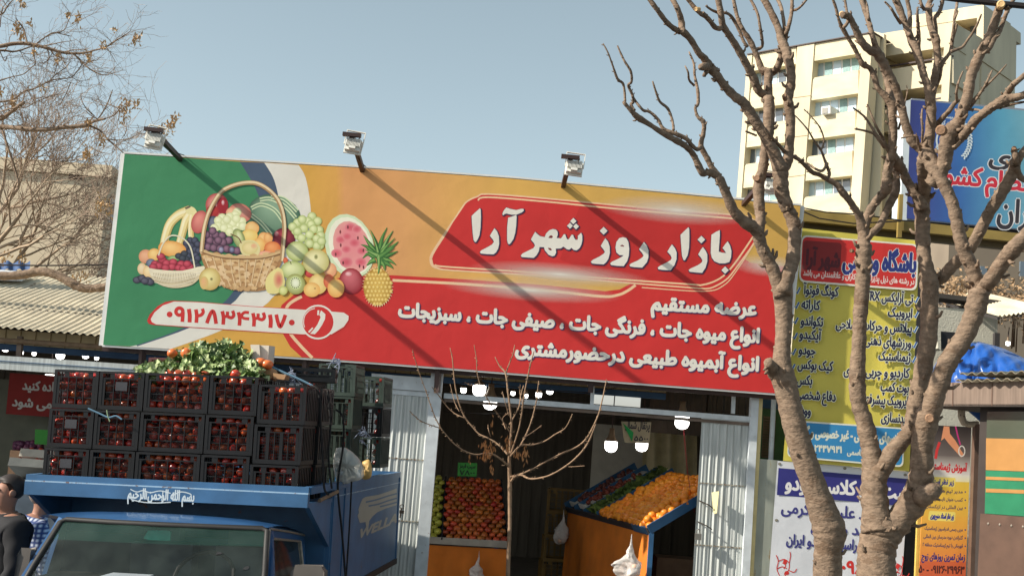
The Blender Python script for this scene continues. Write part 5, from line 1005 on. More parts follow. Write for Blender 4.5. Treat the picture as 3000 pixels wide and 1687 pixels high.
tree('pruned_tree', 'large pruned leafless tree with several stout limbs in front of the yellow banner', [
 "2570,2280,150 2572,1900,124 2568,1687,112 2568,1620,108 2578,1560,108 2580,1520,112"], [
 ("2572,1560,92 2566,1500,80 2561,1440,76 2561,1380,70 2553,1330,56 2545,1290,54 2531,1228,50 2517,1187,46 2512,1140,48 2512,1080,46 2517,1000,42 2519,940,42 2524,873,44 2529,800,42 2530,769,44 2531,730,48 2530,705,36 2529,669,32", b0, b0 + .2),
 ("2562,1400,60 2590,1365,54 2614,1325,52 2645,1290,46 2668,1255,44 2680,1200,50 2695,1130,52 2712,1040,52 2721,976,52 2724,873,52 2722,830,58 2714,785,46 2707,750,42 2704,711,44 2702,642,46 2700,600,48", b0, b0 + .3),
 ("2590,1580,86 2612,1550,80 2645,1508,78 2672,1475,82 2690,1430,74 2700,1383,68 2702,1302,62 2714,1230,72 2730,1190,62 2744,1145,58 2776,1062,56 2821,993,56 2848,935,58 2862,890,62 2869,855,58", b0, b0 - .3),
 ("2702,1455,60 2728,1440,52 2742,1432,40", b0 - .1, b0 - .2),
 ("2869,865,52 2858,820,44 2848,786,42 2824,735,40 2811,690,38 2802,642,38 2788,590,36 2767,545,36 2750,514,40 2735,490,44 2722,462,46 2712,445,50", b0 - .3, b0 - .2),
 ("2872,862,50 2890,835,44 2907,814,44 2942,762,46 2965,735,50 2983,714,46 3015,680,40 3050,640,36", b0 - .3, b0 - .8),
 ("2724,830,44 2740,822,36 2759,814,36 2793,776,34 2828,745,34 2847,721,34 2871,676,34 2899,621,33 2926,579,36 2950,538,36 2971,497,34 2974,470,34", b0 + .3, b0 - .2),
 ("2974,490,26 2975,462,22 2971,437,16", b0 - .2, b0 - .3), ("2976,475,26 2995,450,24 3020,420,22", b0 - .2, b0 - .3), ("2975,490,22 2990,520,20 3010,530,18", b0 - .2, b0 - .1),
 ("2700,610,44 2690,580,34 2674,555,32 2664,540,26 2654,524,28 2645,500,26 2636,486,30 2619,469,36 2612,455,34", b0 + .3, b0 + .1),
 ("2700,610,46 2706,570,40 2709,530,40 2707,495,42 2708,465,44", b0 + .3, b0 - .1),
 ("2529,680,34 2518,636,24 2500,605,20 2485,583,20 2467,562,22 2453,542,18 2422,524,17 2400,512,14 2380,505,15 2360,486,13 2345,472,12 2329,458,11", b0 + .2, b0 - .2),
 ("2529,680,32 2545,625,26 2567,590,24 2590,565,28 2597,550,34 2598,515,28 2602,490,28 2610,465,28", b0 + .2, b0 + .1),
 ("2534,705,26 2550,686,24 2578,659,22 2602,607,23 2620,572,25 2626,545,24 2626,515,20 2618,492,16", b0 + .2, b0 + .3),
 ("2612,470,32 2614,440,26 2617,380,26 2614,340,26 2614,311,30 2602,292,24 2590,278,20 2572,259,16 2561,225,18 2548,200,15 2528,190,17 2515,165,13 2502,140,13 2486,114,12 2469,84,14 2458,60,9 2448,21,9 2436,-10,8", b0 + .1, b0 - .2),
 ("2614,311,24 2606,270,20 2598,235,18 2588,200,17", b0 + .1, b0 + .2), ("2471,82,11 2484,64,11 2480,30,8 2474,-8,8", b0 - .2, b0 - .1),
 ("2716,450,38 2690,430,28 2672,414,28 2660,385,27 2652,362,26 2640,310,25 2634,285,24 2620,247,24 2602,212,24 2584,180,30 2569,155,30 2549,148,26 2525,124,23 2508,90,21 2495,62,19 2484,48,22 2469,45,22", b0 - .1, b0 - .4),
 ("2575,160,20 2563,130,17 2553,95,16 2545,65,16 2532,25,15 2520,-10,14", b0 - .3, b0 - .2), ("2545,60,10 2540,20,9 2530,-8,9", b0 - .25, b0 - .2),
 ("2712,445,44 2722,410,32 2728,345,30 2726,300,30 2718,255,24 2707,224,22 2698,190,22 2690,165,24 2682,140,27 2672,122,24 2660,90,20 2648,60,19 2632,18,22 2618,-12,20", b0 - .15, b0 - .1),
 ("2688,145,18 2692,115,13 2690,80,11 2688,50,9 2688,22,6", b0 - .1, b0 - .1), ("2664,105,15 2666,60,14 2664,30,13 2655,-10,12", b0 - .1, b0 + .1), ("2638,68,11 2625,50,9 2610,25,8 2592,6,6", b0 - .1, b0 - .3),
 ("2728,300,24 2736,240,22 2742,207,22 2748,175,22 2744,140,22 2741,114,26 2732,95,20 2724,69,18 2721,28,20 2722,10,16 2736,-10,14", b0 - .15, b0 + .1),
 ("2742,118,15 2742,85,12 2738,55,13 2748,42,13 2757,22,12 2764,-10,11", b0 + .1, b0 + .1), ("2720,28,12 2706,26,11 2698,10,10 2694,-10,9", b0, b0 - .1),
 ("2736,265,16 2752,228,13 2757,200,12 2764,180,13 2776,165,11 2786,148,11 2790,118,11 2797,95,10 2804,72,7", b0, b0 - .1), ("2786,152,12 2803,146,9 2820,138,9 2836,116,8 2852,93,8 2864,70,7 2875,43,5", b0 - .1, b0 - .2), ("2789,120,11 2794,85,9 2797,50,9 2803,20,9 2805,-10,8", b0 - .1, b0), ("2796,60,7 2806,34,6", b0 - .1, b0 - .1),
 ("2728,540,46 2745,518,42 2757,500,44 2768,470,42 2771,445,44 2776,414,46 2786,385,50 2800,368,42 2811,352,36 2824,315,34 2834,285,32 2845,224,30 2856,195,32 2868,165,30 2882,140,32 2893,120,28 2904,95,26 2916,60,26 2926,30,27 2932,14,28", b0 - .2, b0 - .5),
 ("2886,150,22 2899,140,17 2912,115,15 2922,102,16 2931,86,14 2942,55,13 2952,30,14 2962,12,13 2974,-8,11", b0 - .4, b0 - .3), ("2948,26,14 2957,22,12", b0 - .4, b0 - .5),
 ("2790,425,34 2808,410,30 2828,390,28 2845,370,28 2858,352,30 2875,338,26 2897,321,28 2920,305,28 2942,293,32 2962,288,26 2985,284,24 3030,268,22", b0 - .3, b0 - .9),
 ("2945,288,22 2955,268,20 2969,248,18 2985,235,17 3020,205,15", b0 - .7, b0 - .9), ("2930,316,11 2950,310,9 2985,302,8 3010,298,6", b0 - .7, b0 - .7),
 ("2740,372,20 2760,348,16 2783,322,15 2795,305,13 2808,294,12", b0 - .1, b0 - .3), ("2804,298,9 2802,275,8 2807,245,7 2821,210,5", b0 - .3, b0 - .3),
 ("2838,324,8 2858,295,8 2880,262,8 2894,235,7 2906,208,5", b0 - .4, b0 - .5), ("2840,305,8 2868,275,7 2890,252,7 2920,222,6 2949,190,4", b0 - .4, b0 - .6), ("2840,322,8 2860,322,8 2876,326,7", b0 - .4, b0 - .5),
 ("2422,526,11 2430,512,10 2426,495,10 2415,466,8 2405,440,7 2385,412,6 2366,380,5 2342,352,4 2324,334,3", b0 - .1, b0 - .2), ("2405,440,7 2412,425,6 2413,404,5 2405,380,5 2394,362,4 2375,340,3 2356,321,3", b0 - .15, b0 - .1), ("2418,485,8 2424,480,9 2410,500,9 2395,498,8 2378,488,7 2364,478,6", b0 - .1, b0 - .1),
 ("2612,455,14 2600,438,11 2585,415,10 2569,397,10 2552,370,8 2535,345,7 2518,330,6 2500,317,5", b0 + .1, b0 - .1), ("2600,436,11 2590,415,11 2584,400,10 2572,380,8 2558,350,7 2541,307,5", b0 + .1, b0), ("2590,432,9 2574,410,8 2559,392,8 2535,384,7 2505,378,6", b0 + .1, b0 - .2),
 ("2632,380,8 2640,355,7 2648,330,5 2652,300,4 2658,270,3 2656,250,2", b0, b0), ("2704,440,9 2702,410,8 2703,380,7 2700,345,7 2702,320,5", b0 - .2, b0 - .2), ("2700,450,9 2690,420,8 2686,400,7 2672,398,6 2640,405,5", b0 - .2, b0 - .3)],
 9.7, 9, ((2467, 42, .022, b0 - .42, -1, .3), (2933, 13, .03, b0 - .55, 0, -1), (2724, 1225, .034, b0 - .28, -1, 0), (2757, 382, .04, b0 - .5, -2, 0), (2971, 435, .018, b0 - .32, 0, -2), (2494, 735, .014, b0 + .1, -2, 0)))
# ------------------------------------------------------------------ slim young tree in front of the gate
ZS = (1200, 1050, 2.275)
def zs(s_): return ' '.join('%g,%g,%g' % (1200 + x / 2.275, 1050 + y / 2.275, w / 2.7) for x, y, w in pts(s_))
s0 = 10.4; rnd = random.Random(12)
t = thing('young_tree', 'slim leafless young tree in front of the open market entrance', 'tree', Vector((at(1490, 1687, s0).x, s0, .13))); tm = MB(); bm = MB()
chain(tm, pts(zs("640,2300,42 655,1449,34 664,1200,32 668,1100,30 668,950,33 668,820,34 664,700,28 668,620,22")), s0, s0, rnd, 6, 12, .05)
for s_, y1 in (("660,720,20 620,680,18 560,640,16 510,630,13 450,640,13 400,630,12 340,600,12 290,560,10 250,515,9 210,465,10 170,390,9 140,310,8 110,220,7 70,110,7 35,0,6 20,-60,5", -.4), ("215,470,9 180,455,8 120,435,8 60,405,7 0,350,6", -.3), ("655,640,18 610,590,16 560,550,14 500,520,13 460,500,12 420,455,13 375,400,13 340,330,12 315,240,11 298,140,10 285,0,9 270,-70,6", .2),
               ("380,400,10 340,385,8 300,365,8 250,320,8 190,240,8 150,190,7", -.1), ("675,500,12 600,385,8 550,320,8 510,250,8 470,170,8 450,90,7 445,0,7 430,-90,5", -.2), ("668,640,20 672,540,18 680,440,17 668,320,16 655,220,15 640,100,15 600,50,9 570,-10,7", 0), ("640,100,12 670,20,9 690,-30,8 700,-90,5", .1),
               ("670,650,16 700,560,13 730,460,12 750,350,12 760,260,12 790,110,11 810,20,10 830,-50,7", -.3), ("665,440,12 700,380,10 730,320,10 742,240,8 760,180,8", .2), ("672,650,14 720,600,10 760,540,12 800,450,11 825,370,10 845,280,9 860,150,7", .3), ("755,530,9 820,490,8 880,445,7", .4), ("680,640,14 740,580,12 820,575,12 900,550,11 970,505,11 1040,460,10 1085,370,8", -.3),
               ("672,790,20 740,770,16 820,735,15 920,680,14 1020,630,14 1120,585,13 1180,530,13 1220,460,13 1260,370,12 1290,250,10 1312,140,7", -.2), ("675,820,22 700,790,20 740,775,18 800,800,16 870,795,15 950,770,14 1050,710,14 1130,640,14 1190,560,13 1240,440,10", -.5), ("1190,535,8 1195,490,7", -.3), ("640,470,7 620,400,6 660,360,6", 0), ("660,380,8 640,300,6 618,220,5", .1), ("750,300,7 735,230,6 738,175,5", .1), ("330,350,6 300,290,5 270,170,4", .3), ("540,520,7 525,470,5 522,440,4", 0), ("1060,720,6 1110,718,5 1165,714,4", -.4), ("960,665,6 985,655,4", -.3), ("370,160,4 410,180,4 460,165,4", .2)):
    q = pts(zs(s_)); P, R = chain(bm, q, s0, s0 + y1, rnd, 4, 6, .08); buds(bm, P, R, rnd, 1.7, 3.)
tm.build('trunk', M_TWIG, t, smooth=True); bm.build('branches', M_TWIG, t, smooth=True)
lf = MB()
for cx, cy, n, sx, sy in ((525, 590, 60, 50, 50), (545, 720, 12, 8, 40), (660, 560, 24, 40, 50), (770, 620, 26, 20, 50), (550, 420, 8, 10, 30), (400, 655, 5, 6, 20), (500, 640, 22, 30, 22), (720, 620, 14, 30, 30)):
    for i in range(n):
        p = at(1200 + (cx + rnd.gauss(0, sx * .6)) / 2.275, 1050 + (cy + rnd.gauss(0, sy * .6)) / 2.275, s0 + rnd.uniform(-.25, .2)); a = Vector((rnd.gauss(0, .25), rnd.gauss(0, .25), -1)).normalized(); b_ = a.orthogonal().normalized(); l = rnd.uniform(.014, .03)
        lf.add([p, p + a * l + b_ * .006, p + a * l * 2, p + a * l - b_ * .006], [(0, 1, 2, 3)])
tag(lf.build('dry_seed_pods', mat('dry_pods', S(176, 124, 78), rough=.8, var=.3, scale=30), t), kind='stuff')
# ------------------------------------------------------------------ ailanthus with seed clusters behind the sign, left
rnd = random.Random(21); Z0 = 2.8975; y0 = 13.6
t = thing('seed_tree', 'leafless tree with tan seed clusters reaching in from the left edge', 'tree', Vector((at(-330, 1100, y0).x, y0 + .6, 0))); bm = MB(); tw = MB(); sd = MB()
tm = MB(); chain(tm, pts("-330,2200,120 -320,1500,110 -300,1000,100 -280,700,90 -240,400,80 -220,100,60"), y0 + .5, y0 + .5, rnd, 6, 14, .06); tm.build('trunk', M_BARK, t, smooth=True)
def zl(s_): return ' '.join('%g,%g,%g' % (x / Z0, y / Z0, w / Z0) for x, y, w in pts(s_))
def seeds(c, r, n):
    for i in range(n):
        p = c + Vector((rnd.gauss(0, .5), rnd.gauss(0, .5), rnd.gauss(-.2, .8))) * r; a = Vector((rnd.gauss(0, .5), rnd.gauss(0, .5), rnd.gauss(0, 1))).normalized(); b_ = a.orthogonal().normalized(); l = rnd.uniform(.016, .034)
        sd.add([p, p + a * l + b_ * .010, p + a * l * 2, p + a * l - b_ * .010], [(0, 1, 2, 3)])
def twigs(P, R, lv, n):
    for _ in range(n):
        i = rnd.randrange(len(P) // 4, len(P) - 1); d = (P[min(i + 1, len(P) - 1)] - P[i - 1]).normalized()
        s_ = Vector((rnd.gauss(0, 1), rnd.gauss(0, .7), rnd.gauss(.2, 1))); q = (d * rnd.uniform(.3, 1) + s_ * .6).normalized(); L = rnd.uniform(.15, .5) * (1 if lv else .8)
        pp = [P[i]]; 
        for k in range(5):
            q = (q + Vector((rnd.gauss(0, .22), rnd.gauss(0, .2), rnd.gauss(.04, .22)))).normalized(); pp.append(pp[-1] + q * L / 5)
        r0 = min(R[i] * .55, .009 if lv else .0045); rr = [max(.0016, r0 * (1 - k / 6)) for k in range(6)]; tw.tube(pp, rr, 4, cap=False)
        if lv: twigs(pp, rr, lv - 1, 4)
        elif rnd.random() < .6:
            for k in range(3):
                e = pp[-1 - k]; tw.tube([e, e + (q + Vector((rnd.gauss(0, .7), rnd.gauss(0, .6), rnd.gauss(-.2, .7)))).normalized() * rnd.uniform(.05, .14)], [.0016, .001], 3, cap=False)
for s_, y1, n in (("-900,480,90 -300,430,44 0,395,36 100,375,34 200,370,32 300,385,32 420,415,28 520,445,26 620,455,22 720,450,20 800,430,14 900,400,14 980,350,12 1060,300,9 1110,265,6", -.2, 16), ("-300,450,30 0,430,20 100,440,16 170,430,14 240,405,12 300,390,10", .2, 5), ("620,455,18 680,510,16 740,570,14 800,610,12 860,635,9 920,640,7", 0, 7), ("230,370,16 200,250,14 150,180,10 135,150,6", .1, 5), ("300,380,14 380,320,11 450,280,10 520,290,9 600,310,7", .1, 7), ("440,290,9 540,260,8 580,180,7 605,125,5", .2, 5), ("290,390,12 290,480,10 300,540,9 260,580,9 200,630,9 100,655,9 0,685,14 -200,760,26", -.1, 7),
               ("-200,1010,40 0,1010,40 80,960,36 140,915,34 205,870,32", -.3, 3), ("-500,1080,70 0,1080,44 120,1085,40 250,1100,42 400,1100,38 520,1085,36 640,1075,36 740,1065,40", -.3, 3), ("740,1065,26 800,1030,24 890,1010,20", -.3, 1), ("760,1060,14 830,1010,12 880,940,12 920,860,10 955,765,8", -.2, 2), ("800,985,10 740,930,9 700,870,8 688,820,6", -.2, 2), ("860,1015,9 960,985,9 1010,930,8 1040,900,7", -.3, 6), ("760,1070,20 850,1110,18 910,1180,16 980,1240,13 1060,1310,10", -.2, 3), ("905,1180,10 990,1190,9 1100,1180,8 1170,1140,7 1240,1130,6 1320,1090,5", -.3, 5), ("1020,940,7 1010,1030,7 1070,1080,8 1060,1140,7 1035,1170,6", -.3, 3), ("770,1250,8 850,1290,7 950,1300,6 990,1220,6 980,1190,6", -.2, 4),
               ("-50,870,20 100,850,14 200,780,13 300,750,12 420,690,11 510,670,10 600,660,9 660,600,8 720,510,6", 0, 12), ("420,690,9 480,630,8 550,580,7 605,515,5", .1, 5), ("100,860,12 200,915,10 300,870,9 420,820,8 500,800,6", .1, 8), ("-100,1000,16 20,900,10 120,880,9", 0, 3), ("-60,130,20 20,120,14 60,60,12 110,0,9", .2, 5), ("0,230,10 10,130,9 30,60,8", .2, 4), ("0,440,9 40,520,8 60,480,7", 0, 3), ("470,400,8 400,520,7 330,540,6", 0, 4), ("15,1090,20 50,1200,19 95,1330,20 130,1440,18 160,1560,16", -.1, 1), ("600,700,8 560,800,7 500,900,6", .1, 5)):
    P, R = chain(bm, pts(zl(s_)), y0, y0 + y1, rnd, 5, 8, .07); twigs(P, R, 1, n)
    if n > 2: buds(bm, P, R, rnd, 5, 2)
for x, y, r, n in ((145, 245, 30, 60), (180, 310, 22, 30), (260, 200, 16, 20), (190, 15, 30, 40), (580, 125, 20, 24), (660, 155, 24, 40), (965, 245, 14, 18), (870, 385, 24, 30), (1150, 325, 32, 50), (1190, 295, 14, 16), (485, 490, 24, 34), (755, 490, 28, 44), (290, 430, 22, 26), (745, 1050, 30, 60), (1075, 890, 36, 60), (1025, 900, 20, 20), (1160, 890, 24, 34), (1065, 970, 40, 50), (865, 1190, 26, 40), (735, 1300, 34, 90), (1485, 1020, 34, 60), (1455, 1060, 20, 24), (1410, 1085, 36, 50), (1360, 1085, 20, 24), (110, 870, 20, 34), (5, 770, 20, 26), (360, 745, 20, 20)):
    seeds(at(x / Z0, y / Z0, y0 - .2), r / Z0 * y0 / F_PX, n * 2 // 3)
P, R = chain(bm, pts("-120,800,26 0,808,25 60,806,25 105,797,26 140,798,26 180,812,26 215,832,27 250,845,25 300,842,24 345,836,22 400,820,20"), y0 - .4, y0 - .5, rnd, 6, 12, .05)
twigs(P, R, 0, 8)
for x, y in ((225, 812), (250, 820), (15, 755), (65, 750), (290, 600), (300, 598), (325, 618)): seeds(at(x, y, y0 - .3), .05, 22)
bm.build('branches', M_BARK, t, smooth=True); tw.build('twigs', mat('grey_brown_twig', S(142, 122, 104), rough=.85, var=.2), t); sd.build('seed_clusters', mat('seed_tan', S(190, 158, 116), rough=.8, var=.3, scale=20), t)
# ------------------------------------------------------------------ dense brushy tree against the left building
rnd = random.Random(33); y0 = 19.5; t = thing('brushy_tree', 'dense leafless brushy tree in front of the beige building on the left', 'tree', Vector((at(20, 1000, y0).x, y0, 0))); bm = MB(); tw = MB(); kk = [0]
def grow(p, d, L, r, lv, mbx):
    pp = [p]; q = d.copy(); n = 6
    for k in range(n):
        q = (q + Vector((rnd.gauss(0, .13), rnd.gauss(0, .13), rnd.gauss(.03, .12)))).normalized(); pp.append(pp[-1] + q * L / n)
    rr = [max(.0035, r * (1 - .5 * k / n)) for k in range(n + 1)]; mbx.tube(pp, rr, 7 if lv > 2 else 4 if lv > 1 else 3, cap=False)
    if lv == 0: return
    for _ in range((0, 4, 4, 4, 5)[lv]):
        i = rnd.randrange(2, n + 1); e = (pp[i] - pp[i - 1]).normalized(); s_ = Vector((rnd.gauss(.12, .8), rnd.gauss(0, .5), rnd.gauss(.15, .7))); s_ -= e * s_.dot(e)
        grow(pp[i], (e * .75 + s_ * .62).normalized(), L * rnd.uniform(.5, .75), rr[i] * .62, lv - 1, tw if lv < 3 else bm)
for x, y, dx, dz, L, r in ((-60, 900, .25, 1, 1.9, .11), (-30, 880, .55, .8, 1.7, .08), (-40, 760, .9, .35, 1.5, .07), (30, 860, .8, .5, 1.3, .06), (-60, 700, .5, .8, 1.5, .08), (20, 900, .95, .12, 1.2, .05), (60, 820, .6, .9, 1.2, .06), (-20, 640, .3, .9, 1.2, .06), (-60, 620, .9, .4, 1.4, .06), (90, 880, .9, .25, 1.0, .04)):
    grow(at(x, y, y0 + rnd.uniform(-.4, .4)), Vector((dx, rnd.gauss(0, .2), dz)).normalized(), L, r * .5, 4, bm)
tk = MB(); q = at(-60, 900, y0); tk.tube([Vector((q.x + .3, y0, 0)), Vector((q.x + .15, y0, 1.2)), q], [.17, .14, .1], 10); q2 = at(20, 900, y0); tk.tube([Vector((q.x + .3, y0, 0.4)), Vector((q2.x - .1, y0, 1.6)), q2], [.1, .09, .06], 8)
tk.build('trunk', M_BARK, t, smooth=True); bm.build('branches', mat('brush_bark', S(168, 148, 124), rough=.85, var=.2), t, smooth=True); tw.build('twigs', MATS['grey_brown_twig'], t)
# ------------------------------------------------------------------ blue pickup truck, seen from the front, loaded with crates
YAW, LEAN = rad(5.5), rad(2.0)
q0 = Vector((math.cos(YAW), -math.sin(YAW), 0)); TR = Vector((math.sin(YAW), math.cos(YAW), 0)); TQ = q0 * math.cos(LEAN) + Vector((0, 0, math.sin(LEAN))); TU = -q0 * math.sin(LEAN) + Vector((0, 0, math.cos(LEAN)))
TO = at(900, 1487, 8.4)
def T(a, b, c): return TO + TQ * a + TR * b + TU * c
def TM(a, b, c): p = T(a, b, c); return Matrix(((TQ.x, TR.x, TU.x, p.x), (TQ.y, TR.y, TU.y, p.y), (TQ.z, TR.z, TU.z, p.z), (0, 0, 0, 1)))
def loc(p): d = p - TO; return (d.dot(TQ), d.dot(TR), d.dot(TU))
def tp(x, y, b): return onplane(x, y, TO + TR * b, TR)
def ts(x, y, a=0): return onplane(x, y, TO + TQ * a, TQ)
M_TB = mat('blue_truck_paint', S(54, 96, 134), rough=.45, var=.2, scale=5, rust=S(104, 74, 52), rustamt=.36, rustscale=7, spec=.5)
M_TB2 = mat('blue_cab_paint', S(36, 78, 122), rough=.3, var=.15, scale=4, spec=.5, coat=.3, rust=S(96, 72, 56), rustamt=.27, rustscale=9)
M_RUB = mat('black_rubber', S(34, 32, 30), rough=.6, var=.2); M_CHR = mat('dull_trim', S(140, 132, 120), rough=.4, metal=.5, var=.25, scale=30)
truck = thing('pickup_truck', 'blue pickup truck facing the camera, its load bed stacked with black crates of tomatoes', 'pickup truck', Vector((T(-.9, 1, 0).x, T(-.9, 1, 0).y, 0)))
def tbox(a0, a1, b0, b1, c0, c1, name, m, parent=truck): mb = MB(); mb.box(a0, a1, b0, b1, c0, c1, TM(0, 0, 0)); return mb.build(name, m, parent)
aL = loc(tp(70, 1440, 0))[0]; cT = loc(tp(500, 1408, 0))[2]
LR = loc(ts(1172, 1380)); BL = LR[1]; cTop = cT; cBot = loc(ts(1172, 1627))[2]
# front board over the cab (folded sheet: upper strip set back, crease, lower strip)
cg = loc(tp(500, 1427, 0))[2]
fb = tbox(aL, 0, .012, .05, cg + .004, cT, 'front_board', M_TB); tbox(aL, 0, 0, .05, 0, cg - .004, 'board_lower', M_TB, fb)
tbox(aL, 0, .004, .05, cg - .004, cg + .004, 'board_crease', mat('worn_crease', S(150, 176, 196), rough=.5, rust=S(120, 84, 56), rustamt=.45, rustscale=20), fb)
tbox(aL, 0, .05, .72, 0, .03, 'overhang_floor', M_TB)
tbox(aL + .02, -.03, .70, .74, -1.0, cT, 'bed_front_wall', M_TB)
# side walls with rails
for a0, a1 in ((-.035, 0), (aL, aL + .035)):
    w_ = tbox(a0, a1, .72, BL, cBot, cTop - .05, 'side_wall', M_TB); tbox(a0 - .006, a1 + .008, .052, BL, cTop - .05, cTop, 'top_rail', M_TB, w_)
    tbox(a0 - .004, a1 + .012, .72, BL + .02, cBot - .05, cBot, 'lower_rail', M_RUB, w_)
    mb = MB(); mb.slab([T(a0, .052, 0), T(a0, .70, 0), T(a0, .70, -.32)], TQ * (a1 - a0)); mb.build('gusset', M_TB, w_)
    for b in (.74, 1.12, BL - .03): tbox(a0 - .004, a1 + .01, b, b + .035, cBot, cTop - .051, 'stake', M_TB, w_)
    mb = MB(); mb.bar(T(a1 + .004, .8, cTop - .1), T(a1 + .004, BL, cTop - .1), .006); mb.build('seam', MATS['worn_crease'], w_)
tbox(aL, 0, BL, BL + .03, cBot, cTop, 'tailgate', M_TB); tbox(aL, 0, .74, BL, cBot - .03, cBot, 'bed_floor', M_DARKST)
MB().tube([T(.02, .25, cTop - .1), T(.03, .75, cTop - .06)], .014, 8).build('rusty_hook_bar', mat('rusty_pipe'), truck)
# lettering and emblem
ti_ = Ink(0, .0002, TO, TR); ti_.base = 3
BM = S(196, 206, 210)
ti_.text('بسم الله الرحمن الرحیم', (374, 1458), (568, 1468), 30, BM, bold=1.0)
for L in ([(382,1432),(400,1440),(420,1436),(440,1442),(470,1437),(500,1444)], [(430,1440),(428,1462)], [(478,1436),(474,1466)], [(510,1441),(506,1466)], [(384,1462),(420,1470),(460,1472),(500,1470)], [(505,1452),(530,1440),(560,1448),(548,1462)]): ti_.stroke(L, 3, BM, smooth=5)
ti_.build('board_lettering', M_INK, truck)
ti_ = Ink(0, .0002, TO + TQ * .012, -TQ); ti_.n = -TQ; ti_.base = 3; ti_.o = TO + TQ * .001
LG = S(150, 150, 140); ZT = (0, 1320, 2.1467)
ti_.poly(Z(ZT, [(2495,235),(2495,340),(2425,362),(2372,386),(2342,412),(2322,440),(2316,492),(2304,486),(2299,446),(2263,452),(2256,428),(2249,406),(2258,388),(2254,368),(2265,335),(2280,300),(2302,288),(2380,276),(2440,256)]), LG)
BB = S(54, 96, 134, .9)
for L in ([(2496,268),(2440,283),(2370,306),(2300,322)], [(2496,297),(2440,313),(2380,334),(2318,346)], [(2496,322),(2440,338),(2390,350)]): ti_.stroke(Z(ZT, L), 9 / 2.1467, BB, smooth=5)
for t_ in ('WELLA',): ti_.text(t_, (1049, 1578), (1161, 1528), 29, LG, bold=1.6, up=(.30, -1))
ti_.build('side_emblem', M_INK, truck)
# cab
bw, bb_ = -.62, -1.12
W1, W2, W3, W4 = tp(179, 1521, bw), tp(787, 1549, bw), tp(766, 1800, bb_), tp(14, 1800, bb_)
glass = MB(); glass.grid(lambda u, v: W1.lerp(W2, u).lerp(W4.lerp(W3, u), v) - TR * (.07 * math.sin(math.pi * u)), 16, 6)
M_WS = mat('dusty_windscreen', S(60, 68, 63), rough=.16, var=.6, scale=5, spec=.6); M_WS.node_tree.nodes['Principled BSDF'].inputs['Alpha'].default_value = .34
g_ = glass.build('windscreen', M_WS, truck, smooth=True)
def wpt(u, v, off=0): return W1.lerp(W2, u).lerp(W4.lerp(W3, u), v) - TR * (.07 * math.sin(math.pi * u) + off)
MB().tube([wpt(0, 1), wpt(0, .5), wpt(.005, .03), wpt(.03, 0), wpt(.25, 0), wpt(.5, 0), wpt(.75, 0), wpt(.97, 0), wpt(.995, .03), wpt(1, .5), wpt(1, 1)], .02, 8).build('rubber_seal', M_RUB, g_, smooth=True)
MB().tube([wpt(.02, -.012, .01), wpt(.25, -.012, .012), wpt(.5, -.012, .012), wpt(.75, -.012, .012), wpt(.98, -.012, .01)], .008, 8).build('trim_strip', M_CHR, g_, smooth=True)
MB().tube([wpt(1.008, .01, .01), wpt(1.008, .5, .012), wpt(1.008, 1, .012)], .006, 6).build('trim_strip', M_CHR, g_, smooth=True)
cr = loc(tp(899, 1518, .55)); cl = loc(tp(178, 1500, .55))
def roof(u, v):                                          # u across, v from the windscreen header to the rear edge
    f = wpt(u, -.02, .005); a, b, c = loc(f); ar = cl[0] + .03 + (cr[0] - cl[0] - .05) * u; b2 = b + (.55 - b) * v
    a2 = a + (ar - a) * min(1, v * 1.5); rise = .018 * math.sin(min(1, v * 3) * math.pi / 2); edge = (1 - abs(2 * u - 1) ** 5)
    return T(a2, b2, c + rise * edge + .022 * math.sin(math.pi * u) * min(1, v * 3) - .11 * v * v - .02 * (1 - edge) * v)
mb = MB(); mb.grid(roof, 28, 14); mb.build('cab_roof', M_TB2, truck, smooth=True)
# door side, pillar and window on the visible side
def sd(u, v): e = roof(1, v); return e
R0, R1 = roof(1, .05), roof(1, 1)
def side_pt(f, drop): p = R0.lerp(R1, f); return p + TQ * (.10 * min(1, drop / .5)) - TU * drop
mb = MB(); mb.slab([side_pt(.0, 0), side_pt(1.02, 0), side_pt(1.02, .06), side_pt(.0, .06)], -TQ * .03); mb.build('roof_side_rail', M_TB2, truck)
MB().tube([side_pt(-.02, .012) + TQ * .006, side_pt(.5, .008) + TQ * .008, side_pt(1.0, .012) + TQ * .006], .008, 6).build('drip_rail', M_CHR, truck)
pw = wpt(1, 1, -.02)
mb = MB(); mb.slab([side_pt(-.03, .0), side_pt(.05, .0), pw + TQ * .075, pw + TQ * .012], TR * .03); mb.build('front_pillar', M_TB2, truck)
dr = MB(); dr.slab([side_pt(.86, .05), side_pt(1.02, .05), side_pt(1.02, 1.2), side_pt(.80, 1.2)], -TQ * .03); dr.build('rear_pillar', M_TB2, truck)
mb = MB(); mb.slab([side_pt(.03, .07), side_pt(.86, .055), side_pt(.84, .55), side_pt(-.35, .55)], -TQ * .012); o = mb.build('door_window', mat('dark_car_glass', S(40, 46, 46), rough=.08, spec=.7, var=.1), truck)
MB().tube([side_pt(.03, .07) + TQ * .004, side_pt(.84, .06) + TQ * .004, side_pt(.82, .55) + TQ * .004], .009, 6).build('window_trim', M_CHR, o)
mb = MB(); mb.slab([side_pt(-.55, .54), side_pt(.92, .54), side_pt(.92, 1.2), side_pt(-.55, 1.2)], -TQ * .04); mb.build('door', M_TB2, truck)
LS = roof(0, .05); LE = roof(0, 1)
mb = MB(); mb.slab([LS, LE, LE - TU * 1.2 - TQ * .1, LS - TU * 1.2 - TQ * .12 - TR * .4], TQ * .03); mb.build('far_door', M_TB2, truck)
pl = wpt(0, 1, -.02); mb = MB(); mb.slab([LS - TQ * .01, roof(.02, 0), pl + TQ * .0, pl - TQ * .06], TR * .03); mb.build('front_pillar', M_TB2, truck)
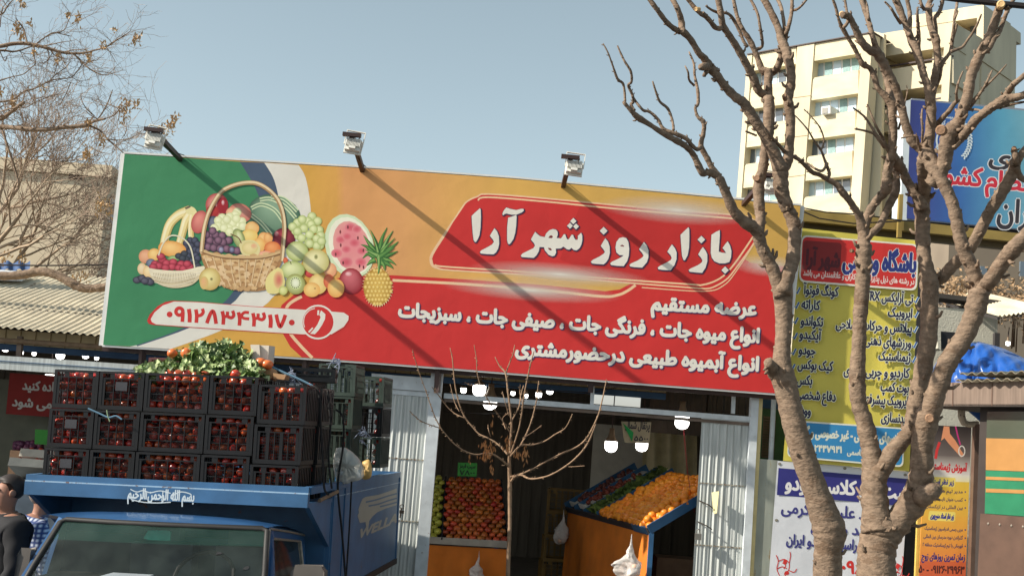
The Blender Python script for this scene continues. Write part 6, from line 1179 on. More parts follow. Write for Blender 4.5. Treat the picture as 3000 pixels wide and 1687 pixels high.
mb = MB(); mb.slab([LE - TU * .06, R1 - TU * .06, R1 - TU * 1.2, LE - TU * 1.2], -TR * .03); mb.build('cab_rear_wall', M_TB2, truck)
M_BAND = mat('green_sun_band', S(56, 110, 96), rough=.2, var=.2); M_BAND.node_tree.nodes['Principled BSDF'].inputs['Alpha'].default_value = .12
mb = MB(); mb.grid(lambda u, v: wpt(.015 + .97 * u, .015 + .20 * v, .004), 16, 2); mb.build('sun_band', M_BAND, g_, smooth=True)
M_MARK = mat('tape_residue', S(30, 32, 34), rough=.8)
rm = random.Random(6)
for u, v in ((.80, .30), (.92, .47)):
    P = [wpt(u + rm.uniform(-.008, .008) + .012 * math.cos(k), v + rm.uniform(-.008, .008) + .022 * math.sin(k), .005) for k in (0, 1, 2.1, 3.2, 4.2, 5.2)]
    MB().slab(P, -TR * .001).build('tape_mark', M_MARK, g_)
for u0, u1 in ((.16, .50), (.56, .90)): MB().bar(wpt(u0, .97, .012), wpt(u1, .86, .014), .012).build('wiper', M_RUB, g_)
# inside the cab
tbox(loc(W4)[0] + .06, loc(W3)[0] - .06, bb_ + .05, -.55, loc(W4)[2] + .06, loc(W4)[2] + .2, 'dashboard', M_RUB)
for f in (.27, .72):
    a = loc(W1)[0] + (loc(W2)[0] - loc(W1)[0]) * f; sb = tbox(a - .22, a + .22, .2, .34, -.95, -.30, 'seat', mat('seat_cloth', S(120, 130, 140), rough=.9)); tbox(a - .13, a + .13, .18, .28, -.28, -.14, 'headrest', MATS['seat_cloth'], sb)
tbox(loc(W1)[0] + .42, loc(W1)[0] + .68, -.95, -.75, loc(W4)[2] + .205, loc(W4)[2] + .23, 'dash_papers', mat('dash_paper', S(196, 206, 214), rough=.8)); p = tp(463, 1567, -.58); mb = MB(); X = [(-.085, -.02), (-.06, .03), (.07, .036), (.088, .028), (.086, -.028), (-.05, -.03)]
mb.slab([p + TQ * x + TU * y for x, y in X], -TR * .02); o = mb.build('rear_mirror', mat('green_mirror', S(64, 170, 150), rough=.2, var=.05), truck); MB().tube([p + TR * -.01 + TU * .02, p - TR * .0 + TU * .075], .007, 6).build('mirror_stem', M_RUB, o)
mb = MB(); c_ = T(loc(W1)[0] + .95, -.62, -.42); mb.tube([c_ + TQ * .19 * math.cos(t * .4) + (TU * .8 + TR * .6) * .19 * math.sin(t * .4) for t in range(17)], .013, 8); mb.build('steering_wheel', M_RUB, truck)
# door mirrors, bonnet and running gear
M_GP = mat('grey_plastic', S(96, 90, 84), rough=.5, var=.15)
for P, w, nm in ((T(loc(tp(900, 1690, -.75))[0], -.75, loc(tp(900, 1690, -.75))[2]), .21, 0), (T(loc(tp(64, 1672, -.8))[0], -.8, loc(tp(64, 1672, -.8))[2]), .10, 1)):
    h = .13 if nm == 0 else .26; k = .03
    L = [(-w/2, -h), (-w/2, h/2 - k), (-w/2 + k, h/2), (w/2 - k, h/2), (w/2, h/2 - k), (w/2, -h)]
    if nm: L = [(-w/2, -h), (-w/2 + .02, h/2 - .03), (-w/2 + .04, h/2), (w/2 - .01, h/2), (w/2, h/2 - .03), (w/2 - .02, -h)]
    mb = MB(); mb.slab([P + TQ * x + TU * y for x, y in L], TR * .07); o = mb.build('door_mirror', M_GP, truck); o.modifiers.new('b', 'BEVEL').width = .012; o.modifiers['b'].segments = 3
tbox(aL + .12, -.12, -2.0, bb_ - .02, -1.05, -.62, 'bonnet', M_TB2); tbox(aL + .1, -.1, -2.1, -1.98, -1.15, -.95, 'bumper', M_CHR)
tbox(aL + .15, -.15, -1.9, BL - .1, -1.25, -1.05, 'chassis', M_DARKST)
for a in (aL + .2, -.2):
    for b in (-1.5, 1.7):
        w_ = MB().lathe(T(a - .09, b, -TO.z + .33), [(.2, 0), (.3, .0), (.33, .03), (.33, .15), (.3, .18), (.2, .18)], 24, TQ).build('wheel', M_RUB, truck); MB().lathe(T(a - .095, b, -TO.z + .33), [(.19, 0), (.19, .19)], 20, TQ).build('rim', M_CHR, w_)
# ------------------------------------------------------------------ crates
M_CR = mat('black_crate_plastic', S(20, 20, 22), rough=.4, var=.25, scale=8); M_CRG = mat('green_crate_plastic', S(58, 70, 62), rough=.5, var=.25, scale=8); M_CRR = mat('maroon_crate_plastic', S(92, 50, 50), rough=.5, var=.2); M_PLATE = mat('grey_label_plate', S(58, 58, 62), rough=.5, var=.2, scale=20)
def crate_mesh(w, d, h, style, m, seed, plate=None):
    r = random.Random(seed); mb = MB(); t = .006
    B = lambda x0, x1, y0, y1, z0, z1: mb.box(x0, x1, y0, y1, z0, z1)
    B(0, w, 0, d, 0, .008)
    for z0, z1 in ((.008, .03), (h - .016, h)): B(.022, w - .022, 0, .012, z0, z1); B(.022, w - .022, d - .012, d, z0, z1); B(0, .012, .022, d - .022, z0, z1); B(w - .012, w, .022, d - .022, z0, z1)
    for x in (0, w - .022):
        for y in (0, d - .022): B(x, x + .022, y, y + .022, .009, h - .002)
    for x in (.022, w - .044): B(x, x + .020, .003, .009, .031, h - .05)
    n = max(3, round((w - .1) / (.055 if style != 'b' else .085))); x0, x1 = .05, w - .05; zt = h - .055
    if style == 'c':
        n = 5
        for i in range(1, 5): x = x0 + (x1 - x0) * i / 5; B(x - (.012 if i % 2 else .004), x + (.012 if i % 2 else .004), .002, .010, .031, zt)
        for j in range(1, 9): z = .03 + (zt - .03) * j / 9; B(x0, x1, .011, .014, z - .0018, z + .0018)
        for i in range(1, 18): x = x0 + (x1 - x0) * i / 18; B(x - .0016, x + .0016, .0145, .017, .031, zt)
    else:
        for i in range(1, n): x = x0 + (x1 - x0) * i / n; B(x - .003, x + .003, .002, .010, .031, zt)
        for j in range(1, 4): z = .03 + (zt - .03) * j / 4; B(.0445, w - .0445, .0105, .015, z - .003, z + .003)
        for i in range(n):
            for j in range(4):
                a0 = x0 + (x1 - x0) * i / n; a1 = x0 + (x1 - x0) * (i + 1) / n; c0 = .03 + (zt - .03) * j / 4; c1 = .03 + (zt - .03) * (j + 1) / 4
                if r.random() < .75:
                    s = r.random() < .5
                    for k in range(4):
                        f0 = k / 4; p = (a0 + (a1 - a0) * f0, c0) if s else (a1 - (a1 - a0) * f0, c0); L = 1 - f0; e = (a1 if s else a0, c0 + (c1 - c0) * L)
                        mb.bar((p[0], .0165, p[1]), (e[0], .0165, e[1]), .0035, .002)
                        if k: p2 = (a0 if s else a1, c0 + (c1 - c0) * f0); e2 = (a1 - (a1 - a0) * f0 if s else a0 + (a1 - a0) * f0, c1); mb.bar((p2[0], .0165, p2[1]), (e2[0], .0165, e2[1]), .0035, .002)
    B(.022, w - .022, .002, .010, zt, zt + .008)
    hw = .055 if style != 'b' else .13
    for a0, a1 in ((.045, w / 2 - hw), (w / 2 + hw, w - .045)):
        if a1 - a0 > .02: B(a0 + .03, a1, .003, .009, zt + .0085, h - .0165)
    for x, up in ((0, 0), (w, 0)):                        # ribbed sides
        s = .004 if x == 0 else -.004; n2 = 7
        for i in range(1, n2): y = .022 + (d - .044) * i / n2; B(min(x, x + 2 * s), max(x, x + 2 * s), y - .010, y + .010, .031, h - .017)
        for j in range(1, 4): z = .03 + (h - .05) * j / 4; B(min(x + 2.2 * s, x + 3.2 * s), max(x + 2.2 * s, x + 3.2 * s), .023, d - .023, z - .004, z + .004)
    n2 = 6
    for i in range(1, n2): x = .022 + (w - .044) * i / n2; B(x - .01, x + .01, d - .009, d - .003, .031, h - .017)
    me_o = mb.build('plastic_crate', m, None, origin=Vector((0, 0, 0)))
    return me_o
PLATE = MB().box(-.042, .042, -.001, .002, 0, .062).build('label_plate', M_PLATE, None, origin=Vector((0, 0, 0)))
PLATE_ME = PLATE.data; bpy.data.objects.remove(PLATE)
PROTO = {}
TOM = uvsphere(.0345, 14, 9, .86, .16); TOMO = TOM.build('tomato', mat('tomato_skin', S(172, 50, 35), rough=.2, var=.3, scale=25, rand=.2, spec=.6, coat=.3), None, True, origin=Vector((0, 0, 0))); TOM_ME = TOMO.data; bpy.data.objects.remove(TOMO)
tomr = random.Random(77); ntom = [0]; TOMV = uvsphere(.034, 8, 6, .88)
rest = MB()
TOM_OR = TOM_ME.copy(); TOM_OR.materials.clear(); TOM_OR.materials.append(mat('orange_tomato_skin', S(214, 112, 58), rough=.3, var=.2, scale=20, spec=.5))
def tomato(M, label, group):
    if 'orange' in label: o = bpy.data.objects.new('tomato', TOM_OR); COL.objects.link(o); o.matrix_world = M; tag(o, label, 'tomato', group); return
    if ntom[0] >= 296: rest.add([M @ v for v in TOMV.v], TOMV.f); return
    ntom[0] += 1; o = bpy.data.objects.new('tomato', TOM_ME); COL.objects.link(o); o.matrix_world = M; tag(o, label, 'tomato', group)
def crate(a, b, c, w, d, h, style, m, label, group, plate=False, fill='front', yaw=0):
    key = (round(w, 2), round(d, 2), round(h, 2), style, m.name, (len(PROTO) % 3) if False else int(a * 7 + c * 11) % 3)
    M = TM(a, b, c) @ Matrix.Rotation(yaw, 4, 'Z')
    if key not in PROTO: PROTO[key] = crate_mesh(w, d, h, style, m, hash(str(key[:4])) % 1000 if False else int(w * 100 + d * 10) + key[5] * 7); o = PROTO[key]
    else: o = PROTO[key].copy(); COL.objects.link(o)
    o.matrix_world = M; tag(o, label, 'crate', group)
    if plate:
        p = bpy.data.objects.new('label_plate', PLATE_ME); COL.objects.link(p); p.parent = o; p.location = (w / 2, .0, h * .5)
    nx = max(2, int((w - .05) / .064)); nz = max(2, int((h - .02) / .062))
    for layer in ((0, 1, 2) if fill == 'front' else ()):
        for i in range(nx):
            for j in range(nz):
                if layer == 0 and tomr.random() < .06: continue
                x = .045 + (w - .09) * (i + .5 * (j % 2)) / max(1, nx - .5) + tomr.uniform(-.008, .008); z = .042 + (h - .085) * j / max(1, nz - 1) + tomr.uniform(-.01, .006); y = .056 + layer * .062 + tomr.uniform(-.004, .014)
                MM = M @ Matrix.Translation((x, y, z)) @ Matrix.Rotation(tomr.uniform(0, 6), 4, 'X') @ Matrix.Rotation(tomr.uniform(0, 6), 4, 'Y') @ Matrix.Scale(tomr.uniform(.88, 1.1), 4)
                if layer == 0: tomato(MM, 'red tomato seen through the bars of a black crate on the truck', 'tomatoes in the black crates on the truck')
                else: rest.add([MM @ v for v in TOMV.v], TOMV.f)
    if fill == 'side' or fill == 'front' and a > -.5:
        for i in range(max(2, int((d - .04) / .064))):
            for j in range(nz):
                MM = M @ Matrix.Translation((w - .05, .06 + (d - .1) * i / max(1, int((d - .04) / .064)) , .042 + (h - .085) * j / max(1, nz - 1))) @ Matrix.Scale(tomr.uniform(.9, 1.08), 4); rest.add([MM @ v for v in TOMV.v], TOMV.f)
    return o
bf = .10
h_ = (loc(tp(220, 1082, bf))[2] - loc(tp(212, 1313, bf))[2]) / 2
ct = loc(tp(220, 1082, bf))[2]
xs = [loc(tp(x, 1140, bf))[0] for x in (153, 287, 421, 612, 756, 900)]
GC_ = 'black crates of tomatoes at the front of the load'
cn = ('first', 'second', 'third, widest', 'fourth', 'fifth'); rn = ('bottom', 'middle', 'top')
for k in range(5):
    w = xs[k + 1] - xs[k] - .008
    for j in range(3):
        top = ct - (2 - j) * h_ - (.05 if k == 4 else 0)
        crate(xs[k] + (2 - j) * -.010, bf + .008 * ((k * 3 + j) % 3), top - h_ + .004, w, .36, h_ - .006, 'abc'[0 if k in (0, 1, 3) else 1 if k == 2 else 2], M_CR,
              'black crate of tomatoes, %s row, %s column from the left of the load front' % (rn[j], cn[k]), GC_, plate=(k, j) in ((0, 0), (0, 1), (1, 2)))
# second crate deep behind the fifth column, then the taller stacks towards the tail
w5 = xs[5] - xs[4] - .008
for j in range(3): crate(xs[4] + .02 - (2 - j) * .01, bf + .40, ct - (3 - j) * h_ - .046, w5, .36, h_ - .006, 'c', M_CR, 'black crate of tomatoes directly behind the fifth column, %s of its stack' % rn[j], 'crates seen along the side of the load', fill='side')
bs = 1.75; at_ = loc(tp(935, 1062, bs)); a_s = at_[0]; ws = loc(tp(1044, 1062, bs))[0] - a_s; hs = (at_[2] - loc(tp(935, 1157, bs))[2])
for j in range(4): crate(a_s - .006 * j, bs, at_[2] - (j + 1) * hs, ws, .36, hs - .006, 'c', M_CRG, 'dark green crate near the tail of the truck, %s in its stack' % ('topmost', 'second from the top', 'third from the top', 'lowest')[j], 'crates seen along the side of the load', fill='side' if j else None)
bs2 = 2.25; z2 = loc(tp(1080, 1100, bs2))
for j in range(3): crate(z2[0] - .19, bs2, z2[2] - (j + 1) * hs * .98, .33, .40, hs * .98 - .006, 'a', M_CR if j % 2 else M_CRG, '%s crate of the rearmost stack on the truck bed' % ('topmost dark green', 'middle black', 'lowest dark green')[j], 'crates seen along the side of the load', fill='side')
b3 = 1.22
for j in range(2): p = loc(tp(912, 1122, b3)); crate(p[0] - .32, b3, p[2] - (j + 1) * h_ + .03, .34, .36, h_ - .01, 'a', M_CR, '%s crate between the fifth column and the dark green stack' % ('upper black', 'lower black')[j], 'crates seen along the side of the load', fill='side', yaw=rad(-4))
p = loc(tp(846, 1122, .75)); crate(p[0], .75, p[2] + .02, .34, .3, .10, 'b', M_CR, 'shallow black tray lying on top of the load beside the dark green stack', 'trays lying on the load', fill=None, yaw=rad(10))
p = loc(tp(432, 1098, .55)); crate(p[0], .55, p[2] - .04, .45, .3, .17, 'a', M_CRR, 'maroon crate on top of the load behind the green herbs', None, fill=None)
if rest.v: tag(rest.build('tomato_mass', mat('tomato_skin_deep', S(150, 44, 34), rough=.2, var=.3, scale=20, spec=.6, coat=.3), smooth=True), kind='stuff')
# loose tomatoes showing over the wide crates
for x, y in ((497, 1095), (522, 1096), (548, 1098), (575, 1100), (600, 1099), (505, 1036), (545, 1034), (1000, 1118) if False else (690, 1098)):
    tomato(Matrix.Translation(tp(x, y, .22 if y > 1060 else .5)) @ Matrix.Rotation(x, 4, 'X') @ Matrix.Scale(1.12, 4), 'red tomato seen through the bars of a black crate on the truck' if y > 1060 else 'orange tomato lying on top of the load behind the herbs', 'tomatoes in the black crates on the truck' if y > 1060 else 'loose tomatoes behind the herbs')
# heap of leafy herbs
r2 = random.Random(4); lv = MB(); cs = []
M_HERB = mat('herb_leaf', attr=True, rough=.5, var=.2, scale=30, spec=.4)
TOPH = [(405, 1092), (430, 1080), (470, 1066), (505, 1056), (540, 1028), (580, 1014), (610, 1006), (660, 1000), (690, 1006), (715, 1024), (740, 1055), (755, 1078), (768, 1098)]
lv.c = []
for i in range(900):
    x = r2.uniform(408, 764); yt = 0
    for (xa, ya), (xb, yb) in zip(TOPH, TOPH[1:]):
        if xa <= x <= xb: yt = ya + (yb - ya) * (x - xa) / (xb - xa)
    y = yt + (1102 - yt) * r2.random() ** 1.2 + 4; f = (y - yt) / max(8, 1104 - yt)
    b = .62 - .38 * f + r2.uniform(-.06, .05) + (.0 if f > .1 else r2.uniform(0, .25)); p = tp(x, y, b)
    d = Vector((r2.gauss(0, .8), r2.gauss(-.4, .6), r2.gauss(.1, .6))).normalized(); n_ = (Vector((-.4, -.7, .7)) + Vector((r2.gauss(0, .6), r2.gauss(0, .6), r2.gauss(0, .6)))).normalized()
    s_ = d.cross(n_).normalized(); L = r2.uniform(.045, .095); cl_ = r2.choice((S(98, 122, 62), S(122, 142, 84), S(150, 166, 112), S(74, 98, 48), S(168, 180, 130), S(60, 84, 40)))
    k = [p, p + d * L * .35 + s_ * L * .42, p + d * L * .5 + s_ * L * .16, p + d * L * .85 + s_ * L * .34, p + d * L * .95 + n_ * -.2 * L, p + d * L * .85 - s_ * L * .34, p + d * L * .5 - s_ * L * .16, p + d * L * .35 - s_ * L * .42]
    lv.add([k[0], k[1], k[2], k[7], k[6], k[3], k[4], k[5]], [(0, 1, 2), (0, 2, 4), (0, 4, 3), (2, 5, 6), (2, 6, 4), (4, 6, 7)], [cl_] * 8)
hb = thing('herb_heap', 'heap of leafy green herbs on top of the crates', 'herbs', tp(590, 1100, .35)); lv.build('leaves', M_HERB, hb)
st = MB()
for i in range(70):
    x = r2.uniform(440, 730); p = tp(x, r2.uniform(1070, 1100), .42); st.tube([p, p + Vector((r2.gauss(0, .05), r2.gauss(-.03, .03), r2.uniform(.0, .07)))], .0025, 4)
st.build('stalks', mat('herb_stalk', S(150, 164, 104), rough=.6), hb)
# paper bag, cardboard, rope, plastic bags
def crumple(L, b, th, amp, name, m, label, cat, seed, smooth=True, nu=14, nv=14):
    r = random.Random(seed); ph = [r.uniform(0, 6) for _ in range(8)]
    xs_ = [p[0] for p in L]; ys_ = [p[1] for p in L]; cx = sum(xs_) / len(L); cy = sum(ys_) / len(L); mb = MB(); n = len(L) * 4
    LL = smooth2([Vector(p) for p in L + [L[0]]], 4)[:-1]; n = len(LL); vs = []; fs = []
    for side in (0, 1):
        for k, f in enumerate((1, .85, .6, .3)):
            for i, q in enumerate(LL):
                x = cx + (q.x - cx) * f; y = cy + (q.y - cy) * f; bulge = th * math.sqrt(max(0, 1 - f * f)); w = amp * (math.sin(x * .21 + ph[0] + k) + math.sin(y * .17 + ph[1]) + math.sin((x + y) * .33 + ph[2]) + math.sin((x - y) * .5 + ph[3])) * (1 - f * .5)
                vs.append(tp(x, y, b + (bulge + w) * (1 if side else -1)))
        base = side * 4 * n
        for k in range(3):
            for i in range(n): j = (i + 1) % n; q_ = (base + k * n + i, base + k * n + j, base + (k + 1) * n + j, base + (k + 1) * n + i); fs.append(q_ if side == 0 else q_[::-1])
        vs.append(tp(cx, cy, b + th * (1.0 if side else -1.0)))
    # centre vertices sit after each side block; rebuild indices
    mb = MB(); A = vs[:4 * n]; ca = vs[4 * n]; Bv = vs[4 * n + 1:8 * n + 1]; cb = vs[8 * n + 1]
    for V, c_, fl in ((A, ca, 0), (Bv, cb, 1)):
        F = []
        for k in range(3):
            for i in range(n): j = (i + 1) % n; F.append((k * n + i, k * n + j, (k + 1) * n + j, (k + 1) * n + i))
        for i in range(n): F.append((3 * n + i, 3 * n + (i + 1) % n, 4 * n))
        mb.add(V + [c_], [f if not fl else f[::-1] for f in F])
    return tag(mb.build(name, m, smooth=smooth), label, cat)
M_PB = mat('clear_plastic_bag', S(206, 206, 198), rough=.25, var=.15, scale=9, bump=.01, bscale=25, spec=.6, coat=.3); M_PB.node_tree.nodes['Principled BSDF'].inputs['Alpha'].default_value = .62
mb = MB(); P = [(737, 1010), (788, 1012), (784, 1062), (742, 1060)]; mb.slab([tp(x, y, .55) for x, y in P], TR * .09 + TQ * .02); mb.slab([tp(x, y, .548) for x, y in ((762, 1010), (765, 1060), (742, 1062), (736, 1010))], -TR * .02)
tag(mb.build('paper_bag', mat('cream_paper', S(216, 206, 190), rough=.8, var=.08)), 'cream paper bag standing on the load right of the herbs', 'bag')
mb = MB(); mb.slab([tp(x, y, .5) for x, y in ((750, 1078), (790, 1074), (800, 1102), (790, 1114), (752, 1100))], TR * .16); mb.slab([tp(x, y, .46) for x, y in ((800, 1092), (838, 1098), (832, 1112), (800, 1108))], TR * .12)
tag(mb.build('cardboard', mat('brown_cardboard', S(176, 138, 100), rough=.85, var=.12)), 'torn brown cardboard on the load below the paper bag', 'cardboard')
for x, y in ((764, 1062), (783, 1068)): tomato(Matrix.Translation(tp(x, y, .5)) @ Matrix.Scale(1.3, 4), 'orange tomato lying on top of the load below the paper bag', 'loose tomatoes below the paper bag')
crumple([(985, 1312), (1010, 1310), (1040, 1330), (1062, 1360), (1064, 1398), (1030, 1412), (1000, 1416), (980, 1390), (976, 1345)], 1.0, .10, .012, 'plastic_bag', M_PB, 'clear plastic bag of greens hanging on the side rail of the truck', 'plastic bag', 3)
crumple([(1062, 1352), (1082, 1346), (1090, 1376), (1084, 1400), (1060, 1400)], 1.25, .05, .006, 'plastic_bag', mat('yellow_bag', S(200, 164, 100), rough=.5, var=.1), 'small yellow-brown bag behind the clear plastic bag on the truck', 'bag', 5)
M_ROPE = mat('black_rope', S(30, 28, 28), rough=.9); M_ROPEB = mat('blue_rope', S(96, 130, 150), rough=.9); M_STR = mat('white_string', S(150, 158, 176), rough=.9)
def rope(L, b, r, m, label):
    q = smooth2([Vector(p) for p in L], 5); P = [tp(p.x, p.y, b if not hasattr(b, '__len__') else b[0] + (b[1] - b[0]) * i / (len(q) - 1)) for i, p in enumerate(q)]
    return tag(MB().tube(P, r, 6).build('rope', m), label, 'rope')
rope([(912, 1130), (934, 1150), (940, 1255), (946, 1350), (950, 1428), (962, 1448)], (.35, .18), .008, M_ROPE, 'black rope hanging nearest the front corner of the load')
rope([(960, 1145), (968, 1250), (962, 1330), (972, 1430)], (.5, .4), .008, M_ROPE, 'black rope hanging down the middle of the crate side')
rope([(985, 1200), (1004, 1222), (1006, 1300), (990, 1420), (1002, 1560), (1012, 1687)], (.9, .75), .008, M_ROPE, 'long black rope running down past the side panel')
rope([(1030, 1405), (1026, 1500), (1020, 1600), (1014, 1690)], (1.0, .95), .007, M_ROPE, 'black rope hanging straight beside the emblem panel')
rope([(792, 1072), (830, 1090), (880, 1112), (916, 1130)], .5, .008, M_ROPEB, 'blue rope slanting across the top of the load')
rope([(258, 1196), (290, 1210), (318, 1222), (340, 1218), (357, 1228)], .07, .006, M_ROPEB, 'blue rope loop across the front of the middle row of crates')
rope([(313, 1200), (316, 1218), (322, 1234)], .068, .004, mat('green_string', S(150, 170, 130), rough=.9), 'short green string knotted on the blue rope loop')
for i, (cx, cy, b, lab) in enumerate(((1064, 1270, 1.70, 'tangle of pale string on the dark green crates'), (855, 1100, .6, 'tangle of white string on top of the load'), (985, 1058, 1.74, 'white plastic scraps on the topmost dark green crate'))):
    mb = MB(); r = random.Random(i + 40)
    for k in range(9): p = tp(cx + r.gauss(0, 10), cy + r.gauss(0, 7 if i else 12), b); mb.tube([p, p + Vector((r.gauss(0, .03), r.gauss(-.01, .01), r.gauss(-.01, .03))), p + Vector((r.gauss(0, .05), 0, r.gauss(-.04, .03)))], .0025, 4)
    p0 = tp(cx, cy, b); mb.tube([p0 + Vector((.03 * math.cos(t), 0, .02 * math.sin(t * 1.3))) for t in range(14)], .004, 4)
    tag(mb.build('string_tangle', M_STR), lab, 'string')
# ------------------------------------------------------------------ fruit stands inside the market
M_SKIRT = mat('orange_cloth', S(206, 116, 36), rough=.8, var=.15, scale=4); M_BLUEW = mat('blue_stand_paint', S(46, 88, 124), rough=.5, var=.2, rust=S(110, 90, 70), rustamt=.3)
APP = uvsphere(.043, 14, 9, .9, .3).build('apple', mat('red_apple_skin', S(176, 62, 42), rough=.35, var=.4, scale=22, rand=.34, spec=.5), None, True, origin=Vector((0, 0, 0))); APP_ME = APP.data
APG = APP_ME.copy(); APG.materials.clear(); APG.materials.append(mat('green_apple_skin', S(176, 172, 70), rough=.35, var=.2, scale=18, rand=.12)); bpy.data.objects.remove(APP)
ORA = uvsphere(.046, 14, 9, .95, .06).build('orange', mat('orange_peel', S(226, 130, 36), rough=.4, var=.12, scale=14, rand=.12, bump=.0008, bscale=260), None, True, origin=Vector((0, 0, 0))); ORA_ME = ORA.data; bpy.data.objects.remove(ORA)
gr = random.Random(19)
def fruit(me, p, label, cat, group, s=1.):
    o = bpy.data.objects.new(cat, me); COL.objects.link(o); o.location = p; o.rotation_euler = (gr.uniform(-.8, .8), gr.uniform(-.8, .8), gr.uniform(0, 6)); k = s * gr.uniform(.88, 1.1); o.scale = (k, k, k); tag(o, label, cat, group)
# apple stand, left of the entrance
A1, A2, A3, A4 = at(1262, 1404, 14.95), at(1468, 1416, 14.95), at(1490, 1600, 14.0), at(1240, 1586, 14.0)
def tray(u, v, n=0.): return A1.lerp(A2, u).lerp(A4.lerp(A3, u), v) + AN * n
AN = (A2 - A1).cross(A4 - A1).normalized(); AN = AN if AN.z > 0 else -AN
ap = thing('fruit_stand', 'tilted apple stand with an orange cloth front, left of the slim young tree', 'fruit stand', Vector((A4.x + .4, 14.4, FLZ)), 'fruit stands inside the market')
mb = MB(); mb.slab([tray(0, 0), tray(1, 0), tray(1, 1), tray(0, 1)], -AN * .02); mb.build('shelf', mat('stand_board', S(70, 60, 54), rough=.8), ap)
for u in (0, .215, 1): mb = MB(); mb.bar(tray(u, 0, .03), tray(u, 1, .03), .014, .07, AN); mb.build('divider', mat('dark_divider', S(48, 46, 50), rough=.7), ap)
mb = MB(); mb.bar(tray(0, 1.0, .03), tray(1, 1.0, .03), .014, .075); mb.build('front_lip', mat('pale_lip', S(160, 156, 146), rough=.6, var=.2), ap)
mb = MB(); a, b = tray(0, 1.01, -.03), tray(1, 1.01, -.03); mb.grid(lambda u, v: a.lerp(b, u) * (1 - v) + Vector((a.lerp(b, u).x, a.y + .03, FLZ + .02)) * v + Vector((0, .012 * math.sin(u * 30) * v, 0)), 40, 4); mb.build('cloth_skirt', M_SKIRT, ap)
for u in (0, 1): p = tray(u, 0, -.03); MB().bar(p, Vector((p.x, p.y, FLZ)), .05).build('leg', M_BLUEW, ap); p = tray(u, .97, -.03); MB().bar(p + Vector((0, .02, 0)), Vector((p.x, p.y + .02, FLZ)), .05).build('leg', M_BLUEW, ap)
nr = 15
for j in range(nr):
    for i in range(11):
        u = (i + .5 * (j % 2) + .25) / 10.8; v = (j + .5) / nr
        if u > .99: continue
        g = u < .2
        if abs(u - .215) < .03: continue
        fruit(APG if g else APP_ME, tray(u, v * .985, .034 + gr.uniform(0, .022)), 'green apple on the narrow left strip of the tilted apple stand' if g else 'red apple on the tilted apple stand', 'apple', 'green apples on the apple stand' if g else 'red apples on the apple stand')
cd = Ink(14.85, .0002); P = [(1342, 1354), (1398, 1356), (1396, 1395), (1340, 1393)]; t = thing('price_card', 'green handwritten price card behind the apples', 'price card', at(1370, 1395, 14.86), 'price cards in the market')
mb = MB(); mb.slab([at(x, y, 14.852) for x, y in P], (0, .004, 0)); mb.build('card', mat('green_card', S(70, 166, 74), rough=.7), t); MB().bar(at(1369, 1380, 14.87), at(1367, 1420, 14.9), .012).build('stick', M_DARKST, t)
cd.text('سیب قرمز', (1346, 1369), (1392, 1371), 12, (.02, .04, .03), bold=.5); cd.text('۷۸۰۰', (1346, 1390), (1390, 1391), 14, (.02, .04, .03), bold=.7); cd.build('writing', M_INK, t)
# orange stand, right
P2, P1, U1 = at(1906, 1556, 12.3), at(1664, 1492, 15.2), at(1862, 1378, 15.5)
LE_ = P1 - P2; UP_ = U1 - P1; SN = LE_.cross(UP_).normalized(); SN = SN if SN.z > 0 else -SN
def shelf(s, t_, n=0.): return P2 + LE_ * s + UP_ * t_ + SN * n
os_ = thing('fruit_stand', 'tilted stand of oranges and greens with blue rails, left of the right folding gate', 'fruit stand', Vector((P2.x + .5, 13.9, FLZ)), 'fruit stands inside the market')
mb = MB(); mb.slab([shelf(0, 0), shelf(1, 0), shelf(1, 1), shelf(0, 1)], -SN * .02); mb.build('shelf', mat('stand_board'), os_)
for s, k in ((0, .09), (.56, .11), (.74, .09), (.86, .13), (1, .14)): mb = MB(); mb.bar(shelf(s, -.01, .025), shelf(s, 1.03, .025), .02, k, SN); mb.build('blue_rail', M_BLUEW, os_)
mb = MB(); mb.bar(shelf(0, -.012, .01), shelf(1, -.012, .01), .016, .07, SN); mb.build('front_lip', mat('dark_divider'), os_)
mb = MB(); mb.bar(shelf(0.02, -.016, .012), shelf(.16, -.016, .012), .02, .08, SN); mb.build('blue_rail', M_BLUEW, os_)
mb = MB(); mb.grid(lambda u, v: (shelf(u, -.015, -.03) * (1 - v) + Vector((shelf(u, 0).x - .02, shelf(u, 0).y, FLZ + .02)) * v) + Vector((-.014 * math.sin(u * 44) * v, 0, 0)), 70, 4); mb.build('cloth_skirt', M_SKIRT, os_)
p = shelf(0, 0, -.02); MB().bar(p, Vector((p.x, p.y, FLZ)), .045).build('leg', M_BLUEW, os_); p = shelf(0, .98, -.02); MB().bar(p, Vector((p.x, p.y, FLZ)), .045).build('leg', M_BLUEW, os_)
no = 0
for j in range(13):
    for i in range(18):
        s = .015 + .53 * (i + .5 * (j % 2)) / 18 + gr.uniform(-.006, .006); t_ = .03 + .96 * j / 13 + gr.uniform(-.012, .012)
        if j > 0 and gr.random() < .04: continue
        fruit(ORA_ME, shelf(s, t_, .038 + gr.uniform(0, .03)), 'orange on the tilted orange stand beside the right folding gate', 'orange', 'oranges on the orange stand'); no += 1
for i in range(12): fruit(ORA_ME, shelf(.02 + gr.uniform(0, .06), .05 + i * .075, .1), 'orange on the tilted orange stand beside the right folding gate', 'orange', 'oranges on the orange stand')
lv = MB(); lv.c = []
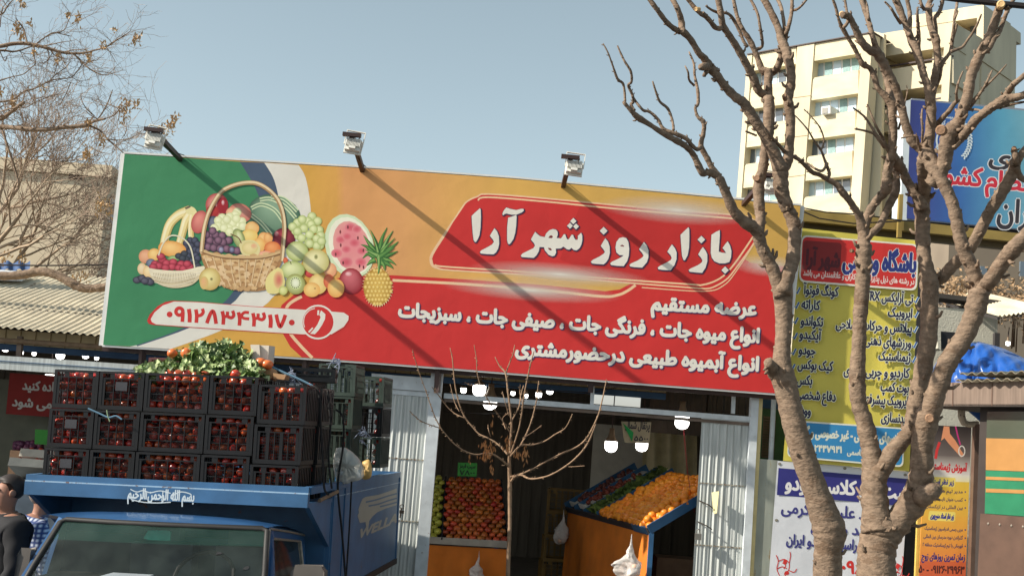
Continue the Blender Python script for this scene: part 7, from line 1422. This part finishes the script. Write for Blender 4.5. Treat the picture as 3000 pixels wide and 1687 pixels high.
for i in range(520):
    s = gr.uniform(.58, .72); p = shelf(s, gr.uniform(.02, 1.02), gr.uniform(.02, .09)); d = Vector((gr.gauss(0, 1), gr.gauss(0, 1), gr.gauss(.2, .6))).normalized(); b_ = d.orthogonal().normalized(); L = gr.uniform(.03, .06)
    lv.add([p - d * L, p + b_ * L * .5, p + d * L, p - b_ * L * .5], [(0, 1, 2, 3)], [gr.choice((S(84, 104, 48), S(110, 124, 64), S(66, 84, 40)))] * 4)
tag(lv.build('greens_heap', M_HERB), 'heap of leafy greens in the strip behind the oranges', 'greens')
for i, (s, c_, lab) in enumerate(((.80, S(120, 56, 42), 'white foam tray of red fruit just behind the greens'), (.93, S(96, 52, 44), 'white foam tray of red fruit at the far end of the stand'))):
    t = thing('fruit_tray', lab, 'tray', shelf(s, .3), 'fruit trays on the orange stand'); mb = MB()
    mb.slab([shelf(s - .05, .06, .03), shelf(s + .05, .06, .03), shelf(s + .05, .94, .03), shelf(s - .05, .94, .03)], SN * .02); mb.bar(shelf(s - .05, .05, .06), shelf(s + .05, .05, .06), .015, .06, SN); mb.build('tray', mat('white_foam', S(200, 200, 194), rough=.7), t)
    fm = MB()
    for k in range(34): q = uvsphere(.03, 6, 5).v; o_ = shelf(s + gr.uniform(-.04, .04), gr.uniform(.1, .9), .065 + gr.uniform(0, .02)); fm.add([o_ + v for v in q], uvsphere(.03, 6, 5).f)
    tag(fm.build('fruit_fill', mat('small_red_fruit%d' % i, c_, rough=.35, var=.3, scale=20), t, smooth=True), kind='stuff')
# price card for the oranges, its green pennant, curtain
t = thing('price_card', 'cream handwritten orange price card hanging over the orange stand', 'price card', at(1865, 1236, 13.3), 'price cards in the market'); cd = Ink(13.3, .0002)
mb = MB(); mb.slab([at(x, y, 13.302) for x, y in ((1820, 1234), (1908, 1236), (1902, 1298), (1830, 1296))], (0, .004, 0)); mb.build('card', mat('cream_card', S(176, 166, 140), rough=.8), t)
cd.text('پرتقال شمال', (1832, 1254), (1903, 1257), 22, (.03, .03, .05), bold=.6); cd.text('۵۵۰۰', (1858, 1290), (1898, 1291), 14, (.03, .03, .05), bold=.7); cd.build('writing', M_INK, t)
mb = MB(); mb.slab([at(1824, 1238, 13.28), at(1856, 1266, 13.26), at(1852, 1294, 13.28)], (0, .004, 0)); tag(mb.build('green_pennant', mat('green_plastic', S(40, 160, 84), rough=.5)), 'small green plastic pennant hanging in front of the cream price card', 'pennant')
cy = 15.75; mb = MB(); mb.grid(lambda u, v: at(1882 + 160 * u, 1252 + 8 * u - 14 * math.sin(u * 3.1) * (1 - v) + v * 145, cy + .05 * math.sin(u * 22)), 50, 8)
tag(mb.build('cloth_curtain', mat('cream_curtain', S(196, 186, 150), rough=.85, var=.15, scale=8)), 'cream cloth curtain hanging behind the orange stand', 'curtain')
# yellow crates on the floor, dark boxes
for j in range(4):
    key = ('y', j % 2); o = crate_mesh(.5, .35, .3, 'b', mat('dirty_yellow_crate', S(120, 92, 40), rough=.6, var=.3), j) if j == 0 else yc.copy()
    if j: COL.objects.link(o)
    else: yc = o
    q = at(1588, 1660, 15.9); o.matrix_world = Matrix.Translation((q.x, 15.9, FLZ + .3 * j)) @ Matrix.Rotation(rad(6 - 4 * j), 4, 'Z'); tag(o, 'dirty yellow crate between the two fruit stands, %s of its stack' % ('lowest', 'second', 'third', 'topmost')[j], 'crate', 'yellow crates on the market floor')
bx_ = None
for i, (x, z, w, lab) in enumerate(((2.3, 0, .5, 'lower carton under the right end of the orange stand'), (2.32, .36, .44, 'upper carton under the right end of the orange stand'))):
    mb = MB(); p = at(1925, 1640, 13.1); mb.box(p.x, p.x + w, 13.1, 13.45, FLZ + z, FLZ + z + .35); mb.box(p.x + .02, p.x + w - .02, 13.095, 13.1, FLZ + z + .2, FLZ + z + .26); o = mb.build('carton', mat('dull_carton', S(120, 96, 76), rough=.9, var=.2)); tag(o, lab, 'carton', 'cartons under the stand')
# hanging carrier bags
def bagmesh(neck, w, h, seed):
    from mathutils import noise
    prof = [(0, .02), (.1, .05), (.2, .10), (.3, .18), (.4, .32), (.46, .46), (.53, .68), (.6, .88), (.67, .97), (.74, 1), (.81, .94), (.88, .78), (.94, .55), (.98, .3), (1, .06)]
    seg = 40; vs = []; off = Vector((seed * 7.3, seed * 3.1, 0)); rows = 44
    for j in range(rows + 1):
        f = j / rows; k = .06
        for (f0, k0), (f1, k1) in zip(prof, prof[1:]):
            if f0 <= f <= f1: k = k0 + (k1 - k0) * (f - f0) / (f1 - f0)
        for i in range(seg):
            t = i / seg * 2 * math.pi; d = Vector((math.cos(t), .7 * math.sin(t), 0)); q = d * (w / 2 * k); q.z = -h * f
            n1 = noise.noise_vector(q * (2.4 / w) + off); n2 = abs(noise.noise(q * (7 / w) + off)); fold = .5 * abs(math.sin(t * 6 + f * 3 + seed)) * max(0, .5 - f)
            q += Vector((n1.x * .30, n1.y * .16, n1.z * .16)) * w * min(1, f * 1.6) * (.35 + k) * .7 - d * (n2 * .20 * w * k) - d * fold * w * k * .6; q.x -= .16 * w * max(0, f - .35)
            vs.append(neck + q)
    fs = [(i * seg + k, i * seg + (k + 1) % seg, (i + 1) * seg + (k + 1) % seg, (i + 1) * seg + k) for i in range(rows) for k in range(seg)]
    return MB().add(vs, fs)
BAGC = [0]
M_CB = mat('white_carrier_plastic', S(226, 222, 216), rough=.22, var=.08, scale=12, bump=.006, bscale=40, spec=.6, coat=.2); M_CB.node_tree.nodes['Principled BSDF'].inputs['Alpha'].default_value = .66
for x, y, Y, w, h, s, lab in ((1851, 1564, 12.2, .30, .46, 1, 'large bright white plastic bag hanging on the front of the orange stand'), (1404, 1612, 13.95, .16, .34, 2, 'white plastic bag hanging on the front of the apple stand'), (1652, 1492, 15.1, .22, .42, 3, 'dim white plastic bag hanging at the far corner of the orange stand')):
    o = tag(bagmesh(at(x, y, Y), w, h, s).build('carrier_bag', M_CB, smooth=True), lab, 'plastic bag', 'carrier bags hanging on the stands')
    fm = MB(); rb = random.Random(s)
    for k in range(9): sp = uvsphere(w * .15, 8, 6); c_ = at(x, y, Y) + Vector((rb.uniform(-.22, .18) * w, rb.uniform(-.15, .15) * w, -h * rb.uniform(.66, .9))); fm.add([c_ + v for v in sp.v], sp.f)
    fm.build('contents', mat('bag_contents', S(224, 186, 160), rough=.7, var=.3, scale=14), o, smooth=True)
tag(MB().tube([at(2003, 1258, 12.9), at(2014, 1380, 12.85), at(2024, 1450, 12.8), at(2035, 1500, 12.75)], .004, 5).build('hanging_string', mat('red_cord', S(150, 40, 50), rough=.8)), 'thin red cord hanging down over the oranges', 'cord')
# ------------------------------------------------------------------ left bay, beside the truck
t = thing('red_banner', 'dark red cloth banner with white writing inside the left bay', 'banner', at(90, 1212, 14.6)); cd = Ink(14.6, .0004); P = [(29, 1092), (230, 1104), (222, 1226), (17, 1212)]
mb = MB(); mb.slab([at(x, y, 14.605) for x, y in P], (0, .01, 0)); mb.build('cloth', mat('dark_red_cloth', S(140, 44, 40), rough=.8, var=.15), t)
cd.text('استفاده کنید', (66, 1140), (215, 1150), 26, S(200, 196, 190), bold=1.5); cd.text('می شود', (36, 1188), (150, 1196), 26, S(200, 196, 190), bold=1.5); cd.build('writing', M_INK, t)
mb = MB(); a, b = at(-60, 1105, 15), at(300, 1105, 15); mb.box(a.x, b.x, 15, 15.05, FLZ, a.z); tag(mb.build('bay_partition', mat('grey_green_partition', S(112, 114, 100), rough=.8, var=.15)), 'grey partition behind the red banner in the left bay', 'partition')
t = thing('price_card', 'blank bright green price card above the tomato boxes in the left bay', 'price card', at(120, 1302, 13.9), 'price cards in the market'); mb = MB(); mb.slab([at(x, y, 13.9) for x, y in ((103, 1257), (140, 1259), (138, 1302), (101, 1300))], (0, .005, 0)); mb.build('card', mat('green_card2', S(66, 150, 60), rough=.7), t); MB().bar(at(120, 1295, 13.91), at(119, 1340, 13.95), .012).build('stick', M_DARKST, t)
for i, (x, y, Y, lab) in enumerate(((22, 1362, 13.2, 'nearer open box of tomatoes in the left bay'), (55, 1335, 13.6, 'farther open box of tomatoes in the left bay'))):
    p = at(x, y, Y); t = thing('tomato_box', lab, 'box', p, 'tomato boxes in the left bay'); mb = MB(); M = Matrix.Translation(p) @ Matrix.Rotation(rad(-22), 4, 'X')
    for a in ((0, .55, 0, .02, 0, .09), (0, .55, .38, .4, 0, .09), (0, .02, .02, .38, 0, .09), (.53, .55, .02, .38, 0, .09), (.02, .53, .02, .38, 0, .01)): mb.box(*a, M)
    mb.build('box', mat('pale_box', S(190, 184, 170), rough=.8, var=.15), t); fm = MB()
    for k in range(60): q = M @ Vector((gr.uniform(.05, .5), gr.uniform(.05, .36), .06 + gr.uniform(0, .05))); sp = uvsphere(.034, 8, 6); fm.add([q + v for v in sp.v], sp.f)
    tag(fm.build('tomato_fill', mat('dull_tomatoes', S(190, 60, 36), rough=.35, var=.25, scale=20), t, smooth=True), kind='stuff')
mb = MB(); p = at(-40, 1400, 13.1); mb.box(p.x, p.x + 1.3, 13.1, 14.2, FLZ, p.z); tag(mb.build('counter', mat('blue_grey_counter', S(72, 84, 96), rough=.7, var=.2)), 'low blue grey counter carrying the tomato boxes in the left bay', 'counter')
lv = MB(); lv.c = []
for i in range(120):
    p = at(gr.uniform(45, 120), gr.uniform(1298, 1316), 14.1 + gr.uniform(0, .2)); q = uvsphere(gr.uniform(.03, .045), 7, 5); lv.add([p + v for v in q.v], q.f, [gr.choice((S(84, 40, 70), S(110, 60, 84)))] * len(q.v))
tag(lv.build('onion_heap', M_HERB, smooth=True), kind='stuff')
mb = MB(); p = at(30, 1318, 14.0); mb.box(p.x, p.x + .5, 14.0, 14.4, FLZ, p.z); tag(mb.build('onion_stand', mat('dull_carton')), 'dull stand carrying purple onions at the back of the left bay', 'stand')
# ------------------------------------------------------------------ people beside the truck
def skinmesh(J, E, levels=2):
    me = bpy.data.meshes.new('tmp'); names = list(J); me.from_pydata([J[n][0] for n in names], [(names.index(a), names.index(b)) for a, b in E], [])
    o = bpy.data.objects.new('tmp', me); COL.objects.link(o); sk = o.modifiers.new('s', 'SKIN'); sk.use_smooth_shade = True
    for i, n in enumerate(names):
        r = J[n][1]; me.skin_vertices[0].data[i].radius = (r if hasattr(r, '__len__') else (r, r)); me.skin_vertices[0].data[i].use_root = (i == 0)
    ss = o.modifiers.new('u', 'SUBSURF'); ss.levels = levels; ss.render_levels = levels
    e = o.evaluated_get(bpy.context.evaluated_depsgraph_get()); m = e.to_mesh(); r = ([v.co.copy() for v in m.vertices], [tuple(p.vertices) for p in m.polygons]); e.to_mesh_clear(); bpy.data.objects.remove(o); bpy.data.meshes.remove(me); return r
M_SKIN = mat('skin', S(150, 108, 88), rough=.6, var=.08, scale=20); M_HAIR = mat('dark_hair', S(44, 36, 32), rough=.6, var=.2, scale=60)
def person(label, base, yaw, lean, cloth, trous, hairm, cap=None, pose=0):
    t = thing('person', label, 'person', base); M = Matrix.Translation(base) @ Matrix.Rotation(yaw, 4, 'Z')
    V = Vector; ln = lambda x, y, z: V((x, y + lean * max(0, z - .95) * 1.0, z - (lean * lean * .35) * max(0, z - .95)))
    J = {'pel': (ln(0, 0, .95), (.15, .11)), 'belly': (ln(0, .01, 1.12), (.145, .105)), 'chest': (ln(0, .0, 1.32), (.165, .115)), 'sh': (ln(0, -.01, 1.44), (.12, .085)), 'neck': (ln(0, .01, 1.51), .05), 'jaw': (ln(0, .035, 1.575), (.066, .075)), 'head': (ln(0, .015, 1.66), (.078, .098)), 'top': (ln(0, .0, 1.73), (.055, .07))}
    E = [('pel', 'belly'), ('belly', 'chest'), ('chest', 'sh'), ('sh', 'neck'), ('neck', 'jaw'), ('jaw', 'head'), ('head', 'top')]
    ar = {}
    for s, n in ((-1, 'l'), (1, 'r')):
        fw = .16 if pose else .05
        A = [('s', ln(s * .19, 0, 1.42), .065), ('e', ln(s * .27, -.02 + fw, 1.14), .046), ('w', ln(s * .25, .12 + fw * 1.6, .92), .031), ('h', ln(s * .245, .16 + fw * 1.7, .85), (.042, .022))]
        for k, p, r in A: J[k + n] = (p, r)
        E += [('sh', 's' + n), ('s' + n, 'e' + n), ('e' + n, 'w' + n), ('w' + n, 'h' + n)]
        for k in range(4): J['f%d%s' % (k, n)] = (J['h' + n][0] + V((s * (-.024 + .016 * k), .03, -.07)), .009); J['g%d%s' % (k, n)] = (J['h' + n][0] + V((s * (-.026 + .016 * k), .045, -.105 - .008 * (k in (1, 2)))), .008); E += [('h' + n, 'f%d%s' % (k, n)), ('f%d%s' % (k, n), 'g%d%s' % (k, n))]
        J['t' + n] = (J['w' + n][0] + V((-s * .035, .05, -.06)), .010); E.append(('w' + n, 't' + n))
        for k, p, r in (('hp', V((s * .09, 0, .90)), .10), ('kn', V((s * .11, .02, .50)), .062), ('an', V((s * .115, -.02, .10)), .042), ('to', V((s * .13, .14, .04)), .035)): J[k + n] = (p, r)
        E += [('pel', 'hp' + n), ('hp' + n, 'kn' + n), ('kn' + n, 'an' + n), ('an' + n, 'to' + n)]
    v, f = skinmesh(J, E); hc = J['head'][0]
    nose = hc + V((0, .10, -.03))
    v2 = []
    for p in v:
        q = p.copy(); d = p - nose
        if d.length < .05 and p.y > hc.y + .04: q.y += .022 * (1 - d.length / .05)
        for sx in (-1, 1):
            d = p - (hc + V((sx * .033, .09, .012)))
            if d.length < .028: q.y -= .010 * (1 - d.length / .028)
        v2.append(q)
    MB().add([M @ p for p in v2], f).build('body', M_SKIN, t, smooth=True)
    fe = MB()
    for sx in (-1, 1):
        q = uvsphere(.010, 8, 6); fe.add([M @ (hc + V((sx * .033, .078, .012)) + p) for p in q.v], q.f)
    fe.build('eyes', mat('eye_dark', S(50, 40, 36), rough=.3), t, smooth=True)
    e = MB(); [e.lathe(M @ (hc + V((sx * .082, -.005, -.01))), [(.006, -.012), (.026, -.004), (.024, .006), (.006, .01)], 10, (M.to_3x3() @ V((sx, -.3, 0)))) for sx in (-1, 1)]; e.build('ears', M_SKIN, t, smooth=True)
    mo = MB(); mo.tube([M @ (hc + V((x, .108 - abs(x) * .5, -.075))) for x in (-.024, 0, .024)], .006, 6); mo.build('lips', mat('lips', S(160, 96, 86), rough=.5), t, smooth=True)
    hs = uvsphere(1, 18, 12); hv = []
    for p in hs.v:
        q = V((p.x * .086, p.y * .106, p.z * .094)); q.y -= .012; q.z += .026
        if p.y > .25 and p.z < .45: q = V((q.x, min(q.y, .05), max(q.z, .06)))
        if p.y < .1 and p.z < -.2: q = V((q.x * 1.0, min(q.y, -.01), max(q.z, -.062)))
        hv.append(M @ (hc + q))
    MB().add(hv, hs.f).build('cap' if cap else 'hair', cap or hairm, t, smooth=True)
    J2 = {k: (J[k][0], tuple(x * 1.16 + .012 for x in (J[k][1] if hasattr(J[k][1], '__len__') else (J[k][1],) * 2))) for k in ('pel', 'belly', 'chest', 'sh', 'sl', 'el', 'wl', 'sr', 'er', 'wr')}
    J2['pel'] = (J['pel'][0] - V((0, 0, .1)), (.20, .15)); J2['neck'] = (ln(0, -.01, 1.50), (.088, .08)); J2['sh'] = (ln(0, -.015, 1.44), (.165, .125)); J2['chest'] = (J['chest'][0], (.215, .16)); J2['sl'] = (J['sl'][0], .098); J2['sr'] = (J['sr'][0], .098)
    v, f = skinmesh(J2, [e_ for e_ in E if e_[0] in J2 and e_[1] in J2]); jk = MB(); r = random.Random(5)
    jk.add([M @ (p + V((math.sin(p.z * 46 + p.x * 20), math.sin(p.z * 38 + p.x * 30), 0)) * .005) for p in v], f); jk.build('jacket', cloth, t, smooth=True)
    co = MB(); n0 = J['neck'][0]; co.lathe(M @ (n0 - V((0, 0, .07))), [(.105, 0), (.078, .05), (.072, .075), (.064, .07)], 18, M.to_3x3() @ V((0, .15, 1))); co.build('collar', cloth, t, smooth=True)
    J3 = {k: (J[k][0], J[k][1] if hasattr(J[k][1], '__len__') else J[k][1] * 1.22 + .008) for k in ('pel', 'hpl', 'knl', 'anl', 'hpr', 'knr', 'anr')}; J3['pel'] = (J['pel'][0], (.155, .12))
    v, f = skinmesh(J3, [e_ for e_ in E if e_[0] in J3 and e_[1] in J3]); MB().add([M @ p for p in v], f).build('trousers', trous, t, smooth=True)
    sh_ = MB()
    for s in (-1, 1): sh_.tube([M @ V((s * .115, -.07, .05)), M @ V((s * .12, .03, .055)), M @ V((s * .13, .16, .04)), M @ V((s * .132, .2, .03))], [.045, .052, .045, .025], 10)
    for s in (-1, 1): sb = MB(); sb.tube([M @ V((s * .115, -.07, .05)), M @ V((s * .12, .03, .055)), M @ V((s * .13, .16, .04)), M @ V((s * .132, .2, .03))], [.045, .052, .045, .025], 10); sb.build('shoe', M_RUB, t, smooth=True)
    return t
p = at(50, 1440, 8.75); person('person in a dark suit jacket standing at the left edge beside the truck', Vector((p.x, 8.75, p.z - 1.655)), rad(128), .06, mat('black_suit_cloth', S(24, 24, 27), rough=.85, var=.25, scale=12), mat('dark_trousers', S(40, 40, 44), rough=.85), M_HAIR)
def plaid():
    m = mat('blue_plaid_cloth', S(120, 140, 170), rough=.85, var=0); n = m.node_tree.nodes; l = m.node_tree.links; tc = n.new('ShaderNodeTexCoord'); b = n['Principled BSDF']; last = None
    for ax, sc in (('X', 55), ('Z', 55)):
        w = n.new('ShaderNodeTexWave'); w.bands_direction = ax; w.inputs['Scale'].default_value = sc / 6.28; l.new(tc.outputs['Object'], w.inputs[0]); last = (w, last)
    mu = n.new('ShaderNodeMath'); mu.operation = 'MULTIPLY'; l.new(last[0].outputs['Fac'], mu.inputs[0]); l.new(last[1][0].outputs['Fac'], mu.inputs[1])
    mx = n.new('ShaderNodeMix'); mx.data_type = 'RGBA'; mx.inputs[6].default_value = (*S(46, 64, 110), 1); mx.inputs[7].default_value = (*S(200, 206, 216), 1); l.new(mu.outputs[0], mx.inputs[0]); l.new(mx.outputs[2], b.inputs['Base Color']); return m
p = at(142, 1462, 9.9); person('person in a blue plaid shirt and grey-brown cap bending behind the truck cab', Vector((p.x - .16, 9.75, p.z - 1.63)), rad(-60), .22, plaid(), mat('dark_trousers'), M_HAIR, cap=mat('grey_brown_wool', S(118, 106, 98), rough=.9, var=.2, scale=30), pose=1)
# the man's companion by the tail of the truck holds nothing; small key bunch on the gate
mb = MB(); p = at(1178, 1483, 12.19); mb.tube([p + Vector((.02 * math.cos(t * .5), -.01, .02 * math.sin(t * .5))) for t in range(13)], .005, 6); mb.tube([p + Vector((-.005, -.01, -.02)), p + Vector((-.01, -.012, -.11))], .008, 6); mb.box(p.x - .02, p.x + .025, p.y - .03, p.y, p.z - .065, p.z - .035)
tag(mb.build('gate_latch', mat('dark_iron')), 'small dark iron latch on the left folding gate just past the truck tail', 'latch')
